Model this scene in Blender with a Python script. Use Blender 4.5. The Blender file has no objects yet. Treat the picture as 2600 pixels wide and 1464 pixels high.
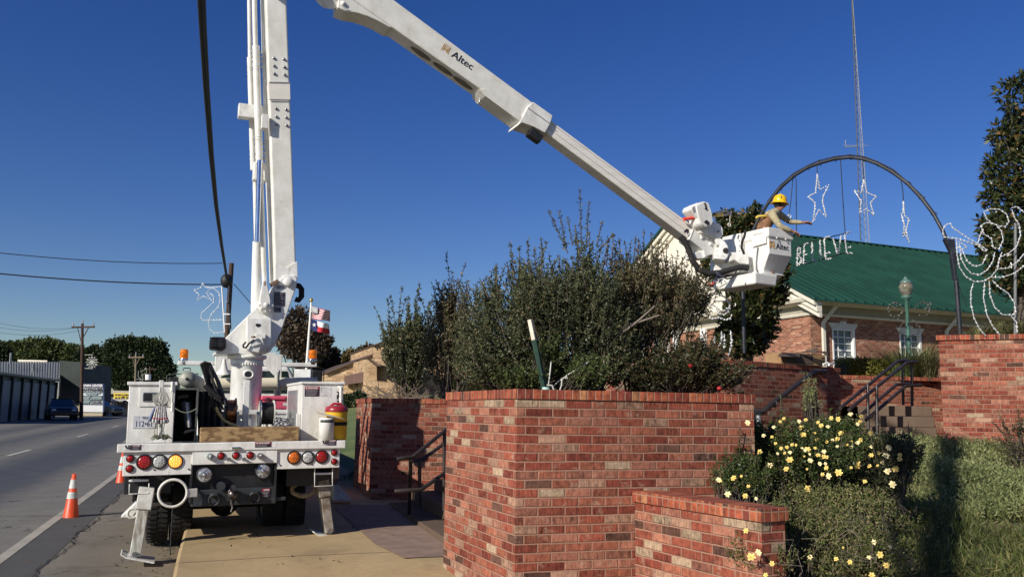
import bpy, math, random
import numpy as np
from mathutils import Vector, Matrix
R = math.radians
random.seed(7); RNG = np.random.default_rng(11)
scene = bpy.context.scene
C = scene.collection

# ---------------------------------------------------------------- camera
FPX = 2171.0; CX = 1300.0; CY = 732.0            # photo is 2600 x 1464
PITCH, ROLL = R(8.2), R(0.86)
EYE = Vector((0, 0, 1.62))
_F = Vector((0, math.cos(PITCH), math.sin(PITCH)))
_R0 = Vector((1, 0, 0)); _U0 = Vector((0, -math.sin(PITCH), math.cos(PITCH)))
_R = _R0 * math.cos(ROLL) + _U0 * math.sin(ROLL)
_U = -_R0 * math.sin(ROLL) + _U0 * math.cos(ROLL)
cd = bpy.data.cameras.new('camera'); cam = bpy.data.objects.new('camera', cd); C.objects.link(cam)
cd.sensor_width = 36.0; cd.lens = FPX / 2600 * 36.0; cd.clip_start = 0.05; cd.clip_end = 3000
cam.matrix_world = Matrix(((_R.x, _U.x, -_F.x, EYE.x), (_R.y, _U.y, -_F.y, EYE.y), (_R.z, _U.z, -_F.z, EYE.z), (0, 0, 0, 1)))
scene.camera = cam
# ---------------------------------------------------------------- sky, sun, exposure
SUN_AZ, SUN_EL = R(42), R(28)                    # light travels towards +y turned AZ to the right
w = bpy.data.worlds.new("World"); scene.world = w; w.use_nodes = True
nt = w.node_tree; bg = nt.nodes['Background']
sky = nt.nodes.new('ShaderNodeTexSky'); sky.sky_type = 'NISHITA'; sky.sun_disc = False
sky.sun_elevation = SUN_EL; sky.sun_rotation = SUN_AZ + math.pi
sky.air_density = 1.0; sky.dust_density = 0.35; sky.ozone_density = 4.0; sky.altitude = 0
hs = nt.nodes.new('ShaderNodeHueSaturation'); hs.inputs['Saturation'].default_value = 1.28; hs.inputs['Hue'].default_value = .522; hs.inputs['Value'].default_value = 1.06
nt.links.new(sky.outputs[0], hs.inputs['Color']); nt.links.new(hs.outputs[0], bg.inputs[0]); bg.inputs[1].default_value = 0.072
ld = bpy.data.lights.new('sun', 'SUN'); ld.energy = 4.7; ld.angle = R(0.5); ld.color = (1.0, 0.93, 0.83)
sun = bpy.data.objects.new('sun', ld); C.objects.link(sun)
SD = Vector((math.sin(SUN_AZ) * math.cos(SUN_EL), math.cos(SUN_AZ) * math.cos(SUN_EL), -math.sin(SUN_EL)))
sun.rotation_euler = SD.to_track_quat('-Z', 'Y').to_euler()
scene.view_settings.view_transform = 'Standard'; scene.view_settings.look = 'None'
scene.view_settings.gamma = 1.0; scene.view_settings.exposure = 0.2

# ---------------------------------------------------------------- picture measurements -> world
CR = {'A': (280, 860, 2.5), 'B': (480, 540, 3.152), 'C': (1640, 460, 4.264), 'E': (0, 600, 2.9), 'F': (780, 740, 2.072),
      'G': (560, 0, 2.59), 'H': (1880, 640, 2.9), 'I': (1880, 300, 2.589), 'J': (1780, 1000, 3.124), 'K': (1100, 950, 2.821),
      'L': (940, 460, 2.5896), 'M': (830, 0, 3.815), 'N': (0, 1100, 3.983), 'O': (320, 940, 7.25), 'Q': (580, 940, 7.25),
      'T': (1560, 560, 3.918), 'U': (340, 1200, 4.6), 'S': (0, 0, 1.0)}
def px(c, x, y):
    o = CR[c]; return (o[0] + x / o[2], o[1] + y / o[2])
def ray(p): return _F + _R * ((p[0] - CX) / FPX) - _U * ((p[1] - CY) / FPX)
def W(c, x, y, Y):
    r = ray(px(c, x, y)); return EYE + r * (Y / r.y)
def WZ(c, x, y, z):
    r = ray(px(c, x, y)); return EYE + r * ((z - EYE.z) / r.z)
def WPL(c, x, y, p0, n):                         # on a plane
    r = ray(px(c, x, y)); return EYE + r * ((p0 - EYE).dot(n) / r.dot(n))

# ---------------------------------------------------------------- materials
MATS = {}
def newmat(name):
    m = bpy.data.materials.new(name); m.use_nodes = True; return m, m.node_tree, m.node_tree.nodes['Principled BSDF']
def nd(t, k, **kw):
    n = t.nodes.new(k)
    for a, b in kw.items():
        if a.startswith('i_'): n.inputs[int(a[2:]) if a[2:].isdigit() else a[2:]].default_value = b
        else: setattr(n, a, b)
    return n
def ramp(t, stops, interp='LINEAR'):
    n = t.nodes.new('ShaderNodeValToRGB'); n.color_ramp.interpolation = interp; e = n.color_ramp.elements
    while len(e) < len(stops): e.new(0.5)
    for i, (p, c) in enumerate(stops):
        e[i].position = p; e[i].color = (*c, 1) if len(c) == 3 else c
    return n
def mixc(t, f, a, b, mode='MIX'):
    n = t.nodes.new('ShaderNodeMix'); n.data_type = 'RGBA'; n.blend_type = mode
    for s, v in ((0, f), (6, a), (7, b)):
        if hasattr(v, 'links') or isinstance(v, bpy.types.NodeSocket): t.links.new(v, n.inputs[s])
        else: n.inputs[s].default_value = v if s == 0 else (*v, 1)
    return n.outputs[2]
def math_(t, op, a, b=None, c=None):
    n = t.nodes.new('ShaderNodeMath'); n.operation = op
    for i, v in enumerate((a, b, c)):
        if v is None: continue
        if isinstance(v, bpy.types.NodeSocket): t.links.new(v, n.inputs[i])
        else: n.inputs[i].default_value = v
    return n.outputs[0]
def coords(t, kind='Object', scale=(1, 1, 1)):
    tc = t.nodes.new('ShaderNodeTexCoord'); mp = t.nodes.new('ShaderNodeMapping'); mp.inputs['Scale'].default_value = scale
    t.links.new(tc.outputs[kind], mp.inputs[0]); return mp.outputs[0]
def noise(t, vec, scale, detail=4, rough=0.6):
    n = t.nodes.new('ShaderNodeTexNoise'); n.inputs['Scale'].default_value = scale; n.inputs['Detail'].default_value = detail
    n.inputs['Roughness'].default_value = rough; t.links.new(vec, n.inputs['Vector']); return n.outputs['Fac']
def bump(t, b, h, strength, dist=0.01):
    n = t.nodes.new('ShaderNodeBump'); n.inputs['Strength'].default_value = strength; n.inputs['Distance'].default_value = dist
    t.links.new(h, n.inputs['Height']); t.links.new(n.outputs[0], b.inputs['Normal'])
def M(name, col=(.5, .5, .5), rough=.6, metal=0, var=.12, vs=6.0, bmp=0, col2=None, emit=None, es=0, trans=0, alpha=None, streak=None, spec=None, coat=0, grime=0):
    if name in MATS: return MATS[name]
    m, t, b = newmat(name); v = coords(t, 'Object', streak or (1, 1, 1))
    f = noise(t, v, vs, 6)
    c2 = col2 or tuple(c * (1 - var * 2.2) for c in col)
    rp = ramp(t, [(.36, c2), (.62, col)]); t.links.new(f, rp.inputs[0]); t.links.new(rp.outputs[0], b.inputs['Base Color'])
    if grime:
        g1 = noise(t, coords(t, 'Object', (7, 7, 1.1)), 1.6, 6, .7); gr = ramp(t, [(.52, (0, 0, 0)), (.74, (1, 1, 1))]); t.links.new(g1, gr.inputs[0])
        g2 = noise(t, coords(t, 'Object'), 26, 3, .6); g3 = ramp(t, [(.64, (0, 0, 0)), (.70, (1, 1, 1))]); t.links.new(g2, g3.inputs[0])
        cc = mixc(t, math_(t, 'MULTIPLY', gr.outputs[0], grime), rp.outputs[0], (.30, .25, .18)); cc = mixc(t, math_(t, 'MULTIPLY', g3.outputs[0], grime * .9), cc, (.16, .13, .10)); t.links.new(cc, b.inputs['Base Color'])
    b.inputs['Roughness'].default_value = rough; b.inputs['Metallic'].default_value = metal
    if spec is not None: b.inputs['Specular IOR Level'].default_value = spec
    if coat: b.inputs['Coat Weight'].default_value = coat
    if bmp: bump(t, b, noise(t, v, vs * 8, 3), bmp, .005)
    if emit: b.inputs['Emission Color'].default_value = (*emit, 1); b.inputs['Emission Strength'].default_value = es
    if trans: b.inputs['Transmission Weight'].default_value = trans; b.inputs['IOR'].default_value = 1.3
    MATS[name] = m; return m
def glass_mat(name, col=(.02, .03, .035), rough=.06):
    if name in MATS: return MATS[name]
    m, t, b = newmat(name); b.inputs['Base Color'].default_value = (*col, 1); b.inputs['Roughness'].default_value = rough
    b.inputs['Specular IOR Level'].default_value = .8; MATS[name] = m; return m
def brick_mat(name, bw, bh, mort, tones, mortar=(.40, .23, .16), stagger=True, cut=1.0, eff=.5, seed=0.0, bstr=.6):
    if name in MATS: return MATS[name]
    m, t, b = newmat(name); L = t.links
    uv = t.nodes.new('ShaderNodeUVMap'); sp = t.nodes.new('ShaderNodeSeparateXYZ'); L.new(uv.outputs[0], sp.inputs[0])
    wob = noise(t, uv.outputs[0], 3.0, 2); wv = math_(t, 'MULTIPLY', math_(t, 'SUBTRACT', wob, .5), .012)
    u0, v0 = math_(t, 'ADD', sp.outputs[0], wv), math_(t, 'ADD', sp.outputs[1], wv)
    v = math_(t, 'DIVIDE', v0, bh); row = math_(t, 'FLOOR', v); fv = math_(t, 'FRACT', v)
    off = math_(t, 'MULTIPLY', math_(t, 'FRACT', math_(t, 'MULTIPLY', row, .5)), 1.0 if stagger else 0.0)
    u = math_(t, 'ADD', math_(t, 'DIVIDE', u0, bw), off); col = math_(t, 'FLOOR', u); fu = math_(t, 'FRACT', u)
    du = math_(t, 'MULTIPLY', math_(t, 'MINIMUM', fu, math_(t, 'SUBTRACT', 1.0, fu)), bw)
    dv = math_(t, 'MULTIPLY', math_(t, 'MINIMUM', fv, math_(t, 'SUBTRACT', 1.0, fv)), bh)
    d = math_(t, 'MINIMUM', du, dv)
    ns = noise(t, uv.outputs[0], 60, 3); d2 = math_(t, 'ADD', d, math_(t, 'MULTIPLY', math_(t, 'SUBTRACT', ns, .5), .007))
    mask = nd(t, 'ShaderNodeMapRange'); L.new(d2, mask.inputs[0]); mask.inputs[1].default_value = mort * .35; mask.inputs[2].default_value = mort * .75
    cb = nd(t, 'ShaderNodeCombineXYZ'); L.new(col, cb.inputs[0]); L.new(row, cb.inputs[1]); cb.inputs[2].default_value = seed
    wn = nd(t, 'ShaderNodeTexWhiteNoise', noise_dimensions='3D'); L.new(cb.outputs[0], wn.inputs[0])
    tr = ramp(t, tones, 'CONSTANT'); L.new(wn.outputs['Value'], tr.inputs[0])
    sc = nd(t, 'ShaderNodeSeparateColor'); L.new(wn.outputs['Color'], sc.inputs[0])
    mp = nd(t, 'ShaderNodeMapping'); mp.inputs['Scale'].default_value = (70 * cut, 9, 1); L.new(uv.outputs[0], mp.inputs[0])
    st = noise(t, mp.outputs[0], 1.0, 3)
    mot = noise(t, uv.outputs[0], 22, 5)
    val = math_(t, 'ADD', math_(t, 'MULTIPLY', st, 1.9), math_(t, 'ADD', math_(t, 'MULTIPLY', mot, 1.7), math_(t, 'MULTIPLY', sc.outputs[1], .45)))
    val = math_(t, 'MAXIMUM', math_(t, 'SUBTRACT', val, 1.10), .25)
    vc = nd(t, 'ShaderNodeCombineColor'); [L.new(val, vc.inputs[i]) for i in range(3)]
    c1 = mixc(t, 1.0, tr.outputs[0], vc.outputs[0], 'MULTIPLY')
    wf = noise(t, uv.outputs[0], 9, 5, .7); wr = ramp(t, [(.56, (0, 0, 0)), (.72, (1, 1, 1))]); L.new(wf, wr.inputs[0])
    wm = math_(t, 'MULTIPLY', math_(t, 'MULTIPLY', wr.outputs[0], math_(t, 'GREATER_THAN', sc.outputs[2], .45)), eff)
    c1 = mixc(t, wm, c1, (.46, .34, .25))
    big = noise(t, uv.outputs[0], .9, 4); br = ramp(t, [(.3, (.78, .76, .74)), (.65, (1.06, 1.04, 1.0))]); L.new(big, br.inputs[0])
    mo = mixc(t, noise(t, uv.outputs[0], 30, 3), tuple(c * .7 for c in mortar), mortar)
    c2 = mixc(t, mask.outputs[0], mo, c1); c3 = mixc(t, 1.0, c2, br.outputs[0], 'MULTIPLY')
    L.new(c3, b.inputs['Base Color']); b.inputs['Roughness'].default_value = .88; b.inputs['Specular IOR Level'].default_value = .25
    h = math_(t, 'ADD', math_(t, 'MULTIPLY', mask.outputs[0], 1.0), math_(t, 'ADD', math_(t, 'MULTIPLY', st, .25), math_(t, 'MULTIPLY', sc.outputs[0], .35)))
    bump(t, b, h, bstr, .008)
    MATS[name] = m; return m
def leaf_mat(name, stops, rough=.55, trans=.25):
    if name in MATS: return MATS[name]
    m, t, b = newmat(name)
    uv = t.nodes.new('ShaderNodeUVMap'); wn = nd(t, 'ShaderNodeTexWhiteNoise', noise_dimensions='2D'); t.links.new(uv.outputs[0], wn.inputs[0])
    rp = ramp(t, stops); t.links.new(wn.outputs['Value'], rp.inputs[0])
    v = coords(t, 'Object'); f = noise(t, v, 1.6, 3); r2 = ramp(t, [(.35, (.7, .72, .65)), (.65, (1.15, 1.1, 1.05))]); t.links.new(f, r2.inputs[0])
    c = mixc(t, 1.0, rp.outputs[0], r2.outputs[0], 'MULTIPLY')
    t.links.new(c, b.inputs['Base Color']); b.inputs['Roughness'].default_value = rough; b.inputs['Specular IOR Level'].default_value = .35
    if trans:
        tl = t.nodes.new('ShaderNodeBsdfTranslucent'); t.links.new(c, tl.inputs[0]); mx = t.nodes.new('ShaderNodeMixShader'); mx.inputs[0].default_value = trans
        out = t.nodes['Material Output']; t.links.new(b.outputs[0], mx.inputs[1]); t.links.new(tl.outputs[0], mx.inputs[2]); t.links.new(mx.outputs[0], out.inputs[0])
    MATS[name] = m; return m

# ---------------------------------------------------------------- object helpers
ORG = {}
def meta(o, label=None, cat=None, group=None, kind=None):
    if label: o['label'] = label
    if cat: o['category'] = cat
    if group: o['group'] = group
    if kind: o['kind'] = kind
    return o
def thing(name, loc, label, cat, group=None):
    o = bpy.data.objects.new(name, None); o.empty_display_size = .2; C.objects.link(o); o.location = loc; ORG[o.name] = Vector(loc)
    return meta(o, label, cat, group)
class MB:
    def __init__(s): s.v = []; s.f = []; s.uv = {}; s.sm = set(); s.X = None
    def add(s, vs, fs, smooth=False, uvs=None):
        n = len(s.v)
        for p in vs:
            p = Vector(p); s.v.append(tuple(s.X @ p if s.X else p))
        for k, f in enumerate(fs):
            if smooth: s.sm.add(len(s.f))
            if uvs: s.uv[len(s.f)] = uvs[k]
            s.f.append([n + i for i in f])
        return s
    def hexa(s, b):   # 8 points: bottom 4 ccw, top 4 ccw
        return s.add(b, [(0, 3, 2, 1), (4, 5, 6, 7), (0, 1, 5, 4), (1, 2, 6, 5), (2, 3, 7, 6), (3, 0, 4, 7)])
    def box(s, a, b):
        x0, x1 = sorted((a[0], b[0])); y0, y1 = sorted((a[1], b[1])); z0, z1 = sorted((a[2], b[2]))
        return s.hexa([(x0, y0, z0), (x1, y0, z0), (x1, y1, z0), (x0, y1, z0), (x0, y0, z1), (x1, y0, z1), (x1, y1, z1), (x0, y1, z1)])
    def bar(s, p, q, w_, h_, up=(0, 0, 1), w2=None, h2=None):
        p, q = Vector(p), Vector(q); d = (q - p).normalized(); u = Vector(up)
        if abs(d.dot(u)) > .98: u = Vector((0, 1, 0))
        sx = d.cross(u).normalized(); sz = sx.cross(d).normalized(); w2 = w2 or w_; h2 = h2 or h_
        A = [p + sx * a * w_ / 2 + sz * b * h_ / 2 for a, b in ((-1, -1), (1, -1), (1, 1), (-1, 1))]
        B = [q + sx * a * w2 / 2 + sz * b * h2 / 2 for a, b in ((-1, -1), (1, -1), (1, 1), (-1, 1))]
        return s.add(A + B, [(0, 1, 2, 3), (7, 6, 5, 4), (0, 4, 5, 1), (1, 5, 6, 2), (2, 6, 7, 3), (3, 7, 4, 0)])
    def cyl(s, p, q, r, r2=None, n=16, cap=True):
        p, q = Vector(p), Vector(q); r2 = r if r2 is None else r2; d = (q - p).normalized()
        u = Vector((0, 0, 1)) if abs(d.z) < .9 else Vector((1, 0, 0)); a = d.cross(u).normalized(); b = d.cross(a)
        vs = [p + (a * math.cos(2 * math.pi * i / n) + b * math.sin(2 * math.pi * i / n)) * r for i in range(n)]
        vs += [q + (a * math.cos(2 * math.pi * i / n) + b * math.sin(2 * math.pi * i / n)) * r2 for i in range(n)]
        s.add(vs, [(i, i + n, (i + 1) % n + n, (i + 1) % n) for i in range(n)], True)
        if cap: s.add(vs, [tuple(range(n)), tuple(range(2 * n - 1, n - 1, -1))])
        return s
    def tube(s, pts, r, n=8, closed=False, taper=None):
        P = [Vector(p) for p in pts]; m = len(P); rings = []; prev = None
        for i in range(m):
            if closed: d = P[(i + 1) % m] - P[i - 1]
            else: d = P[min(i + 1, m - 1)] - P[max(i - 1, 0)]
            d = d.normalized() if d.length > 1e-9 else Vector((0, 0, 1))
            if prev is None:
                u = Vector((0, 0, 1)) if abs(d.z) < .9 else Vector((1, 0, 0)); a = d.cross(u).normalized()
            else: a = (prev - d * prev.dot(d)); a = a.normalized() if a.length > 1e-6 else prev
            prev = a; b = d.cross(a); rr = r if not taper else r + (taper - r) * i / (m - 1)
            if isinstance(r, (list, tuple)): rr = r[i]
            rings.append([P[i] + (a * math.cos(2 * math.pi * k / n) + b * math.sin(2 * math.pi * k / n)) * rr for k in range(n)])
        vs = [v for g in rings for v in g]; fs = []
        for i in range(m if closed else m - 1):
            j = (i + 1) % m
            for k in range(n): fs.append((i * n + k, i * n + (k + 1) % n, j * n + (k + 1) % n, j * n + k))
        s.add(vs, fs, True)
        if not closed: s.add(vs, [tuple(range(n - 1, -1, -1)), tuple(range((m - 1) * n, m * n))])
        return s
    def lathe(s, prof, o, ax=(0, 0, 1), n=24, sx=1.0):
        o = Vector(o); ax = Vector(ax).normalized(); u = Vector((1, 0, 0)) if abs(ax.x) < .9 else Vector((0, 1, 0)); a = (u - ax * u.dot(ax)).normalized(); b = ax.cross(a)
        vs = []; m = len(prof)
        for r, h in prof:
            for k in range(n): vs.append(o + ax * h + (a * math.cos(2 * math.pi * k / n) * sx + b * math.sin(2 * math.pi * k / n)) * max(r, 1e-4))
        fs = [(i * n + k, i * n + (k + 1) % n, (i + 1) * n + (k + 1) % n, (i + 1) * n + k) for i in range(m - 1) for k in range(n)]
        return s.add(vs, fs, True)
    def ball(s, c, r, n=12, sc=(1, 1, 1)):
        c = Vector(c); vs = []; m = n // 2
        for i in range(m + 1):
            th = math.pi * i / m
            for k in range(n): vs.append(c + Vector((math.sin(th) * math.cos(2 * math.pi * k / n) * sc[0], math.sin(th) * math.sin(2 * math.pi * k / n) * sc[1], math.cos(th) * sc[2])) * r)
        return s.add(vs, [(i * n + k, (i + 1) * n + k, (i + 1) * n + (k + 1) % n, i * n + (k + 1) % n) for i in range(m) for k in range(n)], True)
    def prism(s, poly, off):   # poly: 3d points, extruded by vector
        n = len(poly); P = [Vector(p) for p in poly]; off = Vector(off)
        nrm = Vector((0, 0, 0))
        for i in range(n): nrm += (P[i] - P[0]).cross(P[(i + 1) % n] - P[0])
        if nrm.dot(off) > 0: P = P[::-1]
        Q = [p + off for p in P]
        return s.add(P + Q, [tuple(range(n)), tuple(range(2 * n - 1, n - 1, -1))] + [(i, i + n, (i + 1) % n + n, (i + 1) % n) for i in range(n)])
    def build(s, name, mat, parent=None, bevel=0, uvbox=False, label=None, kind=None, seg=2):
        me = bpy.data.meshes.new(name); V = [Vector(v) for v in s.v]
        if parent is not None: org = ORG[parent.name]
        else:
            xs = [v.x for v in V]; ys = [v.y for v in V]; org = Vector(((min(xs) + max(xs)) / 2, (min(ys) + max(ys)) / 2, min(v.z for v in V)))
        me.from_pydata([v - org for v in V], [], s.f); me.materials.append(mat)
        if s.sm:
            fl = [i in s.sm for i in range(len(s.f))]; me.polygons.foreach_set('use_smooth', fl)
        if s.uv or uvbox:
            ul = me.uv_layers.new(name='UVMap')
            for p in me.polygons:
                if p.index in s.uv:
                    for li, uvv in zip(p.loop_indices, s.uv[p.index]): ul.data[li].uv = uvv
                else:
                    n = p.normal
                    for li in p.loop_indices:
                        v = V[me.loops[li].vertex_index]
                        if abs(n.z) > .7: ul.data[li].uv = (v.x, v.y)
                        else:
                            tx, ty = -n.y, n.x; l = math.hypot(tx, ty) or 1; ul.data[li].uv = ((v.x * tx + v.y * ty) / l, v.z)
        o = bpy.data.objects.new(name, me); C.objects.link(o)
        if parent is not None: o.parent = parent; ORG[o.name] = org
        else: o.location = org; ORG[o.name] = org
        if bevel:
            b = o.modifiers.new('b', 'BEVEL'); b.width = bevel; b.segments = seg; b.limit_method = 'ANGLE'; b.angle_limit = R(40); b.harden_normals = False
        return meta(o, label=label, kind=kind)
def copy_tree(o, parent=None):
    c = o.copy(); C.objects.link(c); ORG[c.name] = ORG[o.name]
    if parent: c.parent = parent
    for ch in list(o.children): copy_tree(ch, c)
    return c
_fonts = {}
def text(s_, size, o, xd, yd, mat, parent, name, depth=.002, bold=0, width=None, shear=0, ORGZ=None):
    cu = bpy.data.curves.new('t', 'FONT'); cu.body = s_; cu.size = size; cu.extrude = depth; cu.offset = bold; cu.resolution_u = 3; cu.shear = shear
    to = bpy.data.objects.new('t', cu); C.objects.link(to); dg = bpy.context.evaluated_depsgraph_get(); me = bpy.data.meshes.new_from_object(to.evaluated_get(dg))
    bpy.data.objects.remove(to); bpy.data.curves.remove(cu)
    xd = Vector(xd).normalized(); yd = Vector(yd); yd = (yd - xd * yd.dot(xd)).normalized(); zd = xd.cross(yd)
    wd = max((v.co.x for v in me.vertices), default=1); k = 1 if not width else width / wd
    org = ORG[parent.name]
    for v in me.vertices: v.co = Vector(o) + xd * v.co.x * k + yd * v.co.y + zd * v.co.z - org
    me.materials.clear(); me.materials.append(mat); ob = bpy.data.objects.new(name, me); me.name = name; C.objects.link(ob); ob.parent = parent; ORG[ob.name] = org
    return ob
# ---- leaves: numpy quads
def rand_rot(n, up=0.0):
    a = RNG.normal(size=(n, 3)); a /= np.linalg.norm(a, axis=1)[:, None]
    b = RNG.normal(size=(n, 3)); b[:, 2] += up; b -= a * (a * b).sum(1)[:, None]; b /= np.linalg.norm(b, axis=1)[:, None]
    return a, b
def leaves(name, P, size, mat, parent=None, aspect=.45, dirs=None, kind=None, svar=.5, extra=None):
    P = np.asarray(P, float); n = len(P)
    if n == 0: return None
    a, b = rand_rot(n)
    if dirs is not None:
        b = np.asarray(dirs, float) + RNG.normal(size=(n, 3)) * .55; b /= np.linalg.norm(b, axis=1)[:, None] + 1e-9
        a = RNG.normal(size=(n, 3)); a -= b * (a * b).sum(1)[:, None]; a /= np.linalg.norm(a, axis=1)[:, None] + 1e-9
    s = (np.asarray(size) * (1 - svar / 2 + svar * RNG.random(n)))[:, None] if np.ndim(size) else (size * (1 - svar / 2 + svar * RNG.random(n)))[:, None]
    l = b * s; w_ = a * s * aspect
    V = np.stack([P, P + l * .45 + w_ * .5, P + l, P + l * .45 - w_ * .5], 1)
    org = np.array(ORG[parent.name]) if parent is not None else np.array([P[:, 0].mean(), P[:, 1].mean(), P[:, 2].min()])
    V = (V - org).reshape(-1, 3).astype(np.float32)
    me = bpy.data.meshes.new(name); me.vertices.add(4 * n); me.vertices.foreach_set('co', V.ravel())
    me.loops.add(4 * n); me.loops.foreach_set('vertex_index', np.arange(4 * n, dtype=np.int32))
    me.polygons.add(n); me.polygons.foreach_set('loop_start', np.arange(0, 4 * n, 4, dtype=np.int32)); me.polygons.foreach_set('loop_total', np.full(n, 4, dtype=np.int32))
    uv = np.repeat(RNG.random((n, 2)), 4, axis=0).astype(np.float32); ul = me.uv_layers.new(name='UVMap'); ul.data.foreach_set('uv', uv.ravel())
    me.update(calc_edges=True); me.materials.append(mat)
    o = bpy.data.objects.new(name, me); C.objects.link(o)
    if parent is not None: o.parent = parent; ORG[o.name] = ORG[parent.name]
    else: o.location = Vector(org); ORG[o.name] = Vector(org)
    return meta(o, kind=kind)
def lump_pts(lumps, n, shell=.55):
    L = np.array([(*c, r, z) for c, r, z in lumps]); wt = L[:, 3] ** 2; wt /= wt.sum(); k = RNG.choice(len(L), n, p=wt)
    d = RNG.normal(size=(n, 3)); d /= np.linalg.norm(d, axis=1)[:, None]
    rr = L[k, 3] * (shell + (1 - shell) * RNG.random(n) ** .6) * (1 + .12 * RNG.normal(size=n))
    P = L[k, :3] + d * rr[:, None] * np.stack([np.ones(n), np.ones(n), L[k, 4]], 1)
    return P, d
def branch(mb, p, q, r0, r1, bend=.1, n=6):
    p, q = Vector(p), Vector(q); L = (q - p).length; o = Vector([random.uniform(-1, 1) * bend * L for _ in range(3)])
    pts = [p.lerp(q, i / (n - 1)) + o * math.sin(math.pi * i / (n - 1)) for i in range(n)]
    mb.tube(pts, [r0 + (r1 - r0) * i / (n - 1) for i in range(n)], 7); return pts
# ================================================================ SETTING
def gz(x, y): return max(0.0, min(.72, .0115 * (y - 8)))
TA = R(18.5); TD = Vector((-math.sin(TA), math.cos(TA), 0)); SDR = Vector((math.cos(TA), math.sin(TA), 0))
K0 = WZ('S', 448, 1440, .1); K0.z = 0
def ST(s, t): return K0 + SDR * s + TD * t
def st(p): d = Vector((p[0], p[1], 0)) - K0; return d.dot(SDR), d.dot(TD)
def slabz(x, y): return max(gz(x, y) + .03, .22 - .09 * max(0, 8.4 - y) + .0115 * max(0, y - 8.4))
def sheet(name, s0, s1, t0, t1, ns, n, zf, mat, kind='structure', tpow=1.0):
    mb = MB(); vs = []; uv = []
    for j in range(n + 1):
        t = t0 + (t1 - t0) * (j / n) ** tpow
        for i in range(ns + 1):
            s = s0 + (s1 - s0) * i / ns; p = ST(s, t); vs.append((p.x, p.y, zf(p.x, p.y))); uv.append((s, t))
    fs = [(j * (ns + 1) + i, j * (ns + 1) + i + 1, (j + 1) * (ns + 1) + i + 1, (j + 1) * (ns + 1) + i) for j in range(n) for i in range(ns)]
    mb.add(vs, fs, uvs=[[uv[i] for i in f] for f in fs]); o = mb.build(name, mat); meta(o, kind=kind); return o
def grid(name, x0, x1, y0, y1, nx, ny, zf, mat, kind='structure'):
    mb = MB(); vs = [(x0 + (x1 - x0) * i / nx, y0 + (y1 - y0) * j / ny, zf(x0 + (x1 - x0) * i / nx, y0 + (y1 - y0) * j / ny)) for j in range(ny + 1) for i in range(nx + 1)]
    mb.add(vs, [(j * (nx + 1) + i, j * (nx + 1) + i + 1, (j + 1) * (nx + 1) + i + 1, (j + 1) * (nx + 1) + i) for j in range(ny) for i in range(nx)], True)
    o = mb.build(name, mat); meta(o, kind=kind); return o
def ground_mat(name, cols, scale=1.5, fine=60, rough=.95, bstr=.4):
    if name in MATS: return MATS[name]
    m, t, b = newmat(name); v = coords(t, 'Object')
    a = noise(t, v, scale, 6); f = noise(t, v, fine, 3); s_ = math_(t, 'ADD', math_(t, 'MULTIPLY', a, .6), math_(t, 'MULTIPLY', f, .4))
    rp = ramp(t, [(.36, cols[0]), (.5, cols[1]), (.64, cols[2])]); t.links.new(s_, rp.inputs[0]); t.links.new(rp.outputs[0], b.inputs['Base Color'])
    b.inputs['Roughness'].default_value = rough; bump(t, b, f, bstr, .01); MATS[name] = m; return m
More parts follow.
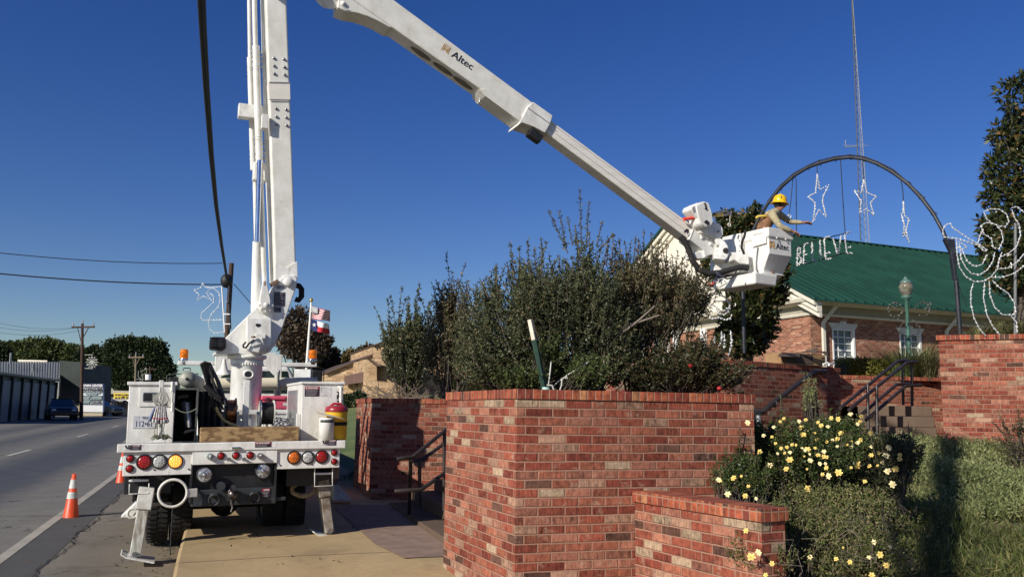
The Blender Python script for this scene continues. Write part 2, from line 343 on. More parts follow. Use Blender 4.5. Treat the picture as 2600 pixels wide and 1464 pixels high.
def street_mat(name, bands, spk=.5, rough=.85, cracks=True, joints=None, joint_col=(.05, .045, .035), stain=None):
    m, t, b = newmat(name); uv = t.nodes.new('ShaderNodeUVMap'); sp = nd(t, 'ShaderNodeSeparateXYZ'); t.links.new(uv.outputs[0], sp.inputs[0])
    wob = math_(t, 'MULTIPLY', math_(t, 'SUBTRACT', noise(t, uv.outputs[0], .8, 3), .5), .5)
    s = math_(t, 'ADD', sp.outputs[0], wob); lo, hi = bands[0][0], bands[-1][0]
    rp = ramp(t, [((p - lo) / (hi - lo), c) for p, c in bands]); t.links.new(math_(t, 'DIVIDE', math_(t, 'SUBTRACT', s, lo), hi - lo), rp.inputs[0])
    f = noise(t, uv.outputs[0], 90, 2, .8); g = noise(t, uv.outputs[0], 2.2, 6); h = noise(t, uv.outputs[0], 14, 4)
    v = math_(t, 'ADD', math_(t, 'MULTIPLY', f, spk), math_(t, 'ADD', math_(t, 'MULTIPLY', g, .7), math_(t, 'MULTIPLY', h, .3)))
    k = math_(t, 'ADD', v, 1 - .5 * (spk + 1.0)); cc = nd(t, 'ShaderNodeCombineColor'); [t.links.new(k, cc.inputs[i]) for i in range(3)]
    c = mixc(t, 1.0, rp.outputs[0], cc.outputs[0], 'MULTIPLY')
    if stain:
        g2 = noise(t, uv.outputs[0], 1.1, 5, .7); r2 = ramp(t, [(.52, (0, 0, 0)), (.66, (1, 1, 1))]); t.links.new(g2, r2.inputs[0]); c = mixc(t, math_(t, 'MULTIPLY', r2.outputs[0], .75), c, stain)
    if cracks:
        vo = nd(t, 'ShaderNodeTexVoronoi', feature='DISTANCE_TO_EDGE'); vo.inputs['Scale'].default_value = .33
        mp = nd(t, 'ShaderNodeVectorMath', operation='ADD'); wn = nd(t, 'ShaderNodeTexNoise'); wn.inputs['Scale'].default_value = 3.0; t.links.new(uv.outputs[0], wn.inputs[0])
        t.links.new(uv.outputs[0], mp.inputs[0]); t.links.new(wn.outputs['Color'], mp.inputs[1]); t.links.new(mp.outputs[0], vo.inputs['Vector'])
        cr = math_(t, 'LESS_THAN', vo.outputs['Distance'], .004); c = mixc(t, math_(t, 'MULTIPLY', cr, .75), c, (.02, .02, .018))
    if joints:
        for ax, st_, o_ in joints:
            fr = math_(t, 'FRACT', math_(t, 'DIVIDE', math_(t, 'ADD', sp.outputs[ax], o_), st_)); j = math_(t, 'LESS_THAN', fr, .012 / st_ * 1.6); c = mixc(t, j, c, joint_col)
    t.links.new(c, b.inputs['Base Color']); b.inputs['Roughness'].default_value = rough; b.inputs['Specular IOR Level'].default_value = .3; bump(t, b, f, .35, .006)
    return m
m_dirt = ground_mat('field', [(.06, .07, .025), (.12, .12, .05), (.2, .17, .09)])
o = grid('ground', -900, 900, -60, 1500, 90, 120, lambda x, y: gz(x, y) - .06, m_dirt)
e1 = st(WZ('S', 143, 1313, .03)); e2 = st(WZ('S', 286, 1226, .06)); SE = (e1[0] + e2[0]) / 2
print('edge line s', e1, e2, 'K0', K0)
a1, a2, a3 = (.085, .088, .088), (.165, .158, .135), (.21, .19, .155)
m_road = street_mat('asphalt', [(SE - 16, a2), (SE - 9, a2), (SE - 7.2, a1), (SE - 6.2, a2), (SE - 5.2, a1), (SE - 3.6, a2), (SE - 3.0, (.10, .10, .095)), (SE - 2.4, (.062, .068, .075)), (SE - 1.5, (.07, .075, .08)), (SE - .9, (.16, .15, .13)), (SE - .3, a2), (SE + .5, a2)], spk=.9)
sheet('road', SE - 15, SE + .35, -14, 420, 4, 120, lambda x, y: gz(x, y) + .004, m_road, tpow=2)
m_sh0 = street_mat('asphalt_strip', [(SE, (.08, .078, .072)), (SE + 2, (.085, .08, .075))], spk=1.0, cracks=False)
sheet('shoulder_strip', SE + .05, SE + .48, -14, 200, 2, 80, lambda x, y: gz(x, y) + .010, m_sh0, tpow=2)
m_sh = street_mat('pavement', [(SE, a3), (SE + .8, (.175, .155, .12)), (SE + 1.6, (.21, .175, .12)), (.0, (.15, .12, .08))], spk=.8, stain=(.09, .075, .055))
sheet('shoulder', SE + .30, .06, -14, 200, 4, 100, lambda x, y: gz(x, y) + .007, m_sh, tpow=2)
m_line = street_mat('edge_paint', [(SE - 1, (.34, .32, .27)), (SE + 1, (.36, .33, .27))], spk=1.6, cracks=False)
sheet('edge_line', SE - .07, SE + .05, -14, 300, 1, 100, lambda x, y: gz(x, y) + .014, m_line, tpow=2)
m_lot = street_mat('lot_asphalt', [(-80, (.13, .125, .11)), (SE - 14, (.14, .13, .115))], spk=.7)
sheet('parking_lot', -95, SE - 14.9, -14, 420, 3, 100, lambda x, y: gz(x, y) + .001, m_lot, tpow=2)
dA = st(WZ('N', 50, 280, .05)); dB = st(WZ('N', 380, 195, .09)); dC = st(WZ('N', 920, 38, .16)); print('dash', dA, dB, dC)
m_dash = street_mat('dash_paint', [(-99, (.45, .43, .37)), (99, (.5, .47, .4))], spk=1.5, cracks=False)
sd = (dA[0] + dB[0]) / 2
for k, t0 in enumerate([dA[1] + 12.2 * i for i in range(-1, 8)]):
    o = sheet('lane_marking', sd - .06, sd + .06, t0, t0 + 3.0, 1, 4, lambda x, y: gz(x, y) + .013, m_dash)
# sidewalk slab with kerb
JO = 2.9 * 4 - st(WZ('U', 1900, 1070, .14))[1]
def ribbon(name, pts, w_, mat, dz):
    mb = MB(); P_ = []
    for i, p in enumerate(pts):
        d_ = (Vector(pts[min(i + 1, len(pts) - 1)]) - Vector(pts[max(i - 1, 0)])).normalized(); n_ = Vector((-d_.y, d_.x, 0)) * w_ * random.uniform(.3, 1.0); z = gz(p[0], p[1]) + dz; P_ += [(p[0] - n_.x, p[1] - n_.y, z), (p[0] + n_.x, p[1] + n_.y, z)]
    mb.add(P_, [(2 * i, 2 * i + 1, 2 * i + 3, 2 * i + 2) for i in range(len(pts) - 1)]); return meta(mb.build(name, mat), kind='structure')
m_crk = M('pavement_line_dark', (.022, .02, .018), .95)
ribbon('pavement_dark_line', [ST(SE + .50 + random.uniform(-.03, .03) + .03 * math.sin(i * .31), -3 + i * .11)[:] for i in range(330)], .014, m_crk, .018)  # dark jagged crack where strip and pavement meet
ca = st(WZ('N', 250, 852, .02)); cb = st(WZ('N', 1150, 845, .03)); ribbon('pavement_dark_line', [ST(ca[0] - 2 + (cb[0] - ca[0] + 2.2) * i / 60, ca[1] + (cb[1] - ca[1]) * i / 60 + random.uniform(-.02, .02))[:] for i in range(61)], .016, m_crk, .019)  # narrow dark line running across the road, uneven in width
m_walk = street_mat('concrete', [(-1, (.34, .25, .13)), (1.5, (.42, .31, .16)), (6, (.38, .28, .155))], spk=.45, cracks=False, joints=[(1, 2.9, JO), (0, 3.2, .25)], stain=(.27, .19, .1))
def walkmesh():
    mb = MB(); n = 110; S_ = [0, .03, 1.0, 2.2, 3.4, 4.6]; vs = []; uv = []
    for j in range(n + 1):
        t = -9 + (60 + 9) * (j / n) ** 1.6; p = ST(0, t); vs.append((p.x, p.y, gz(p.x, p.y) - .05)); uv.append((-.2, t))
        for i, s in enumerate(S_):
            p = ST(s, t); z = slabz(p.x, p.y) - (.02 if i == 0 else 0); vs.append((p.x, p.y, z)); uv.append((s, t))
    m = len(S_) + 1; fs = [(j * m + i, j * m + i + 1, (j + 1) * m + i + 1, (j + 1) * m + i) for j in range(n) for i in range(m - 1)]
    mb.add(vs, fs, uvs=[[uv[i] for i in f] for f in fs]); return meta(mb.build('sidewalk', m_walk), kind='structure')
walkmesh()
# lawn right of the sidewalk, farther on
m_lawn = ground_mat('lawn_green', [(.05, .085, .02), (.09, .13, .035), (.15, .17, .06)], 1.2, 40)
def lawnz(x, y):
    s, t = st((x, y)); return gz(x, y) + .1 + max(0, min(1.5, (s - 2.3) * .16)) + max(0, min(.5, (y - 20) * .03))
mb = MB(); vs = []; n1, n2 = 16, 20
for j in range(n2 + 1):
    for i in range(n1 + 1):
        p = ST(2.1 + 40 * (i / n1) ** 1.5, 5.2 + 70 * (j / n2) ** 1.5); vs.append((p.x, p.y, lawnz(p.x, p.y)))
mb.add(vs, [(j * (n1 + 1) + i, j * (n1 + 1) + i + 1, (j + 1) * (n1 + 1) + i + 1, (j + 1) * (n1 + 1) + i) for j in range(n2) for i in range(n1)], True)
meta(mb.build('lawn', m_lawn), kind='structure')

# ---------------------------------------------------------------- brick walls
T1 = [(0, (.26, .072, .044)), (.15, (.31, .108, .066)), (.3, (.215, .055, .035)), (.44, (.34, .145, .095)), (.58, (.27, .078, .048)), (.69, (.30, .125, .085)), (.78, (.37, .22, .15)), (.85, (.12, .06, .043)), (.90, (.21, .052, .034)), (.95, (.38, .28, .19))]
T2 = [(0, (.33, .085, .045)), (.25, (.28, .065, .038)), (.5, (.37, .11, .055)), (.7, (.22, .055, .038)), (.82, (.11, .06, .045)), (.91, (.37, .17, .08))]
B1 = brick_mat('brick', .222, .0677, .0105, T1, mortar=(.44, .25, .18), eff=.8, bstr=.9); B1c = brick_mat('brick_cap', .0645, .5, .009, T2, stagger=False, cut=.4, eff=.1)
def offset_poly(pts, d, closed=False):
    P = [Vector((p[0], p[1])) for p in pts]; n = len(P); out = []
    for i in range(n):
        a = P[i] - P[i - 1] if (i > 0 or closed) else P[1] - P[0]; b = P[(i + 1) % n] - P[i] if (i < n - 1 or closed) else P[i] - P[i - 1]
        na = Vector((-a.y, a.x)).normalized(); nb = Vector((-b.y, b.x)).normalized(); m_ = (na + nb).normalized(); k = d / max(.3, m_.dot(na)); out.append(P[i] + m_ * k)
    return out
def wallstrip(pts, z0, z1, th, u0=0.0):     # pts run with the body on their left
    mb = MB(); O = [Vector((p[0], p[1])) for p in pts]; I = offset_poly(pts, th); n = len(O); u = [u0]
    for i in range(n - 1): u.append(u[-1] + (O[i + 1] - O[i]).length)
    Z0 = z0 if callable(z0) else (lambda k: z0); Z1 = z1 if callable(z1) else (lambda k: z1)
    def q(a, b, ua, ub, ka, kb, flip=False):
        v = [(a.x, a.y, Z0(ka)), (b.x, b.y, Z0(kb)), (b.x, b.y, Z1(kb)), (a.x, a.y, Z1(ka))]; t = [(ua, Z0(ka)), (ub, Z0(kb)), (ub, Z1(kb)), (ua, Z1(ka))]
        if flip: v, t = v[::-1], t[::-1]
        mb.add(v, [(0, 1, 2, 3)], uvs=[t])
    for i in range(n - 1):
        q(O[i], O[i + 1], u[i], u[i + 1], i, i + 1); q(I[i], I[i + 1], u[i] + .07, u[i + 1] + .07, i, i + 1, True)
        for Z, fl in ((Z1, False), (Z0, True)):
            v = [(O[i].x, O[i].y, Z(i)), (O[i + 1].x, O[i + 1].y, Z(i + 1)), (I[i + 1].x, I[i + 1].y, Z(i + 1)), (I[i].x, I[i].y, Z(i))]; t = [(u[i], .02), (u[i + 1], .02), (u[i + 1], th), (u[i], th)]
            mb.add(v[::-1] if fl else v, [(0, 1, 2, 3)], uvs=[t[::-1] if fl else t])
    q(I[0], O[0], u[0] - th, u[0], 0, 0); q(O[-1], I[-1], u[-1], u[-1] + th, n - 1, n - 1)
    return mb
def brick_wall(label, pts, z0, ztop, th=.3, group=None, capp=.012, caph=.075, u0=0.0, cap_label=None, mats=(B1, B1c), bh=.0677):
    zc = ztop - caph; base = Vector((pts[0][0], pts[0][1], z0))
    t = thing('brick_wall', base, label, 'wall', group)
    k = (zc / bh); mb = wallstrip(pts, z0, zc, th, u0)
    for i in mb.uv: mb.uv[i] = [(a, b - zc + 60 * bh) for a, b in mb.uv[i]]
    mb.build('wall_body', mats[0], t, uvbox=True)
    P = offset_poly(pts, -capp); d0 = (Vector(pts[0][:2]) - Vector(pts[1][:2])).normalized() * capp; d1 = (Vector(pts[-1][:2]) - Vector(pts[-2][:2])).normalized() * capp
    P[0] += d0; P[-1] += d1
    wallstrip([(p.x, p.y) for p in P], zc + .002, ztop, th + 2 * capp).build('cap', mats[1], t, bevel=.006, uvbox=True)
    return t
Lp = W('S', 1136, 1000, 8.2); Cn = W('S', 1313, 993, 6.62); Rn = W('S', 1913, 1008, 7.25); NZ = (Lp.z + Cn.z + Rn.z) / 3
print('near wall', Lp, Cn, Rn)
Bk = Rn + (Lp - Cn)
NZ = 1.795
# four walls of the raised planter, running anticlockwise from outside so the body lies inside
brick_wall('near red brick planter wall with soldier cap, its corner facing the camera, shrubs behind it', [Lp[:2], Cn[:2], Rn[:2], Bk[:2]], -.35, NZ)
brick_wall('brick planter wall behind the large shrub, closing the back of the near planter', [(Bk + (Lp - Bk).normalized() * .33)[:2], (Lp + (Bk - Lp).normalized() * .33)[:2]], -.35, NZ - .004, u0=3.1)
mb = MB(); ip = offset_poly([Lp[:2], Cn[:2], Rn[:2], Bk[:2]], .28, True); mb.add([(p.x, p.y, 1.70) for p in ip], [(0, 1, 2, 3)])
m_soil = ground_mat('soil', [(.03, .022, .014), (.07, .05, .03), (.12, .09, .055)], 5, 60)
meta(mb.build('planter_soil', m_soil), kind='structure')
# low sloping-away wall beside the roses
lw0 = W('S', 1606, 1243, 6.95); lw1 = W('S', 1932, 1292, 5.72); print('low wall', lw0, lw1)
d = (Rn - Cn).normalized(); k = (lw0 - Cn).dot(d); lw0 = Cn + d * k + Vector((.3, -1, 0)).normalized() * .005
brick_wall('low brick wall running forward from the planter, roses hanging over its end', [lw0[:2], lw1[:2]], -.35, 1.02, th=.21, caph=.085, capp=.018)
# wall across the left entrance
FL = W('F', 262, 560, 15.2); FC = W('F', 350, 557, 13.3); FR = Vector((2.2, 13.45, 0))
brick_wall('brick wall beyond the entrance steps, half in the truck shadow', [FL[:2], FC[:2], FR[:2]], -.2, 1.80)
brick_wall('low brick edging wall along the green lawn behind the truck', [ST(2.15, 16)[:2], ST(2.15, 7.2)[:2]], -.2, 1.05, th=.25)
# entrance landing and steps in the gap between the two walls
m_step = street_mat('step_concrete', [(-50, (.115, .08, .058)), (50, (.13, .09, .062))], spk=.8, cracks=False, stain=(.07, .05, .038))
u_ = Vector((d.x, d.y, 0)); v_ = Vector((-d.y, d.x, 0))
def step_flight(label, o, n, run, rise, width, ud, vd, zlow, cat='steps'):
    t = thing('concrete_steps', Vector((o.x, o.y, zlow)), label, cat)
    for i in range(n):
        a = o + ud * (run * i); b = o + ud * (run * n + 1.5)
        p = [a, a + vd * width, b + vd * width, b]; z1 = rise * (i + 1)
        mb = MB(); q0 = [Vector((c.x, c.y, o.z - (.3 if i == 0 else -rise * i - .0))) for c in p]; q1 = [Vector((c.x, c.y, o.z + z1)) for c in p]
        mb.hexa([q0[0], q0[3], q0[2], q0[1], q1[0], q1[3], q1[2], q1[1]] if (ud.cross(vd)).z > 0 else [q0[0], q0[1], q0[2], q0[3], q1[0], q1[1], q1[2], q1[3]])
        mb.build('step', m_step, t, bevel=.012, uvbox=True)
    return t
p0 = Vector((Lp.x, Lp.y, .17)) + v_ * .35 + u_ * .25
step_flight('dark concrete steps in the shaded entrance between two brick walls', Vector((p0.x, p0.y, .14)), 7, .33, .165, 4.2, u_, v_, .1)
mb = MB(); a = Vector((Lp.x, Lp.y, 0)); pp = [a - u_ * .30 + v_ * .35, a + u_ * .3 + v_ * .35, a + u_ * .3 + v_ * 4.6, a - u_ * .55 + v_ * 4.6, a - u_ * .45 + v_ * 1.2]
mb.add([(p.x, p.y, slabz(p.x, p.y) + .008) for p in pp], [(0, 1, 2, 3, 4)]); meta(mb.build('entrance_landing', M('landing_conc', (.28, .19, .14), .9, vs=5, bmp=.2)), kind='structure')
# right-hand walls of the upper stair
HW0 = W('S', 1860, 918, 12.8); HW1 = W('S', 2132, 950, 14.6); print('handrail wall', HW0, HW1)
t = brick_wall('brick wall with a sloping dark handrail, cardboard box lying on it', [W('S', 1560, 918, 12.2)[:2], HW0[:2], HW1[:2]], .2, 2.44, th=.35)
BW0 = W('S', 2120, 955, 17.0); BW1 = W('S', 2420, 955, 17.6)
brick_wall('brick wall at the top of the stairs under the clipped hedge', [BW0[:2], BW1[:2]], 1.0, 2.44, th=.35, u0=1.3)
RW0 = W('S', 2383, 860, 12.9); RW1 = W('S', 2700, 848, 12.3); RWb = RW0 + Vector((2.9, 4.8, 0)); print('right wall', RW0, RW1)
brick_wall('tall brick retaining wall at the right with grasses above its cap', [RWb[:2], RW0[:2], RW1[:2], (RW1.x + 4, RW1.y - .6)], .3, 2.86, th=.35, capp=.03, u0=.4)
# upper stairs
us = (RW1 - RW0).normalized(); us.z = 0; uv_ = Vector((-us.y, us.x, 0))
s0 = RW0 + us * -.02 - us * 1.15 - uv_ * .25
t = thing('concrete_steps', Vector((s0.x, s0.y, .9)), 'sunlit concrete steps rising beside the tall right brick wall', 'steps')
for i in range(6):
    a = s0 + uv_ * (.36 * (i - 1)) - us * (.5 if i < 2 else 0); b = s0 + uv_ * 4.6; wd = 1.12 + (.5 if i < 2 else 0); z1 = 1.81 - .17 * (5 - i); zl = z1 - .17 - (.5 if i == 0 else 0)
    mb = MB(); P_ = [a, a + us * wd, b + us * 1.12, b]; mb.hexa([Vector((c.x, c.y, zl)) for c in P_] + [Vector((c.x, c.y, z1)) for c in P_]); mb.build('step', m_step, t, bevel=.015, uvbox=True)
mb = MB(); P_ = [HW1 + Vector((-2.2, .4, 0)), s0 + uv_ * 1.6, s0 + uv_ * 5.2 + us * 1.2, BW0 + Vector((-1, 1, 0))]
mb.add([(c.x, c.y, 1.80) for c in P_], [(0, 1, 2, 3)]); meta(mb.build('upper_landing', m_step, uvbox=True), kind='structure')
# bank with roses
def bankz(x, y): return .18 + (y - 4.6) * .122 + .04 * math.sin(x * 2.1 + y) + .03 * math.sin(y * 3.3)
m_bank = ground_mat('bank_soil', [(.035, .035, .015), (.07, .06, .03), (.13, .105, .055)], 4, 50)
grid('planting_bank', 1.0, 16, 3.5, 13.6, 50, 40, lambda x, y: bankz(x, y) if y > 6.9 or x > 1.9 - (y - 5.6) * .7 else -.3, m_bank)
m_terr = ground_mat('terrace', [(.07, .08, .03), (.1, .1, .045), (.17, .15, .08)], 2, 50)
mb = MB()
mb.add([(RW0.x + .2, RW0.y + .3, 2.72), (RW1.x + 6, RW1.y, 2.72), (RW1.x + 8, 17.5, 2.72), (RWb.x + .3, 17.5, 2.72)], [(0, 1, 2, 3)])
mb.add([(BW0.x - 7, 17.3, 2.36), (60, 17.3, 2.36), (60, 90, 2.36), (-2, 90, 2.36), (-2, 22, 2.36)], [(0, 1, 2, 3, 4)])
meta(mb.build('terrace_ground', m_terr), kind='structure')
mb = MB(); mb.add([(-2.0, 13.7, 1.70), (2.0, 14.2, 1.7), (3.5, 18.0, 1.9), (3.5, 22, 2.1), (-3.2, 18, 1.75), (-2.6, 15.4, 1.7)], [(0, 1, 2, 3, 4, 5)])
meta(mb.build('far_planter_soil', m_soil), kind='structure')

# handrails
m_rail = M('rail_paint', (.045, .035, .03), .45, var=.2)
m_dark = M('dark_paint', (.02, .022, .024), .4, var=.2)
def rail(label, parts, r=.024, group=None, cat='handrail', nm='handrail', mat=None, base=None):
    p = parts[0][1][0] if base is None else base; t = thing(nm, Vector((p.x, p.y, min(q.z for _, pts in parts for q in pts))), label, cat, group)
    for nme, pts in parts: MB().tube(pts, r * (1.0 if 'rail' in nme else .95), 8).build(nme, mat or m_rail, t)
    return t
w2 = lambda c, pts, Y: [W(c, x, y, Y) for x, y in pts]
Ye = 10.2
rail('dark double handrail climbing the shaded entrance steps', [
    ('post', [WZ('F', 533, 1218, .16), W('F', 545, 880, Ye)]), ('top_rail', [W('F', 470, 880, Ye - .05), W('F', 555, 868, Ye), W('F', 735, 722, Ye + .6)]),
    ('lower_rail', [W('F', 460, 1048, Ye), W('F', 600, 1040, Ye), W('F', 735, 945, Ye + .6)]), ('post', [W('F', 720, 1150, Ye + .55), W('F', 722, 740, Ye + .55)])])
rail('dark handrail on the far side of the entrance steps', [('top_rail', [W('F', 560, 893, Ye + 1.3), W('F', 600, 885, Ye + 1.3), W('F', 740, 785, Ye + 2.0)]), ('post', [W('F', 590, 1130, Ye + 1.3), W('F', 592, 888, Ye + 1.3)])])
rail('wide dark handrail bracketed to the brick wall below the cardboard box', [
    ('top_rail', [W('H', 100, 1168, 12.4), W('H', 165, 1172, 12.4), W('H', 250, 1100, 12.75), W('H', 545, 872, 13.9), W('H', 625, 876, 14.2)]),
    ('bracket', [W('H', 250, 1108, 12.7), W('H', 250, 1125, 12.95)]), ('bracket', [W('H', 548, 885, 13.9), W('H', 548, 900, 14.3)])], r=.042)
t = thing('post', W('H', 118, 1310, 11.0), 'dark square post with a grey conduit at the end of the planter wall', 'post')
MB().bar(W('H', 112, 1330, 11.0), W('H', 108, 1165, 11.0), .12, .12).build('post_shaft', m_dark, t, bevel=.006)
MB().cyl(W('H', 136, 1320, 10.9), W('H', 132, 1200, 10.9), .03).build('conduit', M('galv', (.5, .52, .53), .45, .6, .2), t)
for k, (dx, dy, dY, lab) in enumerate(((0, 0, 0, 'near dark stair railing of two pipes with square ends beside the sunlit steps'), (-66, -12, .35, 'second dark stair railing of two pipes just behind the near one'))):
    Y0 = 12.4 + dY; f = lambda x, y, Y: W('H', x + dx, y + dy, Y + dY)
    rail(lab, [('top_rail', [f(800, 1160, 12.3), f(840, 1125, 12.5), f(1225, 812, 14.2), f(1300, 808, 14.5)]), ('lower_rail', [f(925, 1235, 12.8), f(1215, 985, 14.0), f(1330, 978, 14.6)]),
               ('post', [f(1008, 1345, 13.0), f(1003, 985, 13.1)]), ('post', [f(1264, 1135, 14.3), f(1262, 812, 14.35)])], r=.026, group='stair railings at the sunlit steps')
# ================================================================ BUCKET TRUCK
LPt = W('A', 45, 668, 8.75); RPt = W('A', 1495, 643, 9.62)
ex = (RPt - LPt).normalized(); ez = (Vector((0, 0, 1)) - ex * ex.z).normalized(); ey = ez.cross(ex)
mid = (LPt + RPt) / 2; DECK = mid.z - .06; TO = mid - ez * DECK
TM = Matrix(((ex.x, ey.x, ez.x, TO.x), (ex.y, ey.y, ez.y, TO.y), (ex.z, ey.z, ez.z, TO.z), (0, 0, 0, 1))); TI = TM.inverted()
print('truck', TO, 'half width', (RPt - LPt).length / 2, 'deck', DECK, 'yaw', math.degrees(math.atan2(ex.y, ex.x)), 'roll', math.degrees(math.asin(ex.z)))
HWD = (RPt - LPt).length / 2
truck = thing('bucket_truck', (0, 0, 0), 'white utility bucket truck parked on the sidewalk with its long boom raised over the wall', 'truck')
truck.matrix_world = TM; ORG[truck.name] = Vector((0, 0, 0))
E0 = TI @ EYE
def T(c, x, y, yl):
    r = TI.to_3x3() @ ray(px(c, x, y)); return E0 + r * ((yl - E0.y) / r.y)
m_w = M('white_paint', (.81, .81, .77), .38, var=.06, vs=5, col2=(.66, .65, .60), spec=.5, streak=(1.6, 1.6, .7), grime=.42)
m_w2 = M('worn_white', (.72, .72, .66), .55, var=.2, vs=9, col2=(.50, .48, .42))
m_boom = M('gelcoat', (.79, .78, .72), .42, var=.06, vs=4.5, col2=(.66, .65, .58), grime=.22)
m_blk = M('chassis_black', (.018, .018, .02), .5, var=.3)
m_steel = M('steel', (.42, .42, .42), .35, .8, .25, 15)
m_rub = M('rubber', (.016, .016, .016), .8, var=.3, vs=20, bmp=.3)
m_tred = M('lens_red', (.35, .012, .012), .22, var=.2, vs=60)
m_tamb = M('lens_amber', (.75, .17, .02), .25, var=.25, vs=60)
m_tamb_on = M('lens_amber_lit', (.9, .3, .05), .25, var=.3, vs=90, emit=(1, .33, .05), es=1.1)
m_tclr = M('lens_clear', (.62, .64, .60), .2, var=.35, vs=70)
m_chr = M('chrome', (.75, .75, .77), .12, 1.0, .1)
m_glass = glass_mat('cab_glass', (.012, .022, .022), .08)
def bx(a, b): return MB().box(a, b)
def part(mb, name, mat, bevel=0, parent=None, **k): return mb.build(name, mat, parent or truck, bevel, **k)
def rect(c, x0, y0, x1, y1, yl):     # local rect from two picture corners
    a, b = T(c, x0, y0, yl), T(c, x1, y1, yl); return min(a.x, b.x), max(a.x, b.x), min(a.z, b.z), max(a.z, b.z)
def pbox(c, x0, y0, x1, y1, yl, dep, name, mat, bevel=.006, parent=None):
    a = rect(c, x0, y0, x1, y1, yl); return part(bx((a[0], yl, a[2]), (a[1], yl + dep, a[3])), name, mat, bevel, parent)
D = DECK; print('deck corners', T('A', 45, 668, 0), T('A', 1495, 643, 0))
# rear channel, deck and chassis
part(bx((-HWD, 0, D - .085), (HWD, .10, D)), 'rear_channel', m_w, .008)
m_tread = M('tread_plate', (.20, .20, .18), .6, .3, .3, 30, .4)
part(bx((-HWD + .02, .102, D - .06), (HWD - .02, 2.9, D - .012)), 'deck', m_tread)
part(bx((-.46, .3, .62), (-.34, 7.4, .86)), 'frame_rail', m_blk); part(bx((.34, .3, .62), (.46, 7.4, .86)), 'frame_rail', m_blk)
part(bx((-.9, .9, .9), (.95, 3.6, 1.1)), 'subframe', m_blk)
# light panels
r = rect('A', 85, 712, 520, 858, .03); lp1 = part(bx((r[0], .03, r[2]), (r[1], .06, D - .086)), 'light_panel', m_w, .006)
r = rect('A', 1060, 690, 1455, 815, .03); lp2 = part(bx((r[0], .03, r[2]), (r[1], .06, D - .086)), 'light_panel', m_w, .006)
r = rect('A', 522, 690, 1060, 785, .015); part(bx((r[0], .012, r[2]), (r[1], .07, D - .086)), 'centre_panel', m_w, .006)
def lamp(x, y, rad, mat, nm='tail_light', yl=.03):
    c = T('A', x, y, yl); k = rad / 590.0; o = MB().lathe([(k * 1.18, 0), (k * 1.18, .012), (k * .98, .016), (k * .98, .006)], c, (0, -1, 0), 20); f = part(o, nm, m_rub)
    l = MB().lathe([(k * .98, .0), (k * .98, .012), (k * .7, .02), (0, .024)], c, (0, -1, 0), 20); l.build('lens', mat, f)
    if rad > 30:
        dd = MB(); n = [(0, 0)] + [(math.cos(a * math.pi / 3) * .36, math.sin(a * math.pi / 3) * .36) for a in range(6)] + [(math.cos(a * math.pi / 6 + .2) * .7, math.sin(a * math.pi / 6 + .2) * .7) for a in range(12)]
        for u, v in n: dd.ball(c + Vector((u * k, -.019 + .006 * (u * u + v * v), v * k)), k * .1, 6)
        dd.build('led_cluster', M(mat.name + '_dot', tuple(min(1, q * 1.8 + .05) for q in mat.node_tree.nodes['Color Ramp'].color_ramp.elements[1].color[:3]), .15, emit=(1, .42, .08) if 'lit' in mat.name else None, es=3.0), f)
    return f
for x, y, rd, mt in ((127, 758, 20, m_tred), (123, 822, 20, m_tred), (217, 781, 40, m_tred), (312, 778, 38, m_tclr), (412, 776, 38, m_tamb_on), (1165, 752, 37, m_tamb), (1254, 751, 36, m_tclr), (1342, 747, 37, m_tred), (1421, 720, 18, m_tred), (1420, 777, 18, m_tred)): lamp(x, y, rd, mt)
for x, y in ((703, 741), (797, 739), (888, 737)): lamp(x, y, 20, m_tred, 'marker_light', .012)
for x, y, mt in ((632, 745, M('plug_grey', (.3, .36, .34), .5, .3)), (950, 741, m_steel)):
    c = T('A', x, y, .012); part(MB().cyl(c, c + Vector((0, -.04, 0)), .036, .03, 8).cyl(c + Vector((0, -.04, 0)), c + Vector((.02, -.06, .005)), .02, .02, 8), 'trailer_socket', mt, .003)
for x, y in ((752, 760), (848, 760)): c = T('A', x, y, .012); part(MB().cyl(c, c + Vector((-.005, -.07, .0)), .014).cyl(c + Vector((-.005, -.07, 0)), c + Vector((-.005, -.09, 0)), .022, .022, 8), 'air_coupling', m_steel)
c = T('A', 797, 692, .012); part(MB().bar(c + Vector((-.045, -.02, 0)), c + Vector((.045, -.02, 0)), .03, .03), 'plate_lamp', m_chr, .008)
for x, y, h in ((278, 828, 1), (497, 825, 1), (1280, 795, 1), (1078, 800, 1)): c = T('A', x, y, .026); part(MB().cyl(c, c + Vector((0, -.004, 0)), .009, n=8), 'bolt_head', m_blk)
